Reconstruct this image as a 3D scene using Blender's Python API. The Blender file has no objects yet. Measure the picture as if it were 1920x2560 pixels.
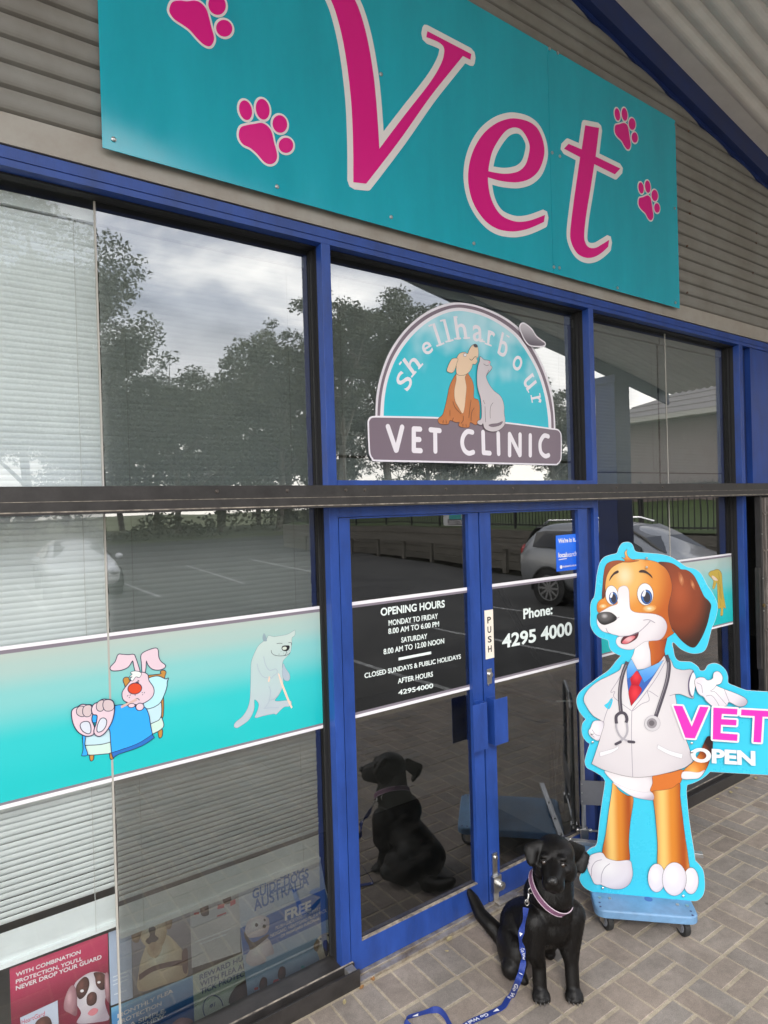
import bpy, bmesh, math, random
from mathutils import Vector, Matrix, Quaternion, noise as mnoise
from mathutils.geometry import tessellate_polygon
random.seed(7)
R = math.radians
SC = bpy.context.scene
COL = SC.collection

# ------------------------------------------------------------------ camera
CAM = Vector((0.0, -2.36, 2.032))
FPX = 1599.2
CX = Vector((0.8186849, -0.5735299, -0.0286074))      # camera right
CU = Vector((0.0279753, -0.0099243, 0.9995593))       # camera up
CB = Vector((-0.5735611, -0.8191245, 0.0079198))      # camera back
cd = bpy.data.cameras.new("camera")
cam = bpy.data.objects.new("camera", cd)
COL.objects.link(cam)
cam.matrix_world = Matrix(((CX.x, CU.x, CB.x, CAM.x), (CX.y, CU.y, CB.y, CAM.y), (CX.z, CU.z, CB.z, CAM.z), (0, 0, 0, 1)))
cd.sensor_fit = 'VERTICAL'
cd.sensor_height = 36.0
cd.lens = FPX / 2560 * 36.0
cd.clip_start = 0.05
cd.clip_end = 2000
SC.camera = cam

# ------------------------------------------------------------------ world: cloudy sky
SUN_EL, SUN_AZ = 38.0, 215.0
w = bpy.data.worlds.new("World")
SC.world = w
w.use_nodes = True
nt = w.node_tree
nt.nodes.clear()
out = nt.nodes.new('ShaderNodeOutputWorld')
bg = nt.nodes.new('ShaderNodeBackground')
sky = nt.nodes.new('ShaderNodeTexSky')
sky.sky_type = 'NISHITA'
sky.sun_disc = False
sky.sun_elevation = R(SUN_EL)
sky.sun_rotation = R(SUN_AZ)
sky.dust_density = 2.0
tc = nt.nodes.new('ShaderNodeTexCoord')
mp = nt.nodes.new('ShaderNodeMapping')
mp.inputs['Scale'].default_value = (1.0, 1.0, 2.6)
mp.inputs['Location'].default_value = (0.35, 0.1, 0.2)
n1 = nt.nodes.new('ShaderNodeTexNoise')
n1.inputs['Scale'].default_value = 2.9
n1.inputs['Detail'].default_value = 7.0
n1.inputs['Roughness'].default_value = 0.52
n1.inputs['Distortion'].default_value = 0.35
cr = nt.nodes.new('ShaderNodeValToRGB')
cr.color_ramp.elements[0].position = 0.36
cr.color_ramp.elements[0].color = (4.2, 4.6, 5.6, 1)
cr.color_ramp.elements[1].position = 0.66
cr.color_ramp.elements[1].color = (20.0, 19.4, 18.4, 1)
e = cr.color_ramp.elements.new(0.5)
e.color = (8.2, 8.6, 9.6, 1)
mx = nt.nodes.new('ShaderNodeMix')
mx.data_type = 'RGBA'
mx.inputs['Factor'].default_value = 0.88
bg.inputs['Strength'].default_value = 0.15
nt.links.new(tc.outputs['Generated'], mp.inputs['Vector'])
nt.links.new(mp.outputs['Vector'], n1.inputs['Vector'])
nt.links.new(n1.outputs['Fac'], cr.inputs['Fac'])
nt.links.new(sky.outputs['Color'], mx.inputs['A'])
nt.links.new(cr.outputs['Color'], mx.inputs['B'])
# the low gap under the cloud deck glows warm and bright
sepz = nt.nodes.new('ShaderNodeSeparateXYZ')
mrz = nt.nodes.new('ShaderNodeMapRange')
mrz.inputs['From Min'].default_value = 0.30
mrz.inputs['From Max'].default_value = 0.02
mrz.inputs['To Min'].default_value = 0.0
mrz.inputs['To Max'].default_value = 0.75
mx2 = nt.nodes.new('ShaderNodeMix')
mx2.data_type = 'RGBA'
mx2.inputs['B'].default_value = (21.0, 19.6, 17.2, 1)
nt.links.new(tc.outputs['Generated'], sepz.inputs['Vector'])
nt.links.new(sepz.outputs['Z'], mrz.inputs['Value'])
nt.links.new(mrz.outputs['Result'], mx2.inputs['Factor'])
nt.links.new(mx.outputs['Result'], mx2.inputs['A'])
nt.links.new(mx2.outputs['Result'], bg.inputs['Color'])
nt.links.new(bg.outputs['Background'], out.inputs['Surface'])

# ------------------------------------------------------------------ soft sun behind the cloud
sd = bpy.data.lights.new("sun", 'SUN')
sd.energy = 0.9
sd.angle = R(14)
sd.color = (1.0, 0.96, 0.9)
sun = bpy.data.objects.new("sun", sd)
COL.objects.link(sun)
sun.location = (-8, -20, 20)
_az, _el = R(SUN_AZ), R(SUN_EL)
_d = Vector((math.sin(_az) * math.cos(_el), math.cos(_az) * math.cos(_el), math.sin(_el)))
sun.rotation_euler = _d.to_track_quat('Z', 'Y').to_euler()

SC.view_settings.view_transform = 'Standard'
SC.view_settings.look = 'None'
SC.view_settings.gamma = 1.0
SC.view_settings.use_curve_mapping = False
SC.view_settings.exposure = 0.82
SC.render.engine = 'CYCLES'
SC.cycles.max_bounces = 10
SC.cycles.transparent_max_bounces = 24
SC.cycles.use_adaptive_sampling = True
SC.cycles.use_denoising = True
SC.cycles.sample_clamp_indirect = 6.0

# ------------------------------------------------------------------ pixel -> world helpers
def ray(q):
    return CX * ((q[0] - 960) / FPX) - CU * ((q[1] - 1280) / FPX) - CB

class Plane:
    def __init__(s, o, eu, ev):
        s.o = Vector(o); s.eu = Vector(eu).normalized(); s.ev = Vector(ev).normalized()
        s.n = s.eu.cross(s.ev).normalized()       # towards the viewer
    def uv(s, q):
        d = ray(q); t = (s.o - CAM).dot(s.n) / d.dot(s.n)
        p = CAM + d * t - s.o
        return (p.dot(s.eu), p.dot(s.ev))
    def pt(s, u, v, d=0.0):
        return s.o + s.eu * u + s.ev * v + s.n * d

def wall_plane(y):
    return Plane((0, y, 0), (1, 0, 0), (0, 0, 1))

def zoomer(ox, oy, sc):
    return lambda x, y: (ox + x / sc, oy + y / sc)

def hit(q, z=None, x=None, y=None):
    d = ray(q)
    t = (z - CAM.z) / d.z if z is not None else ((x - CAM.x) / d.x if x is not None else (y - CAM.y) / d.y)
    return CAM + d * t

# ------------------------------------------------------------------ materials
MATS = {}
def srgb(r, g, b):
    f = lambda c: (c / 12.92 if c <= 0.04045 else ((c + 0.055) / 1.055) ** 2.4)
    return (f(r / 255), f(g / 255), f(b / 255))

def N(nt, t, **k):
    n = nt.nodes.new(t)
    for a, b in k.items(): setattr(n, a, b)
    return n

def mat(name, col, rough=0.5, metal=0.0, var=0.0, vscale=8.0, bump=0.0, bscale=120.0, spec=0.5, coat=0.0, dirt=None, stretch=None):
    """Principled material with mottled colour, optional dirt tint and fine bump."""
    if name in MATS: return MATS[name]
    m = bpy.data.materials.new(name); m.use_nodes = True
    t = m.node_tree; b = t.nodes['Principled BSDF']
    b.inputs['Base Color'].default_value = (*col, 1)
    b.inputs['Roughness'].default_value = rough
    b.inputs['Metallic'].default_value = metal
    b.inputs['Specular IOR Level'].default_value = spec
    b.inputs['Coat Weight'].default_value = coat
    tcn = N(t, 'ShaderNodeTexCoord')
    vec = tcn.outputs['Object']
    if stretch:
        mpn = N(t, 'ShaderNodeMapping'); mpn.inputs['Scale'].default_value = stretch
        t.links.new(vec, mpn.inputs['Vector']); vec = mpn.outputs['Vector']
    if var > 0:
        nz = N(t, 'ShaderNodeTexNoise'); nz.inputs['Scale'].default_value = vscale; nz.inputs['Detail'].default_value = 6
        nz.inputs['Roughness'].default_value = 0.65
        t.links.new(vec, nz.inputs['Vector'])
        rp = N(t, 'ShaderNodeValToRGB')
        lo = dirt if dirt else tuple(c * (1 - var) for c in col)
        hi = tuple(min(1, c * (1 + var)) for c in col)
        rp.color_ramp.elements[0].position = 0.3; rp.color_ramp.elements[0].color = (*lo, 1)
        rp.color_ramp.elements[1].position = 0.7; rp.color_ramp.elements[1].color = (*hi, 1)
        t.links.new(nz.outputs['Fac'], rp.inputs['Fac'])
        t.links.new(rp.outputs['Color'], b.inputs['Base Color'])
        mr = N(t, 'ShaderNodeMapRange'); mr.inputs['To Min'].default_value = max(0, rough - 0.1); mr.inputs['To Max'].default_value = min(1, rough + 0.1)
        t.links.new(nz.outputs['Fac'], mr.inputs['Value']); t.links.new(mr.outputs['Result'], b.inputs['Roughness'])
    if bump > 0:
        nb = N(t, 'ShaderNodeTexNoise'); nb.inputs['Scale'].default_value = bscale; nb.inputs['Detail'].default_value = 4
        t.links.new(vec, nb.inputs['Vector'])
        bp = N(t, 'ShaderNodeBump'); bp.inputs['Strength'].default_value = bump; bp.inputs['Distance'].default_value = 0.004
        t.links.new(nb.outputs['Fac'], bp.inputs['Height']); t.links.new(bp.outputs['Normal'], b.inputs['Normal'])
    MATS[name] = m
    return m

def grad_mat(name, stops, axis=2, rough=0.35, spec=0.5, mode='LINEAR', centre=None, scale=None, var=0.0):
    """Printed colour gradient (a printed picture) along an object axis, or radial about a point. stops: [(pos, colour)]"""
    if name in MATS: return MATS[name]
    m = bpy.data.materials.new(name); m.use_nodes = True
    t = m.node_tree; b = t.nodes['Principled BSDF']
    b.inputs['Roughness'].default_value = rough
    b.inputs['Specular IOR Level'].default_value = spec
    tcn = N(t, 'ShaderNodeTexCoord')
    if mode == 'LINEAR':
        sp = N(t, 'ShaderNodeSeparateXYZ'); t.links.new(tcn.outputs['Generated'], sp.inputs['Vector'])
        fac = sp.outputs[axis]
    else:
        mpn = N(t, 'ShaderNodeMapping'); mpn.vector_type = 'TEXTURE'
        mpn.inputs['Location'].default_value = centre; mpn.inputs['Scale'].default_value = scale
        t.links.new(tcn.outputs['Generated'], mpn.inputs['Vector'])
        g = N(t, 'ShaderNodeVectorMath', operation='LENGTH'); t.links.new(mpn.outputs['Vector'], g.inputs[0])
        fac = g.outputs['Value']
    rp = N(t, 'ShaderNodeValToRGB')
    rp.color_ramp.interpolation = 'EASE'
    els = rp.color_ramp.elements
    els[0].position, els[0].color = stops[0][0], (*stops[0][1], 1)
    els[1].position, els[1].color = stops[-1][0], (*stops[-1][1], 1)
    for p_, c_ in stops[1:-1]:
        x = els.new(p_); x.color = (*c_, 1)
    t.links.new(fac, rp.inputs['Fac']); t.links.new(rp.outputs['Color'], b.inputs['Base Color'])
    MATS[name] = m
    return m

def glass_mat(name, tint, r0, rough=0.0):
    """Architectural glass: mirror-like reflection over a tinted transparent pane (no refraction)."""
    if name in MATS: return MATS[name]
    m = bpy.data.materials.new(name); m.use_nodes = True
    t = m.node_tree; t.nodes.clear()
    o = N(t, 'ShaderNodeOutputMaterial'); mxs = N(t, 'ShaderNodeMixShader')
    tr = N(t, 'ShaderNodeBsdfTransparent'); tr.inputs['Color'].default_value = (*tint, 1)
    gl = N(t, 'ShaderNodeBsdfGlossy'); gl.inputs['Roughness'].default_value = rough
    gl.inputs['Color'].default_value = (0.97, 0.98, 1.0, 1)
    lw = N(t, 'ShaderNodeLayerWeight'); lw.inputs['Blend'].default_value = 0.5
    pw = N(t, 'ShaderNodeMath', operation='POWER'); pw.inputs[1].default_value = 4.0
    ma = N(t, 'ShaderNodeMath', operation='MULTIPLY_ADD'); ma.inputs[1].default_value = 1 - r0; ma.inputs[2].default_value = r0; ma.use_clamp = True
    t.links.new(lw.outputs['Facing'], pw.inputs[0]); t.links.new(pw.outputs[0], ma.inputs[0])
    t.links.new(ma.outputs[0], mxs.inputs[0]); t.links.new(tr.outputs[0], mxs.inputs[1]); t.links.new(gl.outputs[0], mxs.inputs[2])
    # slight waviness of float glass
    tcn = N(t, 'ShaderNodeTexCoord'); nz = N(t, 'ShaderNodeTexNoise'); nz.inputs['Scale'].default_value = 1.6; nz.inputs['Detail'].default_value = 1
    bp = N(t, 'ShaderNodeBump'); bp.inputs['Strength'].default_value = 0.05; bp.inputs['Distance'].default_value = 0.02
    t.links.new(tcn.outputs['Object'], nz.inputs['Vector']); t.links.new(nz.outputs['Fac'], bp.inputs['Height']); t.links.new(bp.outputs['Normal'], gl.inputs['Normal'])
    # thin uneven film of dust and wiped smears
    df = N(t, 'ShaderNodeBsdfDiffuse'); df.inputs['Color'].default_value = (.62, .60, .56, 1)
    mpd = N(t, 'ShaderNodeMapping'); mpd.inputs['Scale'].default_value = (2.2, 1, 5.5); mpd.inputs['Rotation'].default_value = (0, .5, 0)
    nd = N(t, 'ShaderNodeTexNoise'); nd.inputs['Scale'].default_value = 1.7; nd.inputs['Detail'].default_value = 8; nd.inputs['Roughness'].default_value = .7; nd.inputs['Distortion'].default_value = .8
    md = N(t, 'ShaderNodeMapRange'); md.inputs['From Min'].default_value = .42; md.inputs['From Max'].default_value = .8; md.inputs['To Min'].default_value = .001; md.inputs['To Max'].default_value = .018
    mx2 = N(t, 'ShaderNodeMixShader')
    t.links.new(tcn.outputs['Object'], mpd.inputs['Vector']); t.links.new(mpd.outputs[0], nd.inputs['Vector']); t.links.new(nd.outputs['Fac'], md.inputs['Value'])
    t.links.new(md.outputs[0], mx2.inputs[0]); t.links.new(mxs.outputs[0], mx2.inputs[1]); t.links.new(df.outputs[0], mx2.inputs[2])
    t.links.new(mx2.outputs[0], o.inputs['Surface'])
    MATS[name] = m
    return m

def clear_mat(name, tint):
    if name in MATS: return MATS[name]
    m = bpy.data.materials.new(name); m.use_nodes = True
    t = m.node_tree; t.nodes.clear()
    o = N(t, 'ShaderNodeOutputMaterial'); tr = N(t, 'ShaderNodeBsdfTransparent'); tr.inputs['Color'].default_value = (*tint, 1)
    t.links.new(tr.outputs[0], o.inputs['Surface'])
    MATS[name] = m
    return m

# ------------------------------------------------------------------ object helpers
WLOC = {}
def tag(o, label=None, cat=None, group=None, kind=None):
    if label: o['label'] = label
    if cat: o['category'] = cat
    if group: o['group'] = group
    if kind: o['kind'] = kind
    return o

def thing(name, label, cat, loc=(0, 0, 0), group=None):
    o = bpy.data.objects.new(name, None); COL.objects.link(o)
    o.empty_display_size = 0.1
    o.location = loc; WLOC[o] = Vector(loc)
    return tag(o, label, cat, group)

def link_mesh(name, me, m=None, parent=None, smooth=False):
    """me has world-space vertices; the object's origin goes to its parent's origin or to its own base."""
    if m is not None:
        if len(me.materials): me.materials.clear()
        for k in (m if isinstance(m, (list, tuple)) else [m]): me.materials.append(k)
    o = bpy.data.objects.new(name, me); COL.objects.link(o)
    if parent is not None:
        off = WLOC[parent]; o.parent = parent; WLOC[o] = off
    else:
        xs = [v.co for v in me.vertices]
        lo = Vector((min(v.x for v in xs), min(v.y for v in xs), min(v.z for v in xs)))
        hi = Vector((max(v.x for v in xs), max(v.y for v in xs), max(v.z for v in xs)))
        off = Vector(((lo.x + hi.x) / 2, (lo.y + hi.y) / 2, lo.z)); o.location = off; WLOC[o] = off
    me.transform(Matrix.Translation(-off))
    if smooth:
        for p_ in me.polygons: p_.use_smooth = True
    return o

class MB:
    """Mesh builder: world-space boxes, prisms, tubes, quads."""
    def __init__(s): s.v = []; s.f = []; s.mi = []
    def add(s, vs, fs, mi=0):
        k = len(s.v); s.v += [tuple(v) for v in vs]; s.f += [tuple(i + k for i in f) for f in fs]; s.mi += [mi] * len(fs); return s
    def box(s, x0, x1, y0, y1, z0, z1, mi=0):
        v = [(x, y, z) for z in (z0, z1) for y in (y0, y1) for x in (x0, x1)]
        return s.add(v, [(0, 2, 3, 1), (4, 5, 7, 6), (0, 1, 5, 4), (2, 6, 7, 3), (0, 4, 6, 2), (1, 3, 7, 5)], mi)
    def obox(s, c, ax, ay, az, hx, hy, hz, mi=0):
        c = Vector(c); ax = Vector(ax).normalized(); ay = Vector(ay).normalized(); az = Vector(az).normalized()
        v = [c + ax * (hx * i) + ay * (hy * j) + az * (hz * k) for k in (-1, 1) for j in (-1, 1) for i in (-1, 1)]
        return s.add(v, [(0, 2, 3, 1), (4, 5, 7, 6), (0, 1, 5, 4), (2, 6, 7, 3), (0, 4, 6, 2), (1, 3, 7, 5)], mi)
    def tube(s, pts, r, n=8, mi=0, cap=True):
        pts = [Vector(p_) for p_ in pts]; rs = r if isinstance(r, (list, tuple)) else [r] * len(pts)
        rings = []; up = None
        for i, p_ in enumerate(pts):
            d = (pts[min(i + 1, len(pts) - 1)] - pts[max(i - 1, 0)]).normalized()
            if up is None:
                up = Vector((0, 0, 1)) if abs(d.z) < 0.9 else Vector((1, 0, 0))
            a = d.cross(up).normalized(); up = a.cross(d).normalized()
            rings.append([p_ + (a * math.cos(2 * math.pi * k / n) + up * math.sin(2 * math.pi * k / n)) * rs[i] for k in range(n)])
        vs = [v for r_ in rings for v in r_]; fs = []
        for i in range(len(pts) - 1):
            for k in range(n):
                fs.append((i * n + k, i * n + (k + 1) % n, (i + 1) * n + (k + 1) % n, (i + 1) * n + k))
        if cap: fs += [tuple(range(n - 1, -1, -1)), tuple(range((len(pts) - 1) * n, len(pts) * n))]
        return s.add(vs, fs, mi)
    def cyl(s, a, b, r, n=16, mi=0, r2=None): return s.tube([a, b], [r, r if r2 is None else r2], n, mi)
    def ball(s, c, r, n=10, m=7, sx=1, sy=1, sz=1, mi=0, rot=None):
        c = Vector(c); vs = []; fs = []
        for i in range(m + 1):
            th = math.pi * i / m
            for k in range(n):
                ph = 2 * math.pi * k / n
                d = Vector((r * sx * math.sin(th) * math.cos(ph), r * sy * math.sin(th) * math.sin(ph), r * sz * math.cos(th)))
                if rot is not None: d = rot @ d
                vs.append(c + d)
        for i in range(m):
            for k in range(n):
                fs.append((i * n + k, (i + 1) * n + k, (i + 1) * n + (k + 1) % n, i * n + (k + 1) % n))
        return s.add(vs, fs, mi)
    def prism(s, poly, axis, a, b, mi=0):
        """extrude a 2-D polygon along an axis: axis 'x' -> poly is (y,z); 'y' -> (x,z); 'z' -> (x,y)"""
        P = {'x': lambda p_, t: (t, p_[0], p_[1]), 'y': lambda p_, t: (p_[0], t, p_[1]), 'z': lambda p_, t: (p_[0], p_[1], t)}[axis]
        n = len(poly); vs = [P(p_, a) for p_ in poly] + [P(p_, b) for p_ in poly]
        fs = [tuple(range(n - 1, -1, -1)), tuple(range(n, 2 * n))] + [(i, (i + 1) % n, n + (i + 1) % n, n + i) for i in range(n)]
        return s.add(vs, fs, mi)
    def build(s, name, m, parent=None, smooth=False, bevel=0.0, weld=False):
        me = bpy.data.meshes.new(name); me.from_pydata(s.v, [], s.f); me.update()
        if any(s.mi): me.polygons.foreach_set('material_index', s.mi)
        bm = bmesh.new(); bm.from_mesh(me)
        if weld: bmesh.ops.remove_doubles(bm, verts=bm.verts, dist=1e-5)
        bmesh.ops.recalc_face_normals(bm, faces=bm.faces)
        bm.to_mesh(me); bm.free()
        o = link_mesh(name, me, m, parent, smooth)
        if bevel > 0:
            md = o.modifiers.new('bevel', 'BEVEL'); md.width = bevel; md.segments = 2; md.limit_method = 'ANGLE'; md.angle_limit = R(40)
        return o

def sm(pts, n=6, closed=True):
    """Catmull-Rom through pts; a point written (x, y, 1) is a sharp corner."""
    P = [(float(p_[0]), float(p_[1])) for p_ in pts]; C = [len(p_) > 2 for p_ in pts]
    L = len(P); res = []
    for i in range(L if closed else L - 1):
        p1 = P[i]; p2 = P[(i + 1) % L]
        p0 = P[i - 1] if (closed or i > 0) else p1
        p3 = P[(i + 2) % L] if (closed or i + 2 < L) else p2
        if C[i]: p0 = p1
        if C[(i + 1) % L]: p3 = p2
        res.append(p1)
        if C[i] and C[(i + 1) % L]: continue
        for k in range(1, n):
            t = k / n; t2 = t * t; t3 = t2 * t
            res.append(tuple(0.5 * (2 * p1[a] + (p2[a] - p0[a]) * t + (2 * p0[a] - 5 * p1[a] + 4 * p2[a] - p3[a]) * t2 + (3 * p1[a] - p0[a] - 3 * p2[a] + p3[a]) * t3) for a in (0, 1)))
    if not closed: res.append(P[-1])
    return res

def area(P): return 0.5 * sum(P[i][0] * P[(i + 1) % len(P)][1] - P[(i + 1) % len(P)][0] * P[i][1] for i in range(len(P)))

def unloop(P):
    """drop the small self-crossing loops an offset outline makes at tight concave spots"""
    i = 0
    while i < len(P):
        n = len(P); a = P[i]; b = P[(i + 1) % n]; cut = None
        for s_ in range(2, min(n - 2, max(8, n // 3))):
            c = P[(i + s_) % n]; d = P[(i + s_ + 1) % n]
            rx, ry = b[0] - a[0], b[1] - a[1]; qx, qy = d[0] - c[0], d[1] - c[1]; den = rx * qy - ry * qx
            if abs(den) < 1e-14: continue
            t = ((c[0] - a[0]) * qy - (c[1] - a[1]) * qx) / den; u = ((c[0] - a[0]) * ry - (c[1] - a[1]) * rx) / den
            if 0 <= t <= 1 and 0 <= u <= 1: cut = (s_, (a[0] + rx * t, a[1] + ry * t))
        if cut:
            rot_ = P[i:] + P[:i]; P = [rot_[0], cut[1]] + rot_[cut[0] + 1:]; i = 0 if i == 0 else 0
            P = P[1:] + P[:1]
            continue
        i += 1
    return P

def grow(P, d):
    """offset a closed outline outwards by d (rounded at sharp corners)"""
    if area(P) < 0: P = P[::-1]
    Q = [P[0]]
    for p_ in P[1:]:
        if math.hypot(p_[0] - Q[-1][0], p_[1] - Q[-1][1]) > 1e-6: Q.append(p_)
    if math.hypot(Q[0][0] - Q[-1][0], Q[0][1] - Q[-1][1]) < 1e-6: Q.pop()
    P = Q; n = len(P); res = []
    for i in range(n):
        a = Vector(P[i - 1]); b = Vector(P[i]); c = Vector(P[(i + 1) % n])
        e1 = (b - a).normalized(); e2 = (c - b).normalized()
        n1 = Vector((e1.y, -e1.x)); n2 = Vector((e2.y, -e2.x))
        turn = (e1.x * e2.y - e1.y * e2.x) * (1 if d > 0 else -1)
        if turn > 0.35:
            m = (n1 + n2); m = m.normalized() if m.length > 1e-6 else n1
            res += [tuple(b + n1 * d), tuple(b + m * d), tuple(b + n2 * d)]
        elif turn < -0.2:
            m = (n1 + n2); m = m.normalized() if m.length > 1e-6 else n1
            res.append(tuple(b + m * (d / max(.35, m.dot(n1)))))
        else:
            m = (n1 + n2).normalized(); res.append(tuple(b + m * (d / max(.5, m.dot(n1)))))
    return unloop(res)

def flat(name, loops, pl, d0, th, m, parent=None):
    """a sheet cut to outline loops[0] with holes loops[1:], lying on plane pl from depth d0, th thick"""
    loops = [l if (area(l) > 0) == (i == 0) else l[::-1] for i, l in enumerate(loops)]
    flatl = [p_ for l in loops for p_ in l]
    tris = tessellate_polygon([[Vector((p_[0], p_[1], 0)) for p_ in l] for l in loops])
    n = len(flatl)
    vs = [pl.pt(u, v, d0 + th) for u, v in flatl] + [pl.pt(u, v, d0) for u, v in flatl]
    fs = []
    for t in tris:
        a, b, c = (flatl[i] for i in t)
        if (b[0] - a[0]) * (c[1] - a[1]) - (b[1] - a[1]) * (c[0] - a[0]) < 0: t = t[::-1]
        fs.append(tuple(t)); fs.append(tuple(n + i for i in t[::-1]))
    k = 0
    for l in loops:
        for i in range(len(l)):
            a = k + i; b = k + (i + 1) % len(l); fs.append((a, n + a, n + b, b))
        k += len(l)
    me = bpy.data.meshes.new(name); me.from_pydata(vs, [], fs); me.update()
    return link_mesh(name, me, m, parent)

def flats(name, polys, pl, d0, th, m, parent=None):
    """several separate outlines cut from one sheet, as one mesh"""
    o = None; mb = MB()
    for L in polys:
        L = L if area(L) > 0 else L[::-1]
        tris = tessellate_polygon([[Vector((p_[0], p_[1], 0)) for p_ in L]]); n = len(L)
        vs = [pl.pt(u, v, d0 + th) for u, v in L] + [pl.pt(u, v, d0) for u, v in L]; fs = []
        for t in tris:
            fs.append(tuple(t)); fs.append(tuple(n + i for i in t[::-1]))
        fs += [(i, n + i, n + (i + 1) % n, (i + 1) % n) for i in range(n)]
        mb.add(vs, fs)
    return mb.build(name, m, parent)

def band2(pts, w, closed=False):
    """outline of a line of width w (number or list) along 2-D pts"""
    n = len(pts); L = []; Rr = []
    for i in range(n):
        a = Vector(pts[max(i - 1, 0)]); b = Vector(pts[min(i + 1, n - 1)]); d = (b - a).normalized()
        ww = (w[i] if isinstance(w, (list, tuple)) else w) / 2
        nn = Vector((-d.y, d.x)) * ww; p_ = Vector(pts[i])
        L.append(tuple(p_ + nn)); Rr.append(tuple(p_ - nn))
    return L + Rr[::-1]

def ellipse(cx, cy, rx, ry, ang=0, n=28):
    c, s = math.cos(R(ang)), math.sin(R(ang))
    return [(cx + rx * math.cos(t) * c - ry * math.sin(t) * s, cy + rx * math.cos(t) * s + ry * math.sin(t) * c) for t in [2 * math.pi * k / n for k in range(n)]]

def text_mesh(body, bold=0.0, spacing=1.0):
    cu = bpy.data.curves.new('text', 'FONT'); cu.body = body; cu.size = 1.0; cu.fill_mode = 'FRONT'; cu.dimensions = '2D'
    cu.offset = bold; cu.space_character = spacing; cu.resolution_u = 5
    ob = bpy.data.objects.new('text', cu); COL.objects.link(ob)
    dg = bpy.context.evaluated_depsgraph_get(); dg.update()
    me = bpy.data.meshes.new_from_object(ob.evaluated_get(dg))
    bpy.data.objects.remove(ob); bpy.data.curves.remove(cu)
    return me

def text(name, body, pl, a, b, height, d0, m, parent=None, bold=0.0, th=0.0006, spacing=1.0, bend=None, cap=True):
    """lettering on plane pl whose baseline runs from uv a to uv b with capital height `height`"""
    me = text_mesh(body, bold, spacing)
    xs = [v.co.x for v in me.vertices]; ys = [v.co.y for v in me.vertices]
    x0, x1 = min(xs), max(xs)
    y0, y1 = (0.0, max(ys)) if cap else (min(ys), max(ys))
    L = math.hypot(b[0] - a[0], b[1] - a[1]); dx, dy = (b[0] - a[0]) / L, (b[1] - a[1]) / L
    for v in me.vertices:
        s = (v.co.x - x0) / (x1 - x0) * L; h = (v.co.y - y0) / (y1 - y0) * height
        if bend: u, vv = bend(s, h)
        else: u, vv = a[0] + dx * s - dy * h, a[1] + dy * s + dx * h
        v.co = pl.pt(u, vv, d0 + th)
    me.polygons.foreach_set('use_smooth', [False] * len(me.polygons)); me.update()
    if sum(p_.normal.dot(pl.n) * p_.area for p_ in me.polygons) < 0: me.flip_normals()
    bm = bmesh.new(); bm.from_mesh(me)
    r = bmesh.ops.extrude_face_region(bm, geom=bm.faces[:])
    for v in r['geom']:
        if isinstance(v, bmesh.types.BMVert): v.co -= pl.n * th
    bmesh.ops.recalc_face_normals(bm, faces=bm.faces)
    bm.to_mesh(me); bm.free()
    return link_mesh(name, me, m, parent)

def copy_tree(o, parent=None, loc=None):
    c = o.copy(); COL.objects.link(c)
    if parent is not None: c.parent = parent
    if loc is not None: c.location = loc
    for ch in list(o.children): copy_tree(ch, c)
    return c

def screws(name, uvs, pl, d0, r, m, parent):
    mb = MB()
    for (u, v) in uvs:
        c = pl.pt(u, v, d0)
        mb.tube([c, c + pl.n * r * 0.35, c + pl.n * r * 0.6], [r, r, r * 0.55], 10)
    return mb.build(name, m, parent)
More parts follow.
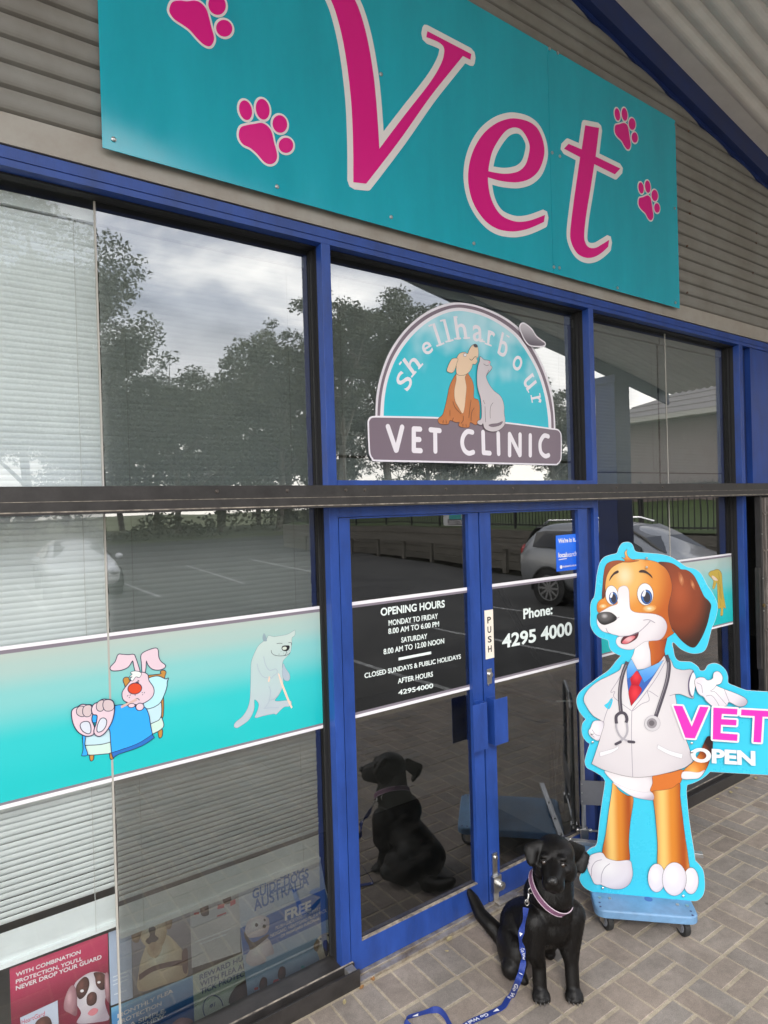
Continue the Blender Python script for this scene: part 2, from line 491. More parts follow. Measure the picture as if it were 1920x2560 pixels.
# ================================================================== SETTING: ground
BRICK = 0.205
def paver_material():
    m = bpy.data.materials.new('concrete_pavers'); m.use_nodes = True
    t = m.node_tree; b = t.nodes['Principled BSDF']
    att = N(t, 'ShaderNodeVertexColor'); att.layer_name = 'tone'
    tcn = N(t, 'ShaderNodeTexCoord')
    n1 = N(t, 'ShaderNodeTexNoise'); n1.inputs['Scale'].default_value = 260; n1.inputs['Detail'].default_value = 3
    n2 = N(t, 'ShaderNodeTexNoise'); n2.inputs['Scale'].default_value = 3.2; n2.inputs['Detail'].default_value = 8; n2.inputs['Roughness'].default_value = 0.7
    n3 = N(t, 'ShaderNodeTexNoise'); n3.inputs['Scale'].default_value = 22; n3.inputs['Detail'].default_value = 6; n3.inputs['Roughness'].default_value = 0.75
    for n_ in (n1, n2, n3): t.links.new(tcn.outputs['Object'], n_.inputs['Vector'])
    r2 = N(t, 'ShaderNodeMapRange'); r2.inputs['From Min'].default_value = 0.3; r2.inputs['From Max'].default_value = 0.7; r2.inputs['To Min'].default_value = 0.70; r2.inputs['To Max'].default_value = 1.2
    r3 = N(t, 'ShaderNodeMapRange'); r3.inputs['From Min'].default_value = 0.35; r3.inputs['From Max'].default_value = 0.7; r3.inputs['To Min'].default_value = 0.84; r3.inputs['To Max'].default_value = 1.12
    r1 = N(t, 'ShaderNodeMapRange'); r1.inputs['From Min'].default_value = 0.3; r1.inputs['From Max'].default_value = 0.7; r1.inputs['To Min'].default_value = 0.8; r1.inputs['To Max'].default_value = 1.2
    t.links.new(n2.outputs['Fac'], r2.inputs['Value']); t.links.new(n3.outputs['Fac'], r3.inputs['Value']); t.links.new(n1.outputs['Fac'], r1.inputs['Value'])
    m1 = N(t, 'ShaderNodeMath', operation='MULTIPLY'); m2 = N(t, 'ShaderNodeMath', operation='MULTIPLY')
    t.links.new(r2.outputs[0], m1.inputs[0]); t.links.new(r3.outputs[0], m1.inputs[1]); t.links.new(m1.outputs[0], m2.inputs[0]); t.links.new(r1.outputs[0], m2.inputs[1])
    sc = N(t, 'ShaderNodeVectorMath', operation='SCALE')
    t.links.new(att.outputs['Color'], sc.inputs[0]); t.links.new(m2.outputs[0], sc.inputs['Scale'])
    vo = N(t, 'ShaderNodeTexVoronoi'); vo.inputs['Scale'].default_value = 4.2; vo.inputs['Randomness'].default_value = 1
    sp_ = N(t, 'ShaderNodeMapRange'); sp_.inputs['From Min'].default_value = .045; sp_.inputs['From Max'].default_value = .07; sp_.inputs['To Min'].default_value = .45; sp_.inputs['To Max'].default_value = 1
    wn = N(t, 'ShaderNodeMath', operation='GREATER_THAN'); wn.inputs[1].default_value = .62
    sx_ = N(t, 'ShaderNodeSeparateColor'); mxf = N(t, 'ShaderNodeMath', operation='MAXIMUM')
    t.links.new(tcn.outputs['Object'], vo.inputs['Vector']); t.links.new(vo.outputs['Distance'], sp_.inputs['Value']); t.links.new(vo.outputs['Color'], sx_.inputs[0]); t.links.new(sx_.outputs[0], wn.inputs[0])
    iv = N(t, 'ShaderNodeMath', operation='SUBTRACT'); iv.inputs[0].default_value = 1; t.links.new(wn.outputs[0], iv.inputs[1]); t.links.new(sp_.outputs[0], mxf.inputs[0]); t.links.new(iv.outputs[0], mxf.inputs[1])
    sc2 = N(t, 'ShaderNodeVectorMath', operation='SCALE'); t.links.new(sc.outputs['Vector'], sc2.inputs[0]); t.links.new(mxf.outputs[0], sc2.inputs['Scale'])
    # pale lime / sand residue in blotches
    n4 = N(t, 'ShaderNodeTexNoise'); n4.inputs['Scale'].default_value = 7.5; n4.inputs['Detail'].default_value = 9; n4.inputs['Roughness'].default_value = .72; n4.inputs['Distortion'].default_value = .6
    r4 = N(t, 'ShaderNodeMapRange'); r4.inputs['From Min'].default_value = .60; r4.inputs['From Max'].default_value = .78; r4.inputs['To Max'].default_value = .5
    mxc = N(t, 'ShaderNodeMix'); mxc.data_type = 'RGBA'; mxc.inputs['B'].default_value = (.44, .39, .32, 1)
    t.links.new(tcn.outputs['Object'], n4.inputs['Vector']); t.links.new(n4.outputs['Fac'], r4.inputs['Value']); t.links.new(r4.outputs[0], mxc.inputs['Factor']); t.links.new(sc2.outputs['Vector'], mxc.inputs['A'])
    t.links.new(mxc.outputs['Result'], b.inputs['Base Color'])
    b.inputs['Roughness'].default_value = 0.78
    bp = N(t, 'ShaderNodeBump'); bp.inputs['Strength'].default_value = 0.35; bp.inputs['Distance'].default_value = 0.002
    t.links.new(n1.outputs['Fac'], bp.inputs['Height']); t.links.new(bp.outputs['Normal'], b.inputs['Normal'])
    return m

def build_paving():
    rnd = random.Random(3)
    # basket weave of 2:1 pavers on a 205 mm grid (two bricks along x, two along y, alternating)
    X0 = 12.6833133 * BRICK; Y0 = 7.21810125 * BRICK - 2.36
    vs = []; fs = []; cols = []
    def brick(x0, x1, y0, y1):
        g = 0.0058; gx = 0.0034; c = 0.0035; dz = rnd.uniform(-0.0007, 0.0007)
        x0 += gx + rnd.uniform(-.0008, .0008); x1 -= gx + rnd.uniform(-.0008, .0008); y0 += g + rnd.uniform(-.001, .001); y1 -= g + rnd.uniform(-.001, .001)
        k = len(vs)
        vs.extend([(x0, y0, -.004), (x1, y0, -.004), (x1, y1, -.004), (x0, y1, -.004), (x0 + c, y0 + c, dz), (x1 - c, y0 + c, dz), (x1 - c, y1 - c, dz), (x0 + c, y1 - c, dz)])
        fs.extend([(k + 4, k + 5, k + 6, k + 7)] + [(k + i, k + (i + 1) % 4, k + 4 + (i + 1) % 4, k + 4 + i) for i in range(4)])
        t = rnd.gauss(1, .055); w_ = rnd.uniform(-.012, .012)
        cols.extend([(0.272 * t + w_, 0.231 * t, 0.198 * t - w_ * .6, 1)] * 5)
    ymax = -0.045
    for i in range(-24, 48):
        for j in range(-16, 9):
            x = X0 + i * BRICK; y = Y0 + j * BRICK
            if y > ymax or y < -2.75: continue
            if j >= 3:                            # header course against the shopfront
                if j > 3: continue
                for k in (0, 1): brick(x + k * BRICK / 2, x + (k + 1) * BRICK / 2, y, min(y + BRICK, ymax))
            elif (i + j) % 2 == 0:
                for k in (0, 1): brick(x + k * BRICK / 2, x + (k + 1) * BRICK / 2, y, y + BRICK)
            else:
                for k in (0, 1): brick(x, x + BRICK, y + k * BRICK / 2, y + (k + 1) * BRICK / 2)
    # jointing sand between the pavers
    k = len(vs)
    vs.extend([(-3, -2.83, -.0022), (14, -2.83, -.0022), (14, .05, -.0022), (-3, .05, -.0022)])
    fs.append((k, k + 1, k + 2, k + 3)); cols.append((0.40, 0.338, 0.252, 1))
    me = bpy.data.meshes.new('paved_footpath'); me.from_pydata(vs, [], fs); me.update()
    ca = me.color_attributes.new('tone', 'FLOAT_COLOR', 'CORNER')
    li = 0
    for p_ in me.polygons:
        for _ in p_.vertices:
            ca.data[li].color = cols[p_.index]; li += 1
    o = link_mesh('footpath', me, paver_material()); tag(o, kind='structure')
build_paving()

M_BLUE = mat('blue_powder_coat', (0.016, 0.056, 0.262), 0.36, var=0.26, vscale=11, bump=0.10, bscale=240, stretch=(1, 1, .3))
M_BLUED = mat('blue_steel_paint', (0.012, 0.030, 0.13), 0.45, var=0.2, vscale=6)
M_WALL = mat('grey_colour_steel', (0.235, 0.227, 0.206), 0.5, var=0.12, vscale=3, dirt=(0.185, 0.168, 0.145))
M_FLASH = mat('grey_flashing', (0.36, 0.34, 0.305), 0.45, var=0.12, vscale=5, dirt=(0.31, 0.265, 0.22))
M_BLACK = mat('black_gasket_and_shade', (0.012, 0.012, 0.013), 0.6)
M_BROWN = mat('bronze_anodised', (0.030, 0.027, 0.026), 0.42, var=0.35, vscale=14, bump=0.15, bscale=90)
M_WORN = mat('worn_metal_edge', (0.30, 0.26, 0.21), 0.5, var=0.5, vscale=30, dirt=(0.07, 0.06, 0.055))
M_STEEL = mat('stainless_steel', (0.55, 0.54, 0.52), 0.32, metal=1.0, var=0.15, vscale=25)
M_WHITE = mat('white_paint', (0.78, 0.78, 0.77), 0.4, var=0.04, vscale=6)
M_ROOM = mat('interior_wall', (0.30, 0.30, 0.29), 0.8)
M_ALU = mat('mill_aluminium', (0.42, 0.39, 0.35), 0.45, metal=0.6, var=0.3, vscale=20, dirt=(0.22, 0.17, 0.12))

clinic = thing('clinic_building', 'grey corrugated vet clinic shopfront with blue window frames and gabled canopy', 'building', (2.5, 0, 0))

# --- corrugated cladding above the shopfront (scalloped profile, 80 mm pitch)
def corrugated():
    z0, p_, A, NS = 3.334, 0.0801, 0.023, 10
    prof = []
    for k in range(32):
        for s in range(NS):
            t = s / NS
            prof.append((z0 + (k + t) * p_, 0.012 - A * math.sin(math.pi * t) ** 0.42))
    zs = -3.0, 9.7
    vs = []; fs = []
    for x in zs: vs += [(x, y, z) for z, y in prof]
    n = len(prof)
    fs = [(i, i + 1, n + i + 1, n + i) for i in range(n - 1)]
    me = bpy.data.meshes.new('wall_cladding'); me.from_pydata(vs, [], fs); me.update()
    bm = bmesh.new(); bm.from_mesh(me); bmesh.ops.recalc_face_normals(bm, faces=bm.faces)
    if bm.faces[0].normal.y > 0: bmesh.ops.reverse_faces(bm, faces=bm.faces)
    bm.to_mesh(me); bm.free()
    return link_mesh('wall_cladding', me, M_WALL, clinic, smooth=False)
corrugated()
mb = MB(); mb.box(-3, 9.7, 0.03, 0.12, 3.33, 6.0); mb.build('wall_backing', M_ROOM, clinic)
mb = MB(); mb.box(-3, 9.7, 0.004, 0.03, 3.228, 3.332); mb.box(-3, 9.7, -0.004, 0.004, 3.228, 3.236); mb.build('wall_flashing', M_FLASH, clinic)

M_RUST = mat('rusty_screw', (0.11, 0.06, 0.04), 0.7, var=.4, vscale=60)
for q in ((820, 100), (830, 745), (830, 862), (805, 1160), (805, 1590), (1440, 1045), (1440, 1135), (1410, 1410)):
    p_ = hit((1500 + q[0] / 3.686, 300 + q[1] / 3.686), y=-.006)
    MB().tube([p_ + Vector((0, .006, 0)), p_ + Vector((0, -.004, 0))], [.0075, .006], 7).build('cladding_screw', M_RUST, clinic)
# --- blue head beam with groove
mb = MB()
mb.box(-3, 9.7, 0.0, 0.09, 3.184, 3.222); mb.box(-3, 9.7, 0.004, 0.09, 3.180, 3.184); mb.box(-3, 9.7, 0.0, 0.09, 3.158, 3.180)
mb.build('head_beam', M_BLUE, clinic)
mb = MB(); mb.box(-3, 9.7, 0.012, 0.09, 3.222, 3.228); mb.box(-3, 9.7, 0.045, 0.088, 3.151, 3.158); mb.build('head_gasket_and_shade', M_BLACK, clinic)  # upper strip paints the shadow gap black; lower one is glazing gasket

# --- mullions: blue outer section, black glazing adaptor behind
def mullion(x0, x1, z0, z1):
    m = MB().box(x0, x1, 0.0, 0.047, z0, z1).build('mullion', M_BLUE, clinic, bevel=0.002)
    g = MB().box(x0 + 0.002, x1 - 0.002, 0.047, 0.115, z0, z1)
    g.box(x0 - .010, x0 + .002, 0.074, 0.0885, max(z0, .08), z1 - .008)
    g.build('glazing_gasket', M_BLACK, m)
mullion(-0.75, -0.70, 0.0, 3.158)
mullion(1.367, 1.4115, 0.0, 3.158)
mullion(3.150, 3.192, 0.0, 3.158)
mullion(4.905, 4.955, 0.0, 3.158)
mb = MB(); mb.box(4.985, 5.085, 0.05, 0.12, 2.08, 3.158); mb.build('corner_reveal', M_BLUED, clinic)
mb = MB(); mb.box(5.088, 9.7, 0.01, 0.12, 2.08, 3.158); mb.build('blue_panel', M_BLUE, clinic)
mb = MB(); mb.box(5.40, 9.7, 0.02, 0.12, 0.0, 2.06); mb.build('side_wall', mat('rendered_wall', (0.2, 0.2, 0.2), 0.8, var=.1), clinic)
mb = MB(); mb.box(-3.0, -0.75, 0.02, 0.12, 0.0, 3.158); mb.build('side_wall', MATS['rendered_wall'], clinic)

# --- transom behind the gate track and blue sills
mb = MB(); mb.box(-3, 4.905, 0.004, 0.10, 2.050, 2.128); mb.build('transom_rail', M_BLUE, clinic)
mb = MB(); mb.box(1.4115, 3.150, -0.002, 0.095, 2.128, 2.152); mb.build('transom_sill', M_BLUE, clinic)
mb = MB(); mb.box(1.4115, 3.150, 0.0, 0.06, 1.992, 2.046); mb.build('door_head', M_BLUE, clinic, bevel=.002)
# door side jambs (narrow recess next to the mullions)
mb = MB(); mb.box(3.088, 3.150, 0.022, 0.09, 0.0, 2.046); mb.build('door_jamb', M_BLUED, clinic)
mb = MB(); mb.box(1.4115, 1.4135, 0.03, 0.09, 0.0, 2.0); mb.build('door_jamb', M_BLUED, clinic)

# --- window panes (6 mm, front face at y = 0.09)
G_TINT = glass_mat('tinted_glass', (0.44, 0.46, 0.445), 0.205)
G_CLEAR = glass_mat('clear_glass', (0.95, 0.965, 0.965), 0.09)
G_DOOR = glass_mat('door_glass', (0.42, 0.43, 0.42), 0.15)
G_EDGE = clear_mat('glass_edge', (0.95, 0.97, 0.96))
def pane(x0, x1, z0, z1, m, y=0.09, parent=None, name='window_pane'):
    mb = MB()
    v = [(x, y_, z) for z in (z0, z1) for y_ in (y, y + .006) for x in (x0, x1)]
    mb.add(v, [(0, 1, 5, 4)], 0); mb.add(v, [(0, 2, 3, 1), (4, 5, 7, 6), (2, 6, 7, 3), (0, 4, 6, 2), (1, 3, 7, 5)], 1)
    return mb.build(name, [m, G_EDGE], parent or clinic)
JX, JX2 = 0.493, 4.080
for z0, z1 in ((0.075, 2.05), (2.128, 3.151)):
    pane(-0.70, JX - .0035, z0, z1, G_CLEAR)
    pane(JX + .0035, 1.369, z0, z1, G_TINT)
    pane(3.190, JX2 - .003, z0, z1, G_TINT)
    pane(JX2 + .003, 4.907, z0, z1, G_TINT)
pane(1.4095, 3.152, 2.152, 3.151, G_TINT)
M_SIL = mat('silicone_joint', (0.42, 0.40, 0.36), 0.5)
for x in (JX, JX2):
    MB().box(x - .0034, x + .0034, 0.088, 0.095, 0.075, 2.05).build('silicone_joint', M_SIL, clinic)
    MB().box(x - .0034, x + .0034, 0.088, 0.095, 2.128, 3.151).build('silicone_joint', M_SIL, clinic)

# --- bottom gate track / sill, with a gap at the doors
def track_bottom(x0, x1):
    t = MB()
    t.box(x0, x1, -0.055, -0.049, -0.004, 0.071); t.box(x0, x1, -0.049, 0.03, 0.0, 0.047); t.box(x0, x1, -0.012, -0.007, 0.047, 0.074); t.box(x0, x1, -0.007, 0.1, 0.047, 0.068)
    o = t.build('bottom_track', M_BROWN, clinic)
    MB().box(x0, x1 - .002, -0.007, 0.0, 0.068, 0.0755).build('worn_edge', M_WORN, o)
    MB().box(x1 - .05, x1 - .012, -.049, -.012, .047, .073).build('end_bracket', mat('galvanised', (.32, .31, .29), .5, metal=.7, var=.3, vscale=30), o)
track_bottom(-3.0, 1.421)
track_bottom(3.19, 4.80)

# --- top gate track across the whole front (two lipped rails)
mb = MB()
mb.box(-3, 9.7, -0.050, -0.044, 2.078, 2.129); mb.box(-3, 9.7, -0.044, 0.003, 2.122, 2.129)
mb.box(-3, 9.7, -0.064, -0.044, 2.072, 2.078); mb.box(-3, 9.7, -0.064, -0.060, 2.046, 2.072); mb.box(-3, 9.7, -0.072, -0.004, 2.036, 2.046)
trk = mb.build('top_track', M_BROWN, clinic)
mb = MB(); mb.box(-3, 9.7, -0.0655, -0.050, 2.078, 2.0797); mb.box(-3, 9.7, -0.0735, -0.064, 2.0435, 2.0475); mb.build('worn_edge', M_WORN, trk)
M_RIV = mat('worn_rivet', (0.10, 0.085, 0.075), .5, metal=.5)
for x in (0.86, 1.15, 1.424, 1.52, 1.98, 2.43, 2.95, 3.30, 3.78, 4.25, 4.72):
    MB().tube([(x, -.050, 2.108), (x, -.055, 2.108)], [.008, .005], 8).build('rivet', M_RIV, trk)

# --- door threshold
mb = MB(); mb.box(1.421, 3.15, -0.052, 0.05, 0.0, 0.013); mb.box(1.421, 3.15, -0.02, 0.05, 0.013, 0.019); mb.build('door_threshold', M_ALU, clinic, bevel=.002)

# --- the two doors
FD = 0.0
def door(x0, sl, sr, x1, label):
    """frame of stiles and rails with the glass set back 35 mm"""
    mb = MB()
    mb.box(x0, sl, FD, 0.05, 0.020, 1.990); mb.box(sr, x1, FD, 0.05, 0.020, 1.990)
    mb.box(sl, sr, FD, 0.05, 0.020, 0.139); mb.box(sl, sr, FD, 0.05, 1.984, 1.990)
    d = mb.build('door', M_BLUE, clinic)
    d['label'] = label
    pane(sl - .004, sr + .004, .135, 1.986, G_DOOR, 0.022, d, 'glass_pane')
    MB().box(sl, sr, 0.003, 0.0195, 0.1392, 0.143).build('glazing_bead', M_WORN, d)
    return d
doorL = door(1.4140, 1.4690, 2.1600, 2.2270, 'left glass door with the opening hours lettering')
doorR = door(2.2360, 2.3120, 3.0070, 3.0850, 'right glass door with the phone number lettering')
MB().box(2.2272, 2.2358, 0.012, 0.045, 0.02, 1.99).build('meeting_strip', M_BLACK, clinic)
# bent pull plates
def pull(x0, x1, xm, d):
    mb = MB()
    mb.box(x0, x1, -0.058, -0.054, 0.826, 1.056)
    mb.box(min(xm, xm + .004), max(xm, xm + .004), -0.054, -0.006, 0.826, 1.056)
    mb.box(*sorted((xm, 2.164 if d is doorL else 2.308)), -0.006, -0.002, 0.826, 1.056)
    mb.build('pull_handle', M_BLUE, d, bevel=.0015)
pull(2.106, 2.199, 2.195, doorL)
pull(2.249, 2.341, 2.250, doorR)
# locks
mb = MB(); mb.box(2.257, 2.290, -0.004, -0.001, 1.120, 1.197); mb.cyl((2.276, -.004, 1.168), (2.276, -.016, 1.168), .012, 14)
mb.box(2.257, 2.264, -0.010, -0.004, 1.115, 1.125); mb.build('door_lock', M_STEEL, doorR, bevel=.001)
mb = MB(); mb.box(2.256, 2.287, -0.010, -0.001, 0.128, 0.262); mb.box(2.246, 2.300, -0.024, -0.001, 0.068, 0.150); mb.box(2.256, 2.290, -0.012, -0.001, 0.020, 0.068)
mb.cyl((2.285, -.02, .105), (2.285, -.046, .105), .020, 18); mb.cyl((2.285, -.046, .105), (2.285, -.050, .105), .013, 14); mb.cyl((2.276, -.010, .238), (2.276, -.018, .238), .010, 12)
mb.build('floor_bolt', M_STEEL, doorR, bevel=.0015)
MB().box(2.255, 2.40, -0.05, -0.002, 0.0195, 0.024).build('bolt_keeper', M_ALU, doorR)

# --- interior room
mb = MB(); mb.box(-3, 9.7, 5.0, 5.1, -.02, 3.29); mb.box(-3.1, -3, .12, 5.12, -.02, 3.285); mb.box(9.7, 9.8, .12, 5.11, -.02, 3.285); mb.box(-3.12, 9.82, .125, 5.13, 3.22, 3.3)
mb.build('interior_walls', M_ROOM, clinic)
MB().box(-3, 9.7, 0.05, 5.0, -0.03, 0.001).build('interior_floor', mat('vinyl_floor', (0.17, 0.165, 0.155), 0.45, var=.1), clinic)
MB().box(1.45, 3.0, 0.12, 1.15, 0.001, 0.012).build('door_mat', mat('mat_rubber', (0.015, 0.015, 0.015), 0.9), clinic)
mb = MB(); mb.box(1.2, 4.2, 3.4, 4.0, 0, 1.05); mb.box(1.1, 4.3, 3.3, 4.05, 1.05, 1.09); mb.build('reception_counter', mat('counter_laminate', (.22, .2, .18), .5), clinic)

# --- gable canopy over the footpath: raked soffit sheets, steel beam on the wall, fascia and posts
SLOPE = -0.2
def zr(x): return 4.45 + SLOPE * (x - 5.42)      # underside of the wall beam along the rake
XR0, XR1 = -4.5, 9.75  # left end carried on out of view to darken the wall
def raked(name, y0, y1, d0, d1, m, x0=XR0, x1=XR1, parent=clinic):
    mb = MB(); v = []
    for x in (x0, x1):
        for y in (y0, y1):
            for d in (d0, d1): v.append((x, y, zr(x) + d))
    mb.add(v, [(0, 1, 3, 2), (4, 6, 7, 5), (0, 4, 5, 1), (2, 3, 7, 6), (0, 2, 6, 4), (1, 5, 7, 3)])
    return mb.build(name, m, parent)
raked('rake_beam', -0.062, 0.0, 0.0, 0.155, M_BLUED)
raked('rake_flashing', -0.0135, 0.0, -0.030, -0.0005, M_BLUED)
def soffit():
    vs = []; fs = []; p_ = 0.115; y = -3.26; prof = []
    while y < -0.064 - p_:
        for k in range(8): prof.append((y + p_ * k / 8, 0.156 - 0.026 * math.sin(math.pi * k / 8) ** .8))
        y += p_
    prof.append((-0.063, 0.150))
    for x in (XR0, XR1): vs += [(x, a, zr(x) + b) for a, b in prof]
    n = len(prof); fs = [(i, n + i, n + i + 1, i + 1) for i in range(n - 1)]
    me = bpy.data.meshes.new('canopy_soffit'); me.from_pydata(vs, [], fs); me.update()
    return link_mesh('canopy_soffit', me, mat('cream_roof_sheet', (0.80, 0.76, 0.70), 0.5, var=.06, vscale=3, dirt=(.70, .66, .60)), clinic)
soffit()
raked('canopy_roof', -3.26, 0.0, 0.166, 0.26, mat('roof_top', (.35, .34, .32), .5))
raked('canopy_fascia', -3.30, -3.262, -0.03, 0.26, M_BLUED)
# ================================================================== SURROUNDINGS (seen in the glass)
GY = 0.18                                            # twice the glass plane: mirror a point seen in the glass
def mirrored(q, z=0.0):
    p_ = hit(q, z=z); return Vector((p_.x, GY - p_.y, z))

M_ASPH = mat('asphalt', (0.055, 0.053, 0.050), 0.85, var=0.4, vscale=.8, bump=0.5, bscale=60)
M_LINE = mat('road_paint', (0.55, 0.55, 0.52), 0.7, var=0.1, vscale=9, dirt=(.16, .155, .15))
M_CONC = mat('concrete', (0.30, 0.29, 0.27), 0.85, var=0.15, vscale=5)
def grass_material(name, a, b):
    m = mat(name, a, 0.9, var=0.4, vscale=1.1, bump=0.8, bscale=25, dirt=b); return m
M_GRASS = grass_material('mown_grass', (0.060, 0.090, 0.022), (0.035, 0.055, 0.014))
M_DRY = grass_material('dry_grass', (0.11, 0.12, 0.045), (0.055, 0.075, 0.025))

def sheet(name, pts, m, z=None):
    mb = MB(); mb.add([(p_[0], p_[1], p_[2] if z is None else z) for p_ in pts], [tuple(range(len(pts)))])
    return tag(mb.build(name, m), kind='structure')
sheet('ground', [(-700, -900), (900, -900), (900, 400), (-700, 400)], M_DRY, -0.30)
sheet('car_park', [(-70, -45), (24, -45), (20, -30), (15.2, -20), (13.6, -11.4), (12.6, -4.0), (12.6, -2.92), (-70, -2.92)], M_ASPH, -0.025)
mb = MB(); mb.box(-70, 14, -2.92, -2.83, -0.15, 0.0); tag(mb.build('kerb', M_CONC), kind='structure')
mb = MB()
def mark(a, b, wd=0.09):
    a = Vector(a); b = Vector(b); d = (b - a).normalized(); nn = Vector((-d.y, d.x)) * wd / 2
    mb.add([(*(a + nn), -.021), (*(b + nn), -.021), (*(b - nn), -.021), (*(a - nn), -.021)], [(0, 1, 2, 3)])
for x0, x1 in ((4.42, 4.62), (6.76, 6.92), (9.06, 9.10), (2.0, 2.25), (-.4, -.1)):
    mark((x0, -7.0), (x1, -2.95))
for a, b in (((1.95, -19.3), (1.9, -13)), ((4.62, -19.1), (4.5, -13.6)), ((7.9, -22.3), (7.1, -14.6)), ((11.0, -23.3), (9.95, -15.6)), ((-.7, -19), (-.9, -13))):
    mark(a, b, .11)
tag(mb.build('parking_lines', M_LINE), kind='structure')
sheet('verge', [(-70, -45, .02), (24, -45, .02), (30, -60, .6), (-70, -62, .3)], M_DRY)
sheet('grass_bank', [(15.9, -30, 1.22), (15.9, -20.5, 1.22), (14.55, -11.6, 1.24), (13.5, -2.0, 1.26), (13.5, 6, 1.26), (22, 6, 1.95), (22, -30, 1.95)], M_GRASS)
sheet('lawn', [(22, 6, 1.95), (22, -30, 1.95), (70, -40, 3.0), (70, 20, 3.0)], M_DRY)

# --- timber sleeper retaining wall at the edge of the car park
M_TIMB = mat('weathered_timber', (0.15, 0.135, 0.11), 0.85, var=0.35, vscale=4, stretch=(1, 1, 6), dirt=(0.07, 0.062, 0.05))
WL = [Vector((15.9, -30)), Vector((15.9, -20.5)), Vector((14.55, -11.6)), Vector((13.5, -2.0)), Vector((13.5, 6))]
wall = thing('retaining_wall', 'dark timber sleeper retaining wall along the edge of the car park', 'wall', (14.5, -11.6, 0))
for k in range(5):
    mb = MB()
    for a, b in zip(WL[:-1], WL[1:]):
        d = (b - a).normalized(); nn = Vector((d.y, -d.x)); c = (a + b) / 2; z = .1 + k * .245
        mb.obox((*(c + nn * .05 * (k % 2) * .3), z), (*d, 0), (*nn, 0), (0, 0, 1), (b - a).length / 2, .07, .118)
    mb.build('sleeper', M_TIMB, wall)
# --- post and rail barrier in front of it
bar = thing('rail_barrier', 'low weathered timber post and rail barrier in front of the retaining wall', 'barrier', (14, -12, 0))
BL = [Vector((15.3, -27)), Vector((15.2, -20.2)), Vector((13.75, -11.5)), Vector((12.75, -3.5))]
for a, b in zip(BL[:-1], BL[1:]):
    d = (b - a).normalized(); nn = Vector((d.y, -d.x)); c = (a + b) / 2; L = (b - a).length
    MB().obox((*c, .76), (*d, 0), (*nn, 0), (0, 0, 1), L / 2, .05, .075).build('rail', M_TIMB, bar)
    k = max(1, round(L / 2.3))
    for i in range(k):
        p_ = a + (b - a) * ((i + .2) / k)
        MB().obox((*(p_ + nn * .09), .34), (*d, 0), (*nn, 0), (0, 0, 1), .08, .05, .37).build('post', M_TIMB, bar)
# --- black vertical bar fence on top of the wall
M_FEN = mat('black_fence', (0.014, 0.015, 0.016), 0.5)
fen = thing('bar_fence', 'black vertical bar fence above the retaining wall', 'fence', (14.6, -11.6, 1.24))
for a, b in zip(WL[:-1], WL[1:]):
    L = (b - a).length; npan = max(1, round(L / 2.4)); d = (b - a).normalized(); nn = Vector((d.y, -d.x))
    for i in range(npan):
        p0 = a + (b - a) * (i / npan) + nn * .22; p1 = a + (b - a) * ((i + 1) / npan) + nn * .22
        mb = MB(); c = (p0 + p1) / 2; l2 = (p1 - p0).length / 2
        for z in (1.36, 2.36): mb.obox((*c, z), (*d, 0), (*nn, 0), (0, 0, 1), l2, .015, .02)
        nb = int(2 * l2 / .135)
        for j in range(nb):
            q = p0 + (p1 - p0) * ((j + .5) / nb); mb.obox((*q, 1.87), (*d, 0), (*nn, 0), (0, 0, 1), .009, .009, .56)
        mb.build('fence_panel', M_FEN, fen)
        MB().obox((*p0, 1.85), (*d, 0), (*nn, 0), (0, 0, 1), .03, .03, .62).build('fence_post', M_FEN, fen)

# --- small clinic board hung on the fence
bd = (WL[2] - WL[1]).normalized()
PB = Plane((15.02, -14.6, 0), (bd.x, bd.y, 0), (0, 0, 1))
PB.o -= PB.n * 0.0
if PB.n.x > 0: PB = Plane((15.02, -14.6, 0), (-bd.x, -bd.y, 0), (0, 0, 1))
su = 1 if True else 0
fs_ = thing('fence_sign', 'white clinic board with teal arch hung on the black bar fence', 'sign', (15.02, -14.6, 1.27))
u0, u1 = -.72, .78
flat('board', [[(u0, 1.28), (u1, 1.28), (u1, 2.35), (u0, 2.35)]], PB, .02, .02, mat('board_white', (.72, .72, .70), .4), fs_)
arch = [(.30 * 1.0, 1.50)] + [(-.02 + .40 * math.cos(t), 1.50 + .52 * math.sin(t)) for t in [math.pi * k / 24 for k in range(25)]]
flat('arch', [arch[1:]], PB, .04, .002, mat('board_teal', (.05, .40, .40), .4), fs_)
flat('name_bar', [[(-.50, 1.31), (.46, 1.31), (.46, 1.52), (-.50, 1.52)]], PB, .042, .002, mat('board_grey', (.13, .11, .12), .4), fs_)
text('lettering', 'VET CLINIC', PB, (-.46, 1.35), (.42, 1.35), .13, .044, M_WHITE, fs_, bold=.01)

# --- canopy post
def post(x, y, label, grp):
    t = thing('canopy_post', label, 'post', (x, y, 0), grp)
    MB().box(x - .17, x + .17, y - .17, y + .17, 0, zr(x) - .03).build('shaft', M_BLUED, t, bevel=.004)
    MB().box(x - .23, x + .23, y - .23, y + .23, -.02, .10).build('base', M_CONC, t, bevel=.01)
    MB().box(x - .2, x + .2, y - .2, y + .2, zr(x) - .13, zr(x) - .03).build('cap', M_BLUED, t)
post(8.27, -3.28, 'dark blue canopy post at the kerb in front of the silver car', None)

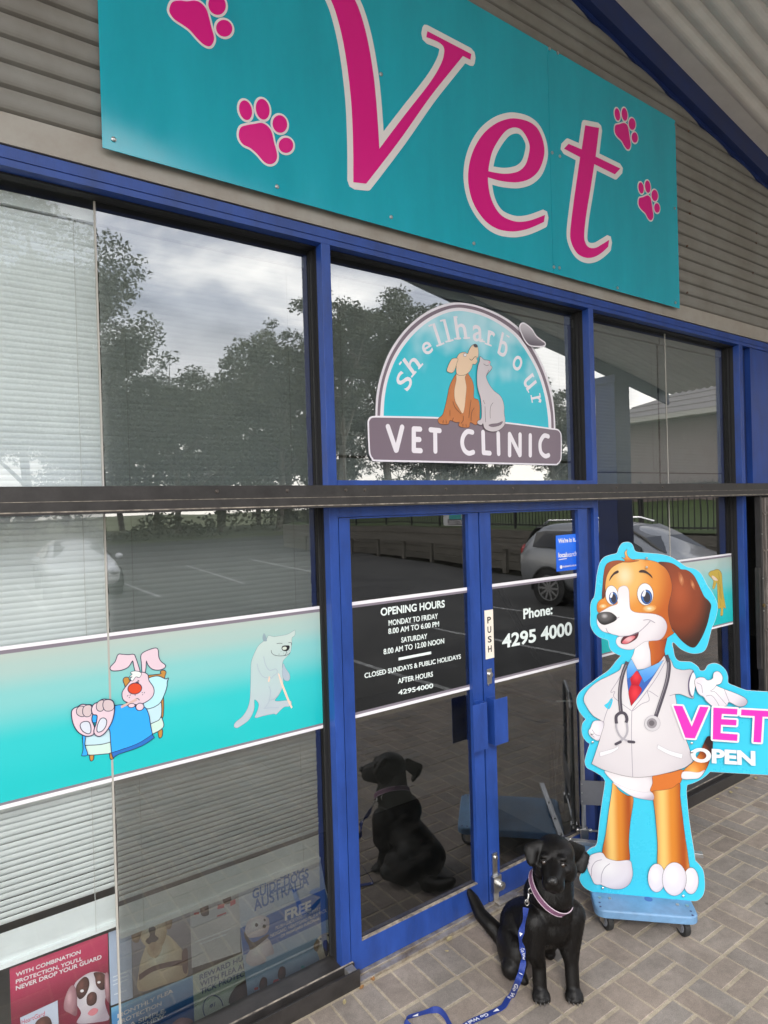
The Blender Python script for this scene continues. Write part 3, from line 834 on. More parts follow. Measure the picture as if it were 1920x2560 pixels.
# --- brick house beyond the fence
hs = thing('brick_house', 'mauve brick house with grey tiled hip roof on the grass bank', 'house', (26, -7, 1.95))
M_BRK = mat('mauve_brick', (0.21, 0.165, 0.155), 0.85, var=0.2, vscale=7, stretch=(1, 1, 3))
MB().box(22.6, 34, -13.8, 3.0, 1.7, 5.0).build('wall', M_BRK, hs)
M_TILE = mat('grey_roof_tile', (0.20, 0.178, 0.168), 0.7, var=0.2, vscale=5)
mb = MB(); ov = .6
x0, x1, y0, y1, ze, zp = 22.6 - ov, 34 + ov, -13.8 - ov, 3.0 + ov, 5.15, 7.9
NR = 9
for k in range(NR):                                  # stepped courses of tiles
    a = k / NR; b = (k + 1) / NR; hw = (x1 - x0) / 2
    def rg(t, z): return [(x0 + hw * t * .98, y0 + hw * t * .98, z), (x1 - hw * t * .98, y0 + hw * t * .98, z), (x1 - hw * t * .98, y1 - hw * t * .98, z), (x0 + hw * t * .98, y1 - hw * t * .98, z)]
    A = rg(a, ze + (zp - ze) * a + .045); B = rg(b, ze + (zp - ze) * b); C0 = rg(a, ze + (zp - ze) * a)
    for i in range(4):
        j = (i + 1) % 4; mb.add([A[i], A[j], B[j], B[i]], [(0, 1, 2, 3)]); mb.add([C0[i], C0[j], A[j], A[i]], [(0, 1, 2, 3)])
mb.build('roof', M_TILE, hs)
mb = MB(); mb.box(x0 - .05, x1 + .05, y0 - .05, y1 + .05, 4.98, 5.15); mb.build('eaves', mat('cream_eaves', (.42, .40, .35), .6), hs)
# --- trees at the far side of the car park
def leaf_material():
    m = bpy.data.materials.new('gum_leaves'); m.use_nodes = True
    t = m.node_tree; b = t.nodes['Principled BSDF']; b.inputs['Roughness'].default_value = 0.55
    tcn = N(t, 'ShaderNodeTexCoord'); nz = N(t, 'ShaderNodeTexNoise'); nz.inputs['Scale'].default_value = 0.55; nz.inputs['Detail'].default_value = 5
    t.links.new(tcn.outputs['Object'], nz.inputs['Vector'])
    rp = N(t, 'ShaderNodeValToRGB'); e_ = rp.color_ramp.elements
    e_[0].position = .34; e_[0].color = (.040, .050, .024, 1); e_[1].position = .66; e_[1].color = (.125, .135, .068, 1)
    t.links.new(nz.outputs['Fac'], rp.inputs['Fac']); t.links.new(rp.outputs['Color'], b.inputs['Base Color'])
    tr = N(t, 'ShaderNodeBsdfTranslucent'); mxs = N(t, 'ShaderNodeMixShader'); mxs.inputs[0].default_value = .32
    t.links.new(rp.outputs['Color'], tr.inputs['Color']); t.links.new(b.outputs[0], mxs.inputs[1]); t.links.new(tr.outputs[0], mxs.inputs[2])
    t.links.new(mxs.outputs[0], t.nodes['Material Output'].inputs['Surface'])
    return m
M_LEAF = leaf_material()
M_BARK = mat('gum_bark', (0.20, 0.175, 0.145), 0.85, var=0.4, vscale=3, dirt=(.09, .075, .06))

def tree_meshes(seed, H, W, base, ncl, leaf):
    """trunk with limbs reaching to foliage clumps spread through the crown; a crown mesh of leaf-sized faces"""
    r = random.Random(seed); tb = MB(); clumps = []
    lean = Vector((r.uniform(-.06, .06), r.uniform(-.06, .06), 1)); top = H * .86
    tp_ = [Vector((0, 0, -.3))]
    for i in range(1, 9): tp_.append(Vector((lean.x * top * i / 8 + r.uniform(-.02, .02) * H * .4, lean.y * top * i / 8 + r.uniform(-.02, .02) * H * .4, top * i / 8)))
    tb.tube(tp_, [H * .019 * (1 - .088 * i) for i in range(9)], 8)
    lobes = [(Vector((W * .62 * r.random() ** .5 * math.cos(a), W * .62 * r.random() ** .5 * math.sin(a), H * (base + (1 - base) * r.uniform(.22, .80)))), W * r.uniform(.34, .5)) for a in [2 * math.pi * (k + r.random() * .7) / 9 for k in range(9)]]
    lobes += [(Vector((r.uniform(-.2, .2) * W, r.uniform(-.2, .2) * W, H * .84)), W * .42), (Vector((r.uniform(-.3, .3) * W, r.uniform(-.3, .3) * W, H * .66)), W * .5)]
    for c, R_ in lobes:
        a = tp_[max(2, min(7, int(c.z / top * 8 * .72)))]; m_ = a.lerp(c, .5) + Vector((r.uniform(-.4, .4), r.uniform(-.4, .4), -H * .02))
        tb.tube([a, m_, c], [H * .008, H * .0055, H * .002], 5)
        for _ in range(max(4, ncl // 11)):
            d = Vector((r.gauss(0, 1), r.gauss(0, 1), r.gauss(0, 1))).normalized(); d.z = d.z * .75 + .12
            q = c + d * R_ * r.uniform(.55, 1.0)
            if q.z < H * base * .8: continue
            clumps.append((q, R_ * r.uniform(.25, .42)))
            if r.random() < .5: tb.tube([c, c.lerp(q, .5) + Vector((0, 0, -.1)), q], [H * .0035, H * .0022, H * .001], 4)
    v = []; f = []
    for c, R_ in clumps:
        R_ = max(.6, R_); n_ = int(120 * (R_ / 1.3) ** 1.7) + 20
        for _ in range(n_):
            d = Vector((r.gauss(0, 1), r.gauss(0, 1), r.gauss(0, 1))).normalized() * (R_ * r.random() ** .38); d.z = d.z * .62 + R_ * .08
            p_ = c + d
            a = Vector((r.gauss(0, 1), r.gauss(0, 1), r.gauss(0, .8))).normalized(); b = a.cross(Vector((r.gauss(0, 1), r.gauss(0, 1), r.gauss(0, 1)))).normalized()
            l = leaf * r.uniform(.6, 1.35); w_ = l * .45; k = len(v)
            v += [p_ - a * l, p_ + b * w_, p_ + a * l, p_ - b * w_]; f.append((k, k + 1, k + 2, k + 3))
    zm = max(p_.z for p_ in v); k_ = H / zm
    me = bpy.data.meshes.new('crown'); me.from_pydata([p_ * k_ for p_ in v], [], f); me.update()
    tb.v = [tuple(Vector(p_) * k_) for p_ in tb.v]
    return tb, me
KINDS = {}
def tree(kind, x, y, h, rz, name, label, grp=None, z=0.0):
    seed, H = kind[0], kind[1]
    t = thing(name, label, 'tree', (0, 0, 0), grp)
    if seed not in KINDS:
        tb, cm = tree_meshes(*kind)
        tr = tb.build('trunk', M_BARK, t); cr_ = link_mesh('crown', cm, M_LEAF, t); KINDS[seed] = (tr.data, cr_.data)
    else:
        for nm, me in zip(('trunk', 'crown'), KINDS[seed]):
            o = bpy.data.objects.new(nm, me); COL.objects.link(o); o.parent = t
    s = h / H
    t.location = (x, y, z); t.rotation_euler = (0, 0, rz); t.scale = (s, s, s)
    return t
K1 = (11, 23.5, 13.2, .12, 330, .185); K2 = (12, 15, 6.6, .12, 170, .165); K3 = (13, 25, 7.4, .24, 190, .18); K4 = (15, 12, 5.4, .10, 150, .165)
TG = 'gum trees beyond the car park'
for i, (k, x, y, s, lab) in enumerate((
    (K1, 5.4, -50, 23.0, 'broad domed gum tree, tallest of those at the left end of the far row'),
    (K1, -14.0, -56, 18.5, 'broad domed gum tree at the far left end of the row beyond the car park'),
    (K2, 16.2, -50, 15.0, 'low round gum tree right of the tallest broad one'),
    (K2, 20.6, -52, 15.2, 'low round gum tree in the middle of the far row'),
    (K4, 24.6, -49, 16.6, 'bushy gum tree just left of the tall open ones'),
    (K3, 28.0, -54, 20.5, 'mid height open gum tree behind the bushy one'),
    (K3, 32.0, -50, 24.0, 'tall open gum tree with bare forked limbs'),
    (K3, 38.4, -51, 25.2, 'tallest open gum tree beside the forked one, at the right'),
    (K2, 46.0, -54, 16.5, 'low round gum tree right of the tall open pair'),
    (K2, 63.5, -51, 17.5, 'gum tree well right of the others near the house end'),
    (K4, 69.0, -50, 14.5, 'bushy gum tree at the right end of the row'),
    (K4, 9.5, -60, 14.5, 'bushy gum tree half hidden behind the tallest domed one'),
    (K4, 15.0, -63, 15.5, 'bushy gum tree showing between the domed tree and the first low round one'),
    (K2, 19.0, -66, 17, 'low round gum tree in the back row behind the first low round one'),
    (K4, 24.5, -62, 15.5, 'bushy gum tree in the back row behind the front bushy one'),
    (K2, 29.5, -64, 17, 'low round gum tree in the back row left of the forked tree'),
    (K4, 35.0, -60, 15.5, 'bushy gum tree in the back row between the tall open pair'),
    (K2, 41.0, -62, 16.5, 'low round gum tree in the back row right of the tall open pair'),
    (K4, 52.0, -58, 14, 'bushy gum tree in the gap right of the tall open pair'),
    (K2, 58.0, -60, 14.5, 'low round gum tree far back toward the house end'))):
    tree(k, x, y, s, i * 1.9, 'gum_tree', lab, TG, -.1)
for i, (x, y, s, lab) in enumerate(((40, -19, 10.5, 'bushy tree behind the brick house roof'), (46, -9, 11, 'rounder bushy tree farther right behind the brick house'))):
    tree(K4, x, y, s, i * 2.2 + .5, 'bushy_tree', lab, 'bushy trees behind the house', 2.2)
# undergrowth along the far verge
mb = MB(); r_ = random.Random(5); vv = []; ff = []
for i in range(11000):
    x = r_.uniform(-35, 75); y = -47 + r_.uniform(-6, 1.0) - (abs(x - 20) * .03); hmax = 2.2 + 1.5 * math.sin(x * .35) + 1.2 * math.sin(x * .9 + 1)
    p_ = Vector((x, y, max(.1, r_.random() ** .7 * max(.5, hmax)))); a = Vector((r_.gauss(0, 1), r_.gauss(0, 1), r_.gauss(0, 1))).normalized() * .22; b = a.cross(Vector((r_.gauss(0, 1), r_.gauss(0, 1), 1))).normalized() * .12
    k = len(vv); vv += [p_ - a, p_ + b, p_ + a, p_ - b]; ff.append((k, k + 1, k + 2, k + 3))
mb.add(vv, ff); tag(mb.build('undergrowth', M_LEAF), 'low green undergrowth along the far edge of the car park', 'undergrowth', kind='stuff')

# --- cars
def car(name, label, loc, rz, paint, roof, kind):
    """lofted body: stations along the length (y, from tail to nose); half sections (x, z)"""
    t = thing(name, label, 'car', (0, 0, 0))
    W = .90
    #        y     sill   bumper  belt  roofedge(x,z)  roof
    if kind == 'suv':
        st = [(-2.28, .42, .80, 1.02, .62, 1.10, 1.14), (-2.22, .36, .84, 1.06, .66, 1.20, 1.24), (-1.95, .30, .90, 1.10, .66, 1.52, 1.57), (-1.55, .27, .91, 1.10, .66, 1.58, 1.64), (-.6, .26, .92, 1.07, .66, 1.60, 1.67), (.25, .26, .92, 1.05, .64, 1.56, 1.62), (.62, .26, .92, 1.04, .62, 1.40, 1.44), (1.12, .26, .91, 1.03, .74, 1.09, 1.12), (1.5, .27, .90, .98, .70, 1.03, 1.07), (2.0, .30, .86, .88, .62, .94, .97), (2.22, .36, .78, .74, .55, .80, .82), (2.30, .44, .70, .62, .5, .66, .68)]
    else:
        st = [(-2.25, .42, .76, .86, .58, .94, .97), (-2.15, .34, .82, .92, .60, 1.00, 1.02), (-1.75, .28, .86, .96, .62, 1.08, 1.10), (-1.15, .25, .87, .95, .58, 1.36, 1.40), (-.5, .24, .88, .94, .58, 1.40, 1.45), (.15, .24, .88, .92, .57, 1.38, 1.43), (.55, .24, .88, .91, .58, 1.24, 1.28), (1.05, .24, .87, .90, .68, .95, .98), (1.5, .26, .86, .85, .66, .90, .93), (2.0, .30, .80, .74, .58, .80, .83), (2.22, .36, .72, .62, .5, .67, .69)]
    def half(s_):
        y, zs, xw, zb, xr, ze, zr_ = s_
        return [(0, zs), (xw * .8, zs), (xw * .97, zs + .10), (xw, (zs + zb) / 2 + .05), (xw * .965, zb), (xr, ze), (xr * .6, zr_), (0, zr_ + .01)]
    n = 8; ring = []
    for s_ in st:
        h = half(s_); ring.append([Vector((x, s_[0], z)) for x, z in h] + [Vector((-x, s_[0], z)) for x, z in h[-2:0:-1]])
    m_ = len(ring[0]); v = [p_ for g in ring for p_ in g]; f = []
    for i in range(len(ring) - 1):
        for k in range(m_): f.append((i * m_ + k, i * m_ + (k + 1) % m_, (i + 1) * m_ + (k + 1) % m_, (i + 1) * m_ + k))
    f += [tuple(range(m_)), tuple(range((len(ring) - 1) * m_, len(ring) * m_))]
    mb = MB(); mb.add(v, f); b = mb.build('body', paint, t, smooth=True)
    sd_ = b.modifiers.new('subd', 'SUBSURF'); sd_.levels = 2; sd_.render_levels = 2
    glass = mat('car_glass', (.015, .017, .018), .05, spec=.8); rub = mat('tyre_rubber', (.018, .018, .018), .75); rimm = mat('alloy_rim', (.5, .5, .5), .3, metal=.9)
    hw = [s_ for s_ in st if s_[5] > s_[3] + .2]
    ys = [s_[0] for s_ in hw]
    for s in (1, -1):                                 # side glass between belt and roof edge, set just proud
        mb = MB(); P = []
        for s_ in [(ys[0] + .12,) + hw[0][1:]] + hw[1:-1] + [(ys[-1] + .1,) + hw[-1][1:]]:
            y, zs, xw, zb, xr, ze, zr_ = s_; xb = xw * .965
            lo = Vector((xb + (xr - xb) * .10 + .018, y, zb + (ze - zb) * .10 + .01)); hi = Vector((xb + (xr - xb) * .80 + .028, y, zb + (ze - zb) * .80))
            if s_[5] - s_[3] < .38: hi = lo.lerp(hi, .55)
            P.append((lo, hi))
        vs = [Vector((p_.x * s, p_.y, p_.z)) for q in P for p_ in q]
        mb.add(vs, [(2 * i, 2 * i + 2, 2 * i + 3, 2 * i + 1) for i in range(len(P) - 1)]); o = mb.build('side_window', glass, t)
        sol = o.modifiers.new('t', 'SOLIDIFY'); sol.thickness = .02; sol.offset = 0
    a, c = st[5], st[7]                               # windscreen and rear screen
    def screen(a, c, nm):
        vs = [Vector((sx * (q[4] * .9), q[0], q[5] + .02)) for q in (a, c) for sx in (-1, 1)]
        mid = [(vs[0] + vs[2]) / 2 + Vector((0, 0, .035)), (vs[1] + vs[3]) / 2 + Vector((0, 0, .035))]
        vs = [vs[0], vs[1], mid[0], mid[1], vs[2], vs[3]]
        o = MB().add(vs, [(0, 1, 3, 2), (2, 3, 5, 4)]).build(nm, glass, t); sol = o.modifiers.new('t', 'SOLIDIFY'); sol.thickness = .03; sol.offset = 0
    screen(st[5], st[7], 'windscreen'); screen(st[1], st[2 if kind == 'suv' else 3], 'rear_window')
    rad = .345 if kind == 'suv' else .31
    for sx in (-1, 1):
        for y in (-1.42, 1.35):
            xo = sx * (W - .09)
            wheel = MB().cyl((xo - .1, y, rad), (xo + .1, y, rad), rad, 28).build('wheel', rub, t, bevel=.03)
            mb = MB(); xf = xo + sx * .104
            mb.tube([(xo, y, rad), (xf, y, rad)], rad * .16, 12)
            for k in range(10):
                an = 2 * math.pi * k / 10; d = Vector((0, math.cos(an), math.sin(an)))
                mb.obox(Vector((xf - sx * .01, y, rad)) + d * rad * .40, d, (1, 0, 0), d.cross(Vector((1, 0, 0))), rad * .30, .012, .02)
            ringp = [Vector((xf - sx * .012, y + rad * .72 * math.cos(2 * math.pi * k / 24), rad + rad * .72 * math.sin(2 * math.pi * k / 24))) for k in range(25)]
            mb.tube(ringp, .018, 6, cap=False); mb.build('rim', rimm, wheel)
            xa = sx * (W + .012)
            arc = [(xa, y + (rad + .07) * math.cos(R(a_)), rad + (rad + .07) * math.sin(R(a_))) for a_ in range(-8, 189, 14)]
            MB().tube(arc, .022, 6).build('wheel_arch', mat('black_trim', (.02, .02, .02), .6), t)
            MB().cyl((sx * .5, y, rad + .02), (sx * (W + .006), y, rad + .02), rad + .055, 28).build('wheel_well', MATS['black_gasket_and_shade'], t)
        MB().ball((sx * .70, -2.17, 1.0 if kind == 'suv' else .84), .14, 12, 8, .75, .75, 1.35).build('tail_light', mat('red_lens', (.45, .012, .012), .15), t, smooth=True)
        MB().ball((sx * .62, 2.1, .76 if kind == 'suv' else .66), .14, 12, 8, 1.2, 1.0, .6).build('headlight', mat('clear_lens', (.6, .6, .6), .1), t, smooth=True)
        MB().box(*sorted((sx * .895, sx * .925)), -.32, -.14, .93, .96).build('door_handle', paint, t)
        MB().ball((sx * 1.0, .72, 1.06 if kind == 'suv' else .96), .1, 10, 7, 1, .7, .75).build('mirror', paint, t, smooth=True)
        if kind == 'suv':
            MB().tube([(sx * .58, -1.75, 1.60), (sx * .6, -1.6, 1.68), (sx * .6, -.2, 1.72), (sx * .57, .15, 1.64)], .022, 6).build('roof_rail', rimm, t)
    t.location = loc; t.rotation_euler = (0, 0, rz)
    return t
M_SILV = mat('silver_paint', (.36, .37, .38), .32, metal=.55, coat=.6)
M_CWHT = mat('white_car_paint', (.75, .75, .74), .3, coat=.6)
car('parked_suv', 'silver four wheel drive with roof rails parked nose to the footpath', (10.87, -4.78, -.025), 0, M_SILV, 1, 'suv')
car('parked_car', 'white sedan parked in the far row of bays', (3.1, -16.6, -.025), R(3), M_CWHT, 0, 'sedan')
# orange marker post at the far verge
p_ = mirrored((788, 1392))
mk = thing('marker_post', 'orange marker post at the far edge of the car park', 'post', (p_.x, p_.y, -.02))
MB().cyl((p_.x, p_.y, -.02), (p_.x, p_.y, .75), .11, 12, r2=.09).build('post', mat('orange_plastic', (.5, .09, .03), .5), mk)
MB().cyl((p_.x, p_.y, -.02), (p_.x, p_.y, .05), .22, 14).build('base', MATS['tyre_rubber'], mk)
# ================================================================== SIGNS, LETTERING AND WINDOW GRAPHICS
def sheet_geom(mb, loops, pl, d0, th, mi=0):
    loops = [l if (area(l) > 0) == (i == 0) else l[::-1] for i, l in enumerate(loops)]
    fl = [p_ for l in loops for p_ in l]; n = len(fl)
    tris = tessellate_polygon([[Vector((p_[0], p_[1], 0)) for p_ in l] for l in loops]); fs = []
    for t in tris:
        a, b, c = (fl[i] for i in t)
        if (b[0] - a[0]) * (c[1] - a[1]) - (b[1] - a[1]) * (c[0] - a[0]) < 0: t = t[::-1]
        fs.append(tuple(t)); fs.append(tuple(n + i for i in t[::-1]))
    k = 0
    for l in loops:
        for i in range(len(l)):
            a = k + i; b = k + (i + 1) % len(l); fs.append((a, n + a, n + b, b))
        k += len(l)
    mb.add([pl.pt(u, v, d0 + th) for u, v in fl] + [pl.pt(u, v, d0) for u, v in fl], fs, mi)

def raw_build(mb, name, m, parent):
    me = bpy.data.meshes.new(name); me.from_pydata(mb.v, [], mb.f); me.update()
    if any(mb.mi): me.polygons.foreach_set('material_index', mb.mi)
    return link_mesh(name, me, m, parent)

class Art:
    """flat printed artwork traced on a plane; every next shape lies a hair above the one before"""
    def __init__(s, pl, zm, parent, d0=0.0006, step=0.00035):
        s.pl = pl; s.zm = zm; s.par = parent; s.d = d0; s.step = step
    def uv(s, pts): return [s.pl.uv(s.zm(*p_[:2])) for p_ in pts]
    def poly(s, name, pts, m, edge=0, em=None, n=5, holes=(), parent=None, clip=None):
        L = s.uv(sm(pts, n)); H = [s.uv(sm(h, n)) for h in holes]
        mb = MB(); th = s.step * .8
        if edge:
            sheet_geom(mb, [grow(L, edge)] + [grow(h, -edge) for h in H], s.pl, s.d, th, 1); s.d += s.step
        sheet_geom(mb, [L] + H, s.pl, s.d, th, 0); s.d += s.step
        return raw_build(mb, name, [m, em] if edge else m, parent or s.par)
    def ell(s, name, cx, cy, rx, ry, ang, m, edge=0, em=None, parent=None):
        return s.poly(name, ellipse(cx, cy, rx, ry, ang), m, edge, em, n=1, parent=parent)
    def line(s, name, pts, w, m, parent=None, closed=False):
        """w in metres (number or taper list end-to-end)"""
        P = s.uv(sm(pts, 5, closed=False))
        if isinstance(w, (list, tuple)):
            k = len(P); w = [w[0] + (w[-1] - w[0]) * i / (k - 1) if len(w) == 2 else w[min(len(w) - 1, int(i / (k - 1) * (len(w) - 1) + .5))] for i in range(k)]
        mb = MB(); sheet_geom(mb, [band2(P, w)], s.pl, s.d, s.step * .8, 0); s.d += s.step
        return raw_build(mb, name, m, parent or s.par)
    def lines(s, name, many, w, m, parent=None):
        mb = MB()
        for pts in many: sheet_geom(mb, [band2(s.uv(sm(pts, 4, closed=False)), w)], s.pl, s.d, s.step * .8, 0)
        s.d += s.step
        return raw_build(mb, name, m, parent or s.par)
    def caps(s, name, pts, w, m, parent=None):
        """a thick stroke with round ends (w in metres)"""
        P = s.uv(sm(pts, 5, closed=False)); r = w / 2
        a0 = math.atan2(P[0][1] - P[1][1], P[0][0] - P[1][0]); a1 = math.atan2(P[-1][1] - P[-2][1], P[-1][0] - P[-2][0])
        B = band2(P, w); k = len(P)
        c1 = [(P[-1][0] + r * math.cos(a1 + t), P[-1][1] + r * math.sin(a1 + t)) for t in [math.pi / 2 - math.pi * i / 8 for i in range(1, 8)]]
        c0 = [(P[0][0] + r * math.cos(a0 + t), P[0][1] + r * math.sin(a0 + t)) for t in [math.pi / 2 - math.pi * i / 8 for i in range(1, 8)]]
        mb = MB(); sheet_geom(mb, [B[:k] + c1 + B[k:] + c0], s.pl, s.d, s.step * .8, 0); s.d += s.step
        return raw_build(mb, name, m, parent or s.par)
    def txt(s, name, body, a, b, top, m, bold=.02, spacing=1.0, parent=None, cap=True):
        """baseline from zoom point a to b; `top` = zoom point of the capital top above a"""
        A = s.pl.uv(s.zm(*a)); B = s.pl.uv(s.zm(*b)); T = s.pl.uv(s.zm(*top))
        dx, dy = B[0] - A[0], B[1] - A[1]; L = math.hypot(dx, dy)
        h = abs((T[0] - A[0]) * (-dy / L) + (T[1] - A[1]) * (dx / L))
        o = text(name, body, s.pl, A, B, h, s.d, m, parent or s.par, bold=bold, th=s.step * .8, spacing=spacing, cap=cap); s.d += s.step
        return o

def ink(name, rgb, rough=.35, **k): return mat('ink_' + name, srgb(*rgb), rough, **k)

# ------------------------------------------------------------------ the big Vet sign
PV = wall_plane(-0.026)
LLq, LRq = (256, 362), (1695.5, 773.5)
uLL, uLR, uTR = PV.uv(LLq), PV.uv(LRq), PV.uv((1693, 304))
vet = thing('vet_sign', 'large teal board reading Vet in pink letters bolted to the corrugated wall', 'sign', (2.3, -0.026, 3.30))
zb, zt = (uLL[1] + uLR[1]) / 2, uTR[1]
M_TEAL = mat('teal_panel', srgb(16, 168, 188), 0.13, var=0.085, vscale=2.2, spec=.75, stretch=(2.2, 1, .5))
xs_ = [uLL[0], (uLL[0] * 2 + uLR[0]) / 3 + 1.13, uLR[0] + .02]
for i in range(2):
    flat('board_panel', [[(xs_[i] + (.0012 if i else 0), zb), (xs_[i + 1] - (0 if i else .0012), zb), (xs_[i + 1] - (0 if i else .0012), zt), (xs_[i] + (.0012 if i else 0), zt)]], PV, -0.004, 0.004, M_TEAL, vet)
MB().box(xs_[0] + .04, xs_[2] - .04, -0.022, 0.004, zb + .06, zb + .10).build('batten', M_FLASH, vet)
MB().box(xs_[0] + .04, xs_[2] - .04, -0.022, 0.004, zt - .10, zt - .06).build('batten', M_FLASH, vet)
M_PINK = ink('magenta', (226, 20, 135), .25)
M_SWHT = ink('sign_white', (238, 232, 230), .25)
ZE, ZV, ZP, ZQ = zoomer(1140, 270, 3.7705), zoomer(780, 0, 3.7705), zoomer(400, 0, 4.608), zoomer(1510, 250, 6.91)
V_ = [(60, -250, 1), (110, -130), (175, 0), (225, 130), (280, 340), (320, 560), (350, 790), (370, 1000), (382, 1250), (387, 1500), (387, 1720, 1), (508, 1733, 1), (620, 1590), (840, 1300), (1100, 930), (1290, 690), (1420, 530, 1), (1490, 565, 1), (1498, 512, 1), (1085, 297, 1), (1075, 352, 1), (1190, 400), (1240, 450), (1240, 520), (1215, 600), (1150, 720), (1050, 860), (900, 1050), (740, 1260), (632, 1405, 1), (620, 1200), (600, 930), (575, 700), (535, 450), (490, 250), (440, 90), (400, 0), (330, -150), (420, -130, 1), (430, -180, 1)]
E_ = [(835, 1010, 1), (825, 1075, 1), (740, 1115), (640, 1150), (530, 1165), (400, 1145), (290, 1080), (200, 970), (140, 840), (112, 680), (125, 520), (175, 370), (260, 240), (370, 150), (480, 107), (570, 102), (680, 130), (760, 190), (810, 290), (830, 400), (815, 500), (770, 600), (690, 670), (590, 700), (500, 700), (400, 685), (297, 655, 1), (300, 720), (320, 830), (360, 930), (420, 1010), (500, 1055), (590, 1075), (700, 1060)]
EH = [(302, 598, 1), (310, 530), (340, 410), (400, 300), (470, 215), (545, 185), (610, 205), (660, 270), (690, 350), (685, 430), (655, 530), (600, 590), (530, 615), (450, 622), (370, 612)]
T_ = [(1215, 165, 1), (1345, 190, 1), (1313, 460, 1), (1545, 572, 1), (1495, 627, 1), (1300, 530, 1), (1265, 760), (1225, 1000), (1205, 1190), (1215, 1270), (1250, 1315), (1310, 1320), (1375, 1285), (1440, 1245, 1), (1430, 1310, 1), (1370, 1365), (1300, 1405), (1220, 1412), (1140, 1370), (1085, 1270), (1075, 1160), (1105, 900), (1140, 650), (1167, 465, 1), (1015, 385, 1), (1058, 340, 1), (1182, 392, 1)]
Art(PV, ZV, vet, .001, .001).poly('letter', V_, M_PINK, .030, M_SWHT)
Art(PV, ZE, vet, .001, .001).poly('letter', E_, M_PINK, .030, M_SWHT, holes=[EH])
Art(PV, ZE, vet, .001, .001).poly('letter', T_, M_PINK, .030, M_SWHT)
def paw(zm, pad, toes):
    L = [PV.uv(zm(*p_)) for p_ in sm(pad, 5)]; mb = MB()
    for P in [L] + [[PV.uv(zm(*p_)) for p_ in ellipse(*t)] for t in toes]:
        sheet_geom(mb, [grow(P, .0085)], PV, .001, .0008, 1); sheet_geom(mb, [P], PV, .002, .0008, 0)
    raw_build(mb, 'paw_print', [M_PINK, M_SWHT], vet)
paw(ZP, [(905, 1540), (930, 1470), (1000, 1445), (1090, 1430), (1170, 1420), (1240, 1460), (1285, 1530), (1310, 1640), (1345, 1780), (1330, 1860), (1270, 1895), (1200, 1870), (1120, 1780), (1040, 1710), (960, 1670), (915, 1610)],
    [(983, 1273, 72, 115, -13), (1180, 1262, 78, 120, -10), (1378, 1432, 84, 102, -10), (1448, 1677, 84, 88, 0)])
paw(ZP, [(105, 110), (140, 30), (220, 12), (310, 20), (400, 12), (470, 40), (530, 110), (560, 200), (590, 320), (620, 440), (600, 510), (560, 538), (500, 515), (430, 450), (340, 350), (260, 290), (170, 230), (120, 170)],
    [(655, 62, 100, 115, -15), (737, 330, 92, 98, -30), (270, -160, 85, 130, -15), (480, -165, 90, 135, -12)])
paw(ZQ, [(180, 510), (195, 440), (260, 420), (340, 400), (395, 440), (420, 530), (440, 660), (455, 780), (430, 850), (390, 850), (345, 790), (300, 710), (230, 640), (190, 580)],
    [(225, 253, 45, 108, -8), (350, 252, 50, 112, -6), (480, 418, 58, 102, -4), (525, 652, 52, 90, -4)])
paw(ZQ, [(590, 1770), (605, 1700), (670, 1680), (745, 1650), (795, 1690), (815, 1770), (830, 1880), (845, 1990), (830, 2060), (795, 2080), (755, 2040), (710, 1960), (640, 1890), (600, 1830)],
    [(635, 1522, 45, 98, -8), (750, 1500, 47, 108, -6), (870, 1652, 55, 97, -4), (910, 1868, 48, 82, -4)])
for q in ((284, 349), (692, 467), (977, 543), (1184, 609), (1384, 668), (1398, 670), (1543, 720), (1688, 757), (1686, 521), (952, 186), (1373, 122), (1394, 133), (1380, 382), (1399, 391), (1688, 312)):
    u, v = PV.uv(q); c = PV.pt(u, v, .0)
    MB().tube([c, c + PV.n * .004, c + PV.n * .006], [.0085, .0085, .004], 10).build('screw', M_STEEL, vet)

# ------------------------------------------------------------------ arched clinic sign on the transom glass
PL_ = Plane((0, 0.080, 0), (1, 0, 0), (0, 0, 1))
ZL = zoomer(900, 750, 3.190)
logo = thing('arch_sign', 'arched teal clinic sign with cartoon dog and cat on the transom window', 'sign', (2.3, .08, 2.2))
A = Art(PL_, ZL, logo, -.004, .0003)
M_LW = ink('logo_white', (236, 230, 236), .3); M_LG = ink('logo_grey', (122, 106, 118), .3); M_LN = ink('line_dark', (60, 40, 40), .4)
OUT = [(125, 960, 1), (135, 760), (170, 590), (240, 410), (350, 250), (480, 130), (620, 52), (760, 18), (900, 33), (1040, 78), (1180, 150), (1300, 250), (1400, 400), (1480, 560), (1530, 720), (1555, 880), (1564, 1060, 1)]
p_bd = A.poly('panel', OUT, M_LW); A.d += .003
A.poly('arch_band', [(140, 922, 1), (150, 770), (185, 600), (250, 430), (360, 265), (490, 145), (630, 70), (765, 37), (895, 50), (1030, 95), (1165, 165), (1285, 265), (1385, 410), (1462, 570), (1512, 730), (1540, 890), (1546, 1032, 1)], M_LG)
A.poly('arch_line', [(160, 930, 1), (172, 770), (205, 610), (270, 445), (375, 290), (505, 170), (640, 95), (765, 62), (890, 75), (1020, 118), (1150, 190), (1265, 285), (1362, 425), (1440, 580), (1490, 740), (1520, 900), (1527, 1030, 1)], M_LW)
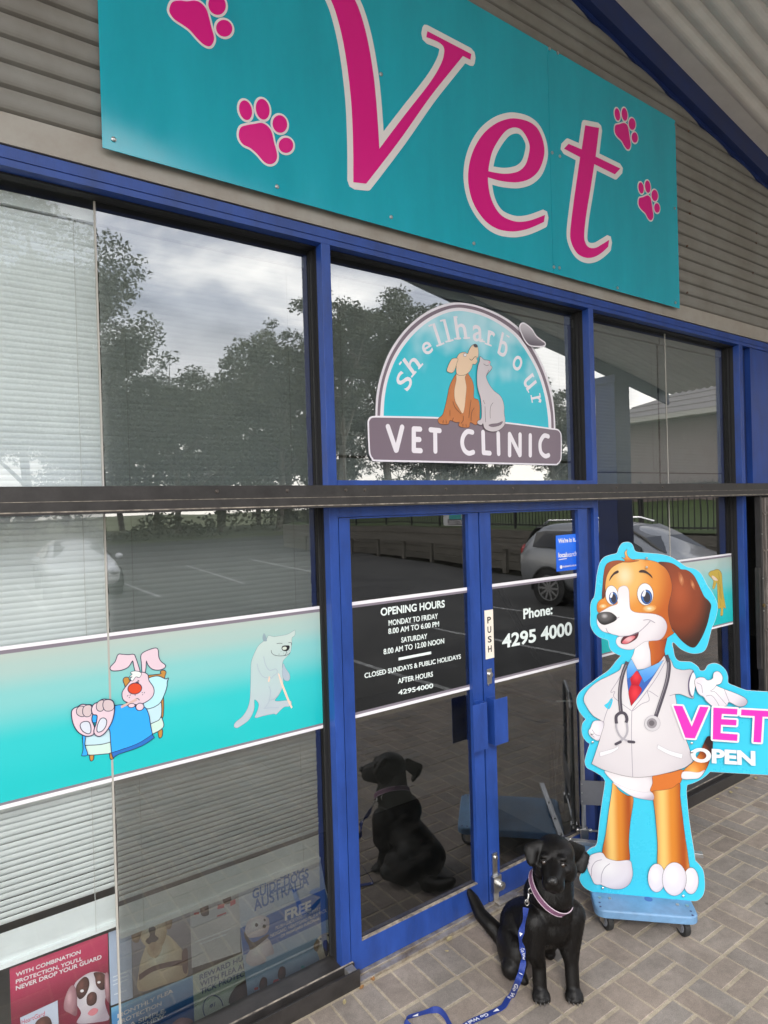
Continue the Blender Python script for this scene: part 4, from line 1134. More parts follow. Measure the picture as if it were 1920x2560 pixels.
def sky_print():
    m = grad_mat('arch_sky_print', [(0, srgb(20, 185, 205)), (.45, srgb(38, 190, 208)), (1, srgb(178, 222, 232))], 2, .3)
    t = m.node_tree; rp = [n for n in t.nodes if n.type == 'VALTORGB'][0]; sep = [n for n in t.nodes if n.type == 'SEPXYZ'][0]
    tcn = N(t, 'ShaderNodeTexCoord'); nz = N(t, 'ShaderNodeTexNoise'); nz.inputs['Scale'].default_value = 5; nz.inputs['Detail'].default_value = 2
    ad = N(t, 'ShaderNodeMath', operation='MULTIPLY_ADD'); ad.inputs[1].default_value = 1.3; ad.inputs[2].default_value = -.65
    ad2 = N(t, 'ShaderNodeMath', operation='ADD')
    t.links.new(tcn.outputs['Object'], nz.inputs['Vector']); t.links.new(nz.outputs['Fac'], ad.inputs[0]); t.links.new(ad.outputs[0], ad2.inputs[0]); t.links.new(sep.outputs[2], ad2.inputs[1]); t.links.new(ad2.outputs[0], rp.inputs['Fac'])
    return m
A.poly('arch_sky', [(188, 935, 1), (197, 780), (228, 620), (292, 460), (395, 310), (515, 195), (645, 120), (765, 88), (885, 100), (1010, 140), (1135, 210), (1245, 300), (1340, 435), (1418, 585), (1468, 745), (1495, 900), (1505, 1033, 1), (1150, 985), (700, 950)], sky_print())
A.poly('name_bar', [(72, 1000), (75, 965), (90, 944), (120, 938), (160, 938, 1), (700, 950), (1150, 985), (1540, 1035, 1), (1575, 1041), (1595, 1064), (1600, 1100), (1600, 1240), (1592, 1280), (1570, 1302), (1530, 1306), (1165, 1297), (800, 1288), (470, 1280), (140, 1273), (106, 1262), (88, 1236), (80, 1190)], M_LG, .0085, M_LW)
sw = .0255
d_ = A.d
def strokes(lst, w):
    for s_ in lst: A.d = d_; A.caps('name_letter', s_, w, M_LW)
def letter(parts, w=sw):
    for i, s_ in enumerate(parts):
        A.d = d_ + i * .0003; A.caps('name_letter', s_, w, M_LW)
letter([[(222, 1010), (288, 1200), (335, 1015)]]) if False else None
letter([[(222, 1010), (286, 1198)], [(290, 1196), (335, 1014)]])
letter([[(428, 1028), (428, 1200)], [(432, 1028), (478, 1030)], [(432, 1112), (472, 1113)], [(432, 1200), (482, 1202)]])
letter([[(562, 1035), (634, 1042)], [(598, 1050), (600, 1206)]])
letter([[(895, 1055), (855, 1050), (824, 1085), (814, 1140), (830, 1195), (865, 1222), (902, 1214)]])
letter([[(980, 1055), (985, 1218)], [(990, 1218), (1034, 1222)]])
letter([[(1101, 1064), (1105, 1226)]])
letter([[(1192, 1070), (1192, 1236)], [(1194, 1074), (1272, 1236)], [(1275, 1074), (1275, 1234)]])
letter([[(1357, 1080), (1357, 1238)]])
letter([[(1500, 1088), (1468, 1082), (1442, 1118), (1434, 1160), (1443, 1215), (1475, 1245), (1503, 1238)]])
A.d = d_
def serif_letter(ch, bx, by, tx, ty, wpx, slabs):
    """one curved-name letter: base centre (bx,by), direction of its top (tx,ty) from the base, width in zoom px"""
    up = Vector((tx, ty)); h = up.length; up /= h; rt = Vector((-up.y, up.x))
    a = (bx - rt.x * wpx / 2, by - rt.y * wpx / 2); b = (bx + rt.x * wpx / 2, by + rt.y * wpx / 2)
    A.d = d_; A.txt('arc_letter', ch, a, b, (a[0] + tx, a[1] + ty), M_LW, bold=.012)
    for (o, l, w_, hh) in slabs:
        A.d = d_ + .0004; c = Vector((bx, by)) + rt * (o * wpx) + up * (hh * h)
        A.line('arc_letter', [tuple(c - rt * l / 2), tuple(c + rt * l / 2)], .0085, M_LW)
serif_letter('S', 402, 688, -119, -57, 104, [])
serif_letter('h', 458, 564, -112, -96, 100, [(-.42, 60, 0, .03), (.42, 56, 0, .03), (-.44, 30, 0, .97)])
serif_letter('e', 553, 425, -50, -80, 80, [])
serif_letter('l', 641, 361, -66, -170, 22, [(0, 66, 0, .03), (-.9, 30, 0, .97)])
serif_letter('l', 713, 332, -43, -178, 22, [(0, 66, 0, .03), (-.9, 30, 0, .97)])
serif_letter('h', 814, 311, -11, -183, 86, [(-.42, 54, 0, .03), (.42, 54, 0, .03), (-.5, 30, 0, .97)])
serif_letter('a', 940, 328, 20, -124, 82, [(.5, 30, 0, .03)])
serif_letter('r', 1040, 366, 39, -106, 62, [(-.35, 58, 0, .03), (-.6, 32, 0, .95)])
serif_letter('b', 1127, 445, 86, -140, 78, [(-.48, 28, 0, .97)])
serif_letter('o', 1233, 549, 72, -66, 86, [])
serif_letter('u', 1316, 686, 88, -41, 86, [(.52, 32, 0, .04), (-.6, 32, 0, .96)])
serif_letter('r', 1368, 807, 76, -14, 58, [(-.3, 62, 0, .04), (-.6, 34, 0, .95)])
A.d = d_ + .0012
M_DOGB = ink('tan_fur', (196, 118, 62), .35); M_CREAM = ink('cream_fur', (232, 200, 168), .35); M_CATG = ink('cat_grey', (205, 196, 200), .35)
dg = A.poly('dog_figure', [(770, 590), (735, 640), (710, 700), (690, 800), (670, 880), (655, 920), (625, 945), (622, 970), (640, 988), (700, 990), (715, 960), (760, 975), (790, 975), (785, 1000), (810, 1015), (865, 1015), (872, 990), (880, 975), (920, 995), (950, 970), (950, 930), (952, 860), (940, 800), (905, 780), (905, 700), (890, 640), (860, 590), (850, 560)], M_DOGB, .0022, M_LN)
A.poly('dog_chest', [(770, 580), (765, 640), (750, 720), (755, 800), (785, 860), (815, 905), (830, 860), (838, 780), (845, 700), (838, 650), (835, 610), (870, 560), (820, 545)], M_CREAM, .001, M_LN, parent=dg)
A.poly('dog_head', [(770, 590), (765, 520), (768, 470), (790, 430), (830, 418), (855, 430), (870, 395), (890, 365), (915, 355), (932, 370), (940, 410), (938, 450), (925, 470), (932, 490), (915, 512), (895, 512), (885, 545), (860, 580), (820, 600)], M_CREAM, .0018, M_LN, parent=dg)
A.poly('dog_ear', [(775, 470), (735, 470), (712, 500), (695, 540), (692, 570), (730, 580), (752, 555), (765, 510)], M_CREAM, .0018, M_LN, parent=dg)
A.ell('dog_nose', 917, 366, 18, 13, 30, ink('nose_dark', (70, 60, 66)), parent=dg)
A.ell('dog_eye', 832, 440, 12, 12, 0, M_LW, .0014, M_LN, parent=dg)
A.lines('dog_lines', [[(868, 470), (885, 482), (910, 455), (925, 458)], [(712, 880), (712, 925)], [(735, 810), (755, 860), (800, 910)], [(820, 925), (818, 960), (800, 985)], [(880, 800), (870, 870), (862, 940)], [(905, 860), (885, 900), (880, 965)], [(660, 960), (655, 985)], [(815, 990), (815, 1012)], [(740, 940), (730, 965)], [(840, 990), (842, 1012)], [(680, 955), (684, 985)]], .0022, M_LN, parent=dg)
ct = A.poly('cat_figure', [(952, 455), (948, 490), (935, 530), (928, 600), (930, 680), (940, 730), (955, 780), (962, 830), (965, 900), (960, 950), (935, 965), (932, 985), (960, 998), (975, 985), (985, 1020), (1010, 1040), (1050, 1050), (1100, 1040), (1140, 1005), (1150, 965), (1142, 900), (1142, 850), (1130, 800), (1105, 760), (1060, 725), (1020, 670), (1000, 620), (1000, 605), (1018, 580), (1040, 555), (1045, 535), (1030, 520), (1030, 495), (1020, 485), (985, 480), (972, 470)], M_CATG, .0022, M_LN)
A.poly('cat_tail_gap', [(1020, 1000), (1045, 990), (1090, 985), (1130, 970), (1115, 995), (1080, 1008), (1045, 1012)], M_LG, .001, M_LN, parent=ct)
A.lines('cat_lines', [[(990, 850), (992, 920), (995, 975)], [(1055, 820), (1035, 850), (1030, 900), (1032, 945)], [(975, 800), (988, 830)], [(978, 510), (1000, 525), (1020, 520)], [(1000, 605), (1020, 560)]], .0020, M_LN, parent=ct)
A.ell('cat_nose', 1024, 498, 9, 8, 0, ink('nose_pink', (225, 160, 165)), parent=ct)
A.poly('bird', [(1270, 225), (1278, 200), (1303, 196), (1355, 235), (1395, 295), (1440, 330), (1465, 348), (1455, 365), (1400, 368), (1345, 358), (1310, 320), (1285, 270)], grad_mat('bird_print', [(0, srgb(95, 85, 98)), (1, srgb(200, 194, 200))], 2), .0085, M_LW)

# ------------------------------------------------------------------ gradient bands on the windows
PW = Plane((0, 0.0895, 0), (1, 0, 0), (0, 0, 1))
Z6 = zoomer(0, 1200, 1.929)
ws = [PW.uv(Z6(1000, y))[1] for y in (676.5, 692, 708, 1310, 1321, 1337)]
M_BAND = grad_mat('cyan_band_print', [(0, srgb(34, 188, 190)), (.38, srgb(54, 194, 196)), (.7, srgb(132, 198, 196)), (.9, srgb(168, 194, 188)), (1, srgb(178, 192, 184))], 2, .12)
M_STW = ink('stripe_white', (235, 232, 236), .25); M_STG = ink('stripe_grey', (128, 120, 130), .3)
def window_band(x0, x1, label):
    t = thing('window_band', label, 'window decal', ((x0 + x1) / 2, .0895, ws[5]))
    flat('gradient_film', [[(x0, ws[3]), (x1, ws[3]), (x1, ws[2]), (x0, ws[2])]], PW, .0003, .0006, M_BAND, t)
    for a, b, m in ((ws[0], ws[1], M_STW), (ws[1], ws[2], M_STG), (ws[3], ws[4], M_STG), (ws[4], ws[5], M_STW)):
        flat('stripe', [[(x0, b), (x1, b), (x1, a), (x0, a)]], PW, .0003, .0006, m, t)
    return t
wbL = window_band(-.70, 1.366, 'cyan gradient film with a sick cartoon rabbit and a limping bear on the left window')
wbR = window_band(3.192, 4.904, 'cyan gradient film with a long haired cartoon dog on the right window behind the cutout')

# rabbit in bed
ZR = zoomer(160, 1600, 5.925)
rb = A = Art(PW, ZR, wbL, .0011, .00012)
O_ = ink('outline_navy', (38, 40, 70), .4); M_RAB = ink('rabbit_pink', (222, 198, 208), .35); M_BED = ink('sheet_pale', (190, 220, 228), .35); M_BLK = ink('blanket_blue', (50, 165, 245), .35); M_BLK2 = ink('blanket_hem', (42, 110, 190), .35); M_WOOD = ink('bed_wood', (190, 135, 60), .4)
ed = .0028
rab = A.poly('rabbit_bed', [(880, 600), (900, 560), (950, 560), (970, 600), (1050, 560), (1240, 530), (1430, 505), (1430, 470), (1470, 450), (1505, 475), (1490, 530), (1480, 580), (1440, 700), (1470, 900), (1455, 1150), (1380, 1000), (1000, 1000), (920, 900), (910, 700)], M_WOOD, ed, O_)
for leg in ([(385, 1680), (430, 1680), (430, 1760), (405, 1785), (388, 1760)], [(680, 1660), (720, 1680), (735, 1740), (700, 1760), (685, 1740)], [(1400, 1350), (1450, 1330), (1445, 1420), (1415, 1445), (1400, 1400)]):
    A.poly('bed_leg', leg, M_WOOD, ed, O_, parent=rab)
A.poly('mattress', [(320, 1580, 1), (340, 1690), (600, 1680), (700, 1660), (900, 1560), (1300, 1390), (1440, 1310), (1470, 1250), (1440, 1150, 1), (1270, 1240), (680, 1500, 1), (330, 1550, 1)], ink('mattress', (200, 226, 214)), ed, O_, parent=rab)
A.poly('bed_sheet', [(300, 1400), (310, 1530), (360, 1550), (680, 1505), (1270, 1240), (1420, 1150), (1435, 960), (1400, 930), (1180, 1000), (900, 1100), (650, 1300)], M_BED, ed, O_, parent=rab)
A.poly('pillow', [(1540, 565, 1), (1500, 580), (1400, 540), (1320, 545), (1250, 580), (1240, 700), (1200, 900), (1175, 960), (1220, 1010), (1290, 1000), (1350, 975), (1420, 920), (1480, 800), (1515, 690), (1520, 620)], ink('pillow', (182, 226, 236)), ed, O_, parent=rab)
A.poly('ear', [(1115, 470), (1100, 400), (1050, 250), (1025, 215), (950, 220), (860, 215), (800, 220), (760, 320), (690, 400), (700, 440), (760, 450), (860, 435), (950, 390), (1015, 300), (1040, 400), (1060, 460)], M_RAB, ed, O_, parent=rab)
A.poly('ear', [(1160, 490), (1150, 350), (1140, 240), (1170, 190), (1250, 150), (1350, 122), (1385, 150), (1395, 250), (1430, 320), (1490, 370), (1480, 410), (1400, 438), (1310, 425), (1250, 370), (1215, 300), (1205, 400), (1190, 490)], M_RAB, ed, O_, parent=rab)
A.poly('head', [(1150, 480), (1230, 510), (1250, 600), (1310, 690), (1325, 770), (1290, 850), (1190, 920), (1080, 950), (950, 920), (880, 880), (862, 800), (880, 740), (940, 660), (1000, 590), (1080, 520)], M_RAB, ed, O_, parent=rab)
A.poly('hair', [(985, 480), (1040, 460), (1110, 470), (1140, 500), (1110, 550), (1060, 540), (1010, 600), (985, 570), (1010, 540), (970, 540), (1010, 505)], ink('tuft', (225, 228, 225)), ed * .7, O_, parent=rab)
A.ell('nose', 1045, 715, 97, 76, -8, ink('nose_red', (214, 74, 42)), ed, O_, parent=rab)
A.lines('face_lines', [[(1050, 640), (1070, 615), (1080, 640)], [(1080, 640), (1090, 605), (1100, 640)], [(1085, 590), (1110, 605)], [(1050, 870), (1085, 862), (1115, 888)], [(1048, 800), (1050, 822)], [(930, 830), (948, 815)], [(958, 855), (970, 840)], [(970, 820), (985, 805)], [(1150, 780), (1160, 770)], [(1180, 785), (1192, 768)], [(1155, 812), (1165, 800)]], .0022, O_, parent=rab)
A.poly('blanket', [(740, 975, 1), (860, 960), (1000, 985), (1150, 985), (1210, 1020), (1250, 1120), (1270, 1250), (1300, 1400, 1), (1150, 1500), (1000, 1570), (850, 1620), (705, 1670, 1), (690, 1450), (680, 1340), (650, 1280), (700, 1180), (735, 1080)], M_BLK, ed, O_, parent=rab)
A.poly('blanket_hem', [(705, 1670, 1), (850, 1620), (1000, 1570), (1150, 1500), (1300, 1400, 1), (1328, 1440, 1), (1200, 1530), (1050, 1600), (900, 1650), (800, 1685), (725, 1735, 1)], M_BLK2, ed * .8, O_, parent=rab)
A.poly('blanket', [(275, 1400), (310, 1420), (300, 1550), (340, 1690), (262, 1705, 1), (285, 1600)], M_BLK, ed * .8, O_, parent=rab)
A.poly('blanket', [(410, 1070), (490, 1070), (480, 1200), (405, 1200)], M_BLK, ed * .8, O_, parent=rab)
A.line('thermometer', [(840, 990), (1070, 875)], .0085, ink('thermo', (214, 178, 168)), parent=rab)
A.ell('paw', 1118, 985, 55, 48, -20, M_RAB, ed, O_, parent=rab)
A.ell('paw', 995, 965, 45, 26, -5, M_RAB, ed * .8, O_, parent=rab)
def foot(pts, pad, toes):
    A.poly('foot', pts, M_RAB, ed * 1.2, O_, parent=rab)
    for t in toes: A.poly('toe', t, ink('toe_shade', (206, 188, 190)), ed * .9, O_, parent=rab)
    A.poly('foot_pad', pad, ink('foot_pad', (210, 216, 226)), ed, O_, parent=rab)
foot([(115, 1060), (150, 1010), (200, 990), (260, 955), (330, 960), (400, 970), (412, 1080), (400, 1180), (440, 1290), (430, 1380), (370, 1410), (300, 1405), (220, 1360), (160, 1280), (125, 1180)], [(240, 1260), (270, 1215), (340, 1205), (375, 1240), (388, 1320), (375, 1370), (330, 1370), (270, 1330)],
     [[(190, 1080), (190, 1020), (230, 980), (290, 990), (300, 1060), (285, 1120), (230, 1115)], [(280, 1080), (285, 1000), (330, 965), (390, 970), (405, 1040), (380, 1110), (320, 1125)]])
foot([(410, 1010), (440, 950), (500, 920), (560, 880), (640, 880), (710, 900), (735, 980), (728, 1080), (700, 1190), (650, 1290), (590, 1370), (520, 1412), (460, 1390), (445, 1330), (480, 1220), (490, 1110), (430, 1090), (412, 1050)], [(500, 1240), (540, 1165), (590, 1155), (620, 1195), (605, 1270), (560, 1330), (500, 1350), (487, 1310)],
     [[(480, 1000), (490, 930), (540, 890), (580, 900), (585, 980), (560, 1035), (510, 1040)], [(575, 970), (590, 900), (650, 880), (715, 910), (730, 990), (690, 1035), (610, 1035)]])

# limping bear
ZB2 = zoomer(570, 1560, 7.9)
A = Art(PW, ZB2, wbL, .0011, .00012)
M_BEAR = grad_mat('bear_fur', [(0, srgb(180, 190, 198)), (.5, srgb(180, 200, 200)), (1, srgb(190, 206, 200))], 2); M_BSH = ink('bear_shade', (168, 182, 194)); BL = ink('bear_line', (110, 122, 138))
be = A.poly('bear', [(800, 230), (900, 250), (1050, 230), (1180, 200), (1300, 130), (1318, 130), (1315, 220), (1260, 275), (1255, 400), (1225, 560), (1150, 650), (1085, 730), (1070, 850), (1080, 1000), (1085, 1170), (1060, 1280), (1000, 1400), (930, 1520), (1200, 1510), (1250, 1560), (1210, 1620), (1110, 1635), (1040, 1690), (950, 1780), (900, 1770), (700, 1810), (560, 1850), (530, 1830), (560, 1760), (600, 1650), (600, 1560), (520, 1490), (515, 1650), (480, 1770), (400, 1900), (250, 2010), (170, 2050), (120, 2020), (150, 1940), (280, 1830), (380, 1680), (430, 1500), (445, 1250), (450, 950), (460, 750), (520, 580), (600, 430), (690, 350), (760, 300)], M_BEAR, .0012, BL)
A.poly('ear', [(710, 180), (745, 240), (765, 310), (760, 338), (705, 340), (680, 290), (685, 230)], ink('ear_grey', (140, 160, 168)), parent=be)
A.poly('far_arm', [(1090, 780), (1130, 870), (1200, 970), (1220, 1050), (1200, 1110), (1140, 1120), (1090, 1070), (1070, 950)], M_BSH, .0008, BL, parent=be)
A.poly('walking_stick', [(980, 970, 1), (1010, 985, 1), (1200, 1480), (1270, 1640, 1), (1245, 1670, 1), (1160, 1490), (1040, 1180)], ink('stick', (232, 204, 184)), parent=be)
A.line('stick_end', [(815, 1035), (800, 1140)], .0072, ink('stick', (232, 204, 184)), parent=be)
A.poly('nose', [(1055, 470), (1080, 430), (1160, 420), (1210, 430), (1205, 490), (1160, 530), (1100, 530), (1065, 510)], ink('black_nose', (30, 30, 34)), parent=be)
A.ell('nose_shine', 1112, 478, 45, 32, -10, ink('shine', (200, 210, 196)), parent=be)
A.lines('bear_lines', [[(850, 515), (860, 570), (910, 610), (1000, 628), (1110, 622), (1180, 600), (1225, 560)], [(955, 390), (1010, 378), (1070, 383)], [(1190, 365), (1245, 368), (1250, 420)], [(1150, 530), (1140, 590), (1110, 622)], [(1000, 600), (1008, 585)], [(1090, 580), (1092, 570)], [(1040, 545), (1045, 535)], [(1165, 575), (1170, 565)], [(1205, 525), (1210, 515)]], .0018, ink('ink_black', (50, 50, 55)), parent=be)
A.lines('bear_folds', [[(570, 780), (600, 900), (660, 1010), (730, 1055), (780, 1050)], [(700, 640), (730, 780), (780, 880), (830, 915), (930, 885), (970, 930), (950, 980), (880, 1030), (860, 1070), (820, 1045)], [(800, 1220), (835, 1310), (825, 1430), (800, 1540), (720, 1660)], [(830, 1500), (920, 1470), (1000, 1390)], [(700, 1665), (860, 1650), (1000, 1650)]], .0026, M_BSH, parent=be)
# long haired dog on the right band
ZH = zoomer(1740, 1200, 3.687)
A = Art(PW, ZH, wbR, .0011, .00012)
M_GOLD = ink('gold_hair', (196, 168, 70), .35)
ho = A.poly('hairy_dog', [(115, 870), (130, 845), (160, 835), (190, 825), (215, 835), (235, 870), (240, 950), (250, 1050), (262, 1120), (270, 1180), (250, 1175), (245, 1240), (225, 1245), (228, 1180), (205, 1180), (200, 1100), (195, 980), (190, 940), (165, 1000), (152, 990), (160, 930), (140, 900)], M_GOLD, .003, ink('gold_line', (120, 92, 40)))
A.poly('muzzle', [(145, 880), (175, 895), (200, 925), (170, 925), (150, 905)], ink('muzzle', (226, 202, 180)), parent=ho)
A.lines('hair_lines', [[(205, 850), (220, 950), (235, 1100)], [(215, 960), (225, 1090)], [(200, 900), (215, 1050), (222, 1160)]], .003, ink('gold_line', (120, 92, 40)), parent=ho)

# ------------------------------------------------------------------ door stripes and lettering
PD = Plane((0, 0.022, 0), (1, 0, 0), (0, 0, 1))
M_VIN = ink('vinyl_white', (226, 236, 232), .35)
for d, x0, x1 in ((doorL, 1.4695, 2.1595), (doorR, 2.3125, 3.0065)):
    for a, b, m in ((1.619, 1.604, M_STW), (1.604, 1.593, M_STG), (1.133, 1.122, M_STG), (1.122, 1.108, M_STW)):
        flat('stripe', [[(x0, b), (x1, b), (x1, a), (x0, a)]], PD, .0003, .0006, m, d)
ZD = zoomer(870, 1450, 2.812)
A = Art(PD, ZD, doorL, .0004, 0.0)
A.step = .0005
def T(par, body, a, b, ty, bold=.018):
    A.par = par; A.d = .0004; A.txt('lettering', body, a, b, (a[0] + (ty - a[1]) * .03, ty), M_VIN, bold)
T(doorL, 'OPENING HOURS', (230, 251), (680, 190), 197, .026)
T(doorL, 'MONDAY TO FRIDAY', (285, 321), (632, 270), 283)
T(doorL, '8.00 AM TO 6.00 PM', (283, 379), (640, 325), 341)
T(doorL, 'SATURDAY', (374, 440), (557, 411), 404)
T(doorL, '8.00 AM TO 12.00 NOON', (250, 523), (676, 444), 485)
A.par = doorL; A.d = .0004; A.line('lettering', [(355, 556), (584, 511)], .0125, M_VIN)
T(doorL, 'CLOSED SUNDAYS & PUBLIC HOLIDAYS', (116, 690), (793, 552), 655)
T(doorL, 'AFTER HOURS', (350, 729), (597, 677), 693)
T(doorL, '42954000', (353, 808), (598, 757), 775)
T(doorR, 'Phone:', (1233, 273), (1437, 238), 203, .028)
T(doorR, '4295', (1084, 478), (1322, 431), 384, .028)
T(doorR, '4000', (1356, 425), (1575, 382), 331, .028)
# push plate
PDF = Plane((0, 0.0, 0), (1, 0, 0), (0, 0, 1))
pp = thing('push_label', 'white vertical PUSH label on the right door stile', 'label', (2.283, 0, 1.247))
c = [(2.2530, 1.2475), (2.3120, 1.2475), (2.3120, 1.4945), (2.2530, 1.4945)]
flat('plate', [[(x + (.006 if sx else -.006), z) if 0 else (x, z) for (x, z), sx in zip(c, (1, 0, 0, 1))]], PDF, .0004, .0012, ink('label_white', (238, 228, 214), .35), pp)
for i, ch in enumerate('PUSH'):
    z = 1.428 - i * .0490
    text('letter', ch, PDF, (2.270, z), (2.2955, z), .032, .0017, ink('label_black', (30, 26, 28)), pp, bold=.02)
# blue sticker
st = thing('blue_sticker', 'small blue sticker with white words at the top of the right door glass', 'sticker', (2.95, .021, 1.64))
flat('sheet', [[PD.uv(ZSq) for ZSq in ((1220 + 1013 / 5.925, 1260 + 1002 / 5.925), (1220 + 1345 / 5.925, 1260 + 965 / 5.925), (1220 + 1335 / 5.925, 1260 + 438 / 5.925), (1220 + 1003 / 5.925, 1260 + 468 / 5.925))]], PD, .0003, .0008, grad_mat('sticker_blue', [(0, srgb(30, 100, 225)), (1, srgb(45, 118, 238))], 2, .3), st)
ZS = zoomer(1220, 1260, 5.925)
A = Art(PD, ZS, st, .0013, .0004)
A.txt('words', "We're in it..", (1038, 580), (1308, 553), (1036, 512), M_STW, .03)
A.txt('words', 'local', (1040, 790), (1160, 782), (1040, 720), M_STW, .03)
A.txt('words', 'search', (1162, 786), (1308, 765), (1162, 714), M_STW, .0)
A.line('words', [(1042, 826), (1160, 806)], .0042, M_STW)
A.ell('dot', 1077, 933, 19, 26, 0, M_STW)
A.txt('words', 'localsearch.com.au', (1104, 940), (1298, 916), (1104, 908), M_STW, .01)

# ------------------------------------------------------------------ venetian blinds
M_SLAT = mat('blind_slat', (0.76, 0.785, 0.79), 0.45, var=.05, vscale=6)
M_CORD = mat('blind_cord', (0.55, 0.55, 0.53), 0.7)
def blind(x0, x1, zb, label, tilt=75, yb=.150):
    t = thing('venetian_blind', label, 'blind', ((x0 + x1) / 2, yb, zb), 'venetian blinds behind the shopfront glass')
    vs = []; fs = []; z = 3.075; hw = .0131; rnd = random.Random(int(x0 * 100))
    while z > zb + .122:
        tl = R(tilt - max(0, (1.7 - z)) * 9 + rnd.uniform(-1.5, 1.5)); dz0 = rnd.uniform(-.0008, .0008); k = len(vs); n = 4
        for x in (x0 + rnd.uniform(-.002, .002), x1 + rnd.uniform(-.002, .002)):
            for i in range(n + 1):
                s_ = (i / n - .5) * 2; cr_ = .0022 * (1 - s_ * s_)
                # outer (street) edge up
                vs.append((x, yb - s_ * hw * math.cos(tl) - cr_ * math.sin(tl), z + dz0 + s_ * hw * math.sin(tl) - cr_ * math.cos(tl)))
        fs += [(k + i, k + i + 1, k + n + 1 + i + 1, k + n + 1 + i) for i in range(n)]
        z -= .0207
    zs = zb + .012
    while zs < zb + .10:                            # bunched slats on the bottom rail
        k = len(vs); a = R(76); vs += [(x, yb - s_ * hw * math.cos(a), zs + s_ * hw * math.sin(a)) for x in (x0, x1) for s_ in (-1, 1)]; fs.append((k, k + 1, k + 3, k + 2)); zs += .0165
    me = bpy.data.meshes.new('slats'); me.from_pydata(vs, [], fs); me.update(); link_mesh('slats', me, M_SLAT, t)
    MB().box(x0, x1, yb - .02, yb + .02, 3.092, 3.135).build('head_rail', M_SLAT, t)
    MB().box(x0, x1, yb - .014, yb + .014, zb - .008, zb + .008).build('bottom_rail', M_SLAT, t)
    for f in (.06, .5, .94) if x1 - x0 > 1 else (.1, .9):
        x = x0 + (x1 - x0) * f
        MB().cyl((x, yb - .0142, zb), (x, yb - .0142, 3.09), .0011, 5).build('cord', M_CORD, t)
blind(-.70, .5025, .532, 'white venetian blind behind the clear left pane')
blind(.5115, 1.352, .480, 'venetian blind behind the tinted pane between the clear one and the door')
blind(1.43, 3.14, 2.155, 'short venetian blind behind the transom window over the doors')
blind(3.20, 4.072, 2.10, 'venetian blind behind the first tinted pane right of the doors')
blind(4.088, 4.895, 2.10, 'venetian blind behind the last tinted pane before the blue panel')

# ------------------------------------------------------------------ posters in the left window
PPO = Plane((0, 0.185, 0), (1, 0, 0), (0, 0, 1))
ZB = zoomer(0, 1900, 1.8433)
ZC = zoomer(0, 2300, 3.456)
ZG = zoomer(460, 2130, 4.1475)
def poster(label, quad, m, zm=ZB, d=0.0):
    px = [PPO.uv(zm(*q)) for q in quad]; c = sum((Vector(p_) for p_ in px), Vector((0, 0))) / len(px)
    t = thing('poster', label, 'poster', (c.x, .185 - d, min(p_[1] for p_ in px)), 'pet medicine posters in the left window')
    mb = MB(); sheet_geom(mb, [px], PPO, d, .0008); raw_build(mb, 'sheet', m, t)
    return t, Art(PPO, zm, t, d + .0012, .0004)
M_TXW = ink('poster_white', (228, 222, 225))
def photo(name, a, b, cx=.42, cz=.66): return grad_mat('photo_' + name, [(0, srgb(*a)), (.5, srgb(*[(x + y) / 2 for x, y in zip(a, b)])), (1, srgb(*b))], mode='RADIAL', centre=(cx, .5, cz), scale=(.62, 100, .72))
po, A = poster('crimson poster with a brown and white spotted dog below the left blind', [(44, 962), (496, 797), (506, 1230), (520, 1320), (60, 1480)], grad_mat('crimson_print', [(0, srgb(96, 24, 44)), (.6, srgb(130, 32, 58)), (.9, srgb(186, 56, 92)), (1, srgb(205, 70, 105))], 2))
A.zm = ZC
A.txt('words', 'WITH COMBINATION', (136, 490), (696, 288), (134, 456), M_TXW, .02)
A.txt('words', "PROTECTION, YOU'LL", (136, 548), (710, 345), (134, 514), M_TXW, .02)
A.txt('words', 'NEVER DROP YOUR GUARD', (136, 606), (876, 330), (134, 570), M_TXW, .02)
M_BRN = photo('dog_brown', (118, 76, 68), (58, 34, 34)); M_DWH = photo('dog_white', (232, 224, 228), (168, 152, 164)); M_PKE = photo('dog_pink', (204, 160, 166), (128, 84, 94))
A.poly('dog_picture', [(640, 560), (720, 480), (800, 445), (880, 450), (920, 480), (930, 600), (905, 700), (930, 800), (945, 840), (900, 870), (670, 890), (700, 800), (650, 700)], M_DWH)
A.poly('dog_picture', [(620, 560), (570, 640), (550, 760), (600, 800), (660, 820), (665, 700), (660, 600)], M_PKE)
A.poly('dog_picture', [(660, 560), (720, 490), (760, 500), (770, 560), (740, 640), (690, 680), (660, 640)], M_BRN)
A.poly('dog_picture', [(810, 450), (880, 450), (915, 490), (910, 580), (870, 600), (830, 560), (820, 500)], M_BRN)
A.poly('dog_picture', [(905, 470), (935, 470), (948, 690), (925, 695), (905, 620)], M_PKE)
A.poly('dog_picture', [(750, 650), (790, 615), (830, 630), (830, 700), (790, 735), (750, 720)], M_BRN)
A.poly('dog_picture', [(755, 800), (800, 755), (845, 765), (830, 800), (790, 820)], ink('tongue', (216, 130, 140)))
A.ell('dog_picture', 706, 605, 16, 12, -15, M_TXW); A.ell('dog_picture', 852, 530, 14, 10, -15, M_TXW)
A.poly('pack_picture', [(172, 835, 1), (495, 685, 1), (510, 1000, 1), (190, 1010, 1)], ink('pack_pale', (190, 196, 214)))
A.txt('words', 'HeartGard', (185, 893), (385, 815), (184, 853), ink('pack_red', (196, 60, 80)), .0)
A.poly('dog_picture', [(300, 890), (340, 840), (400, 820), (440, 860), (440, 960), (300, 980)], M_BRN)

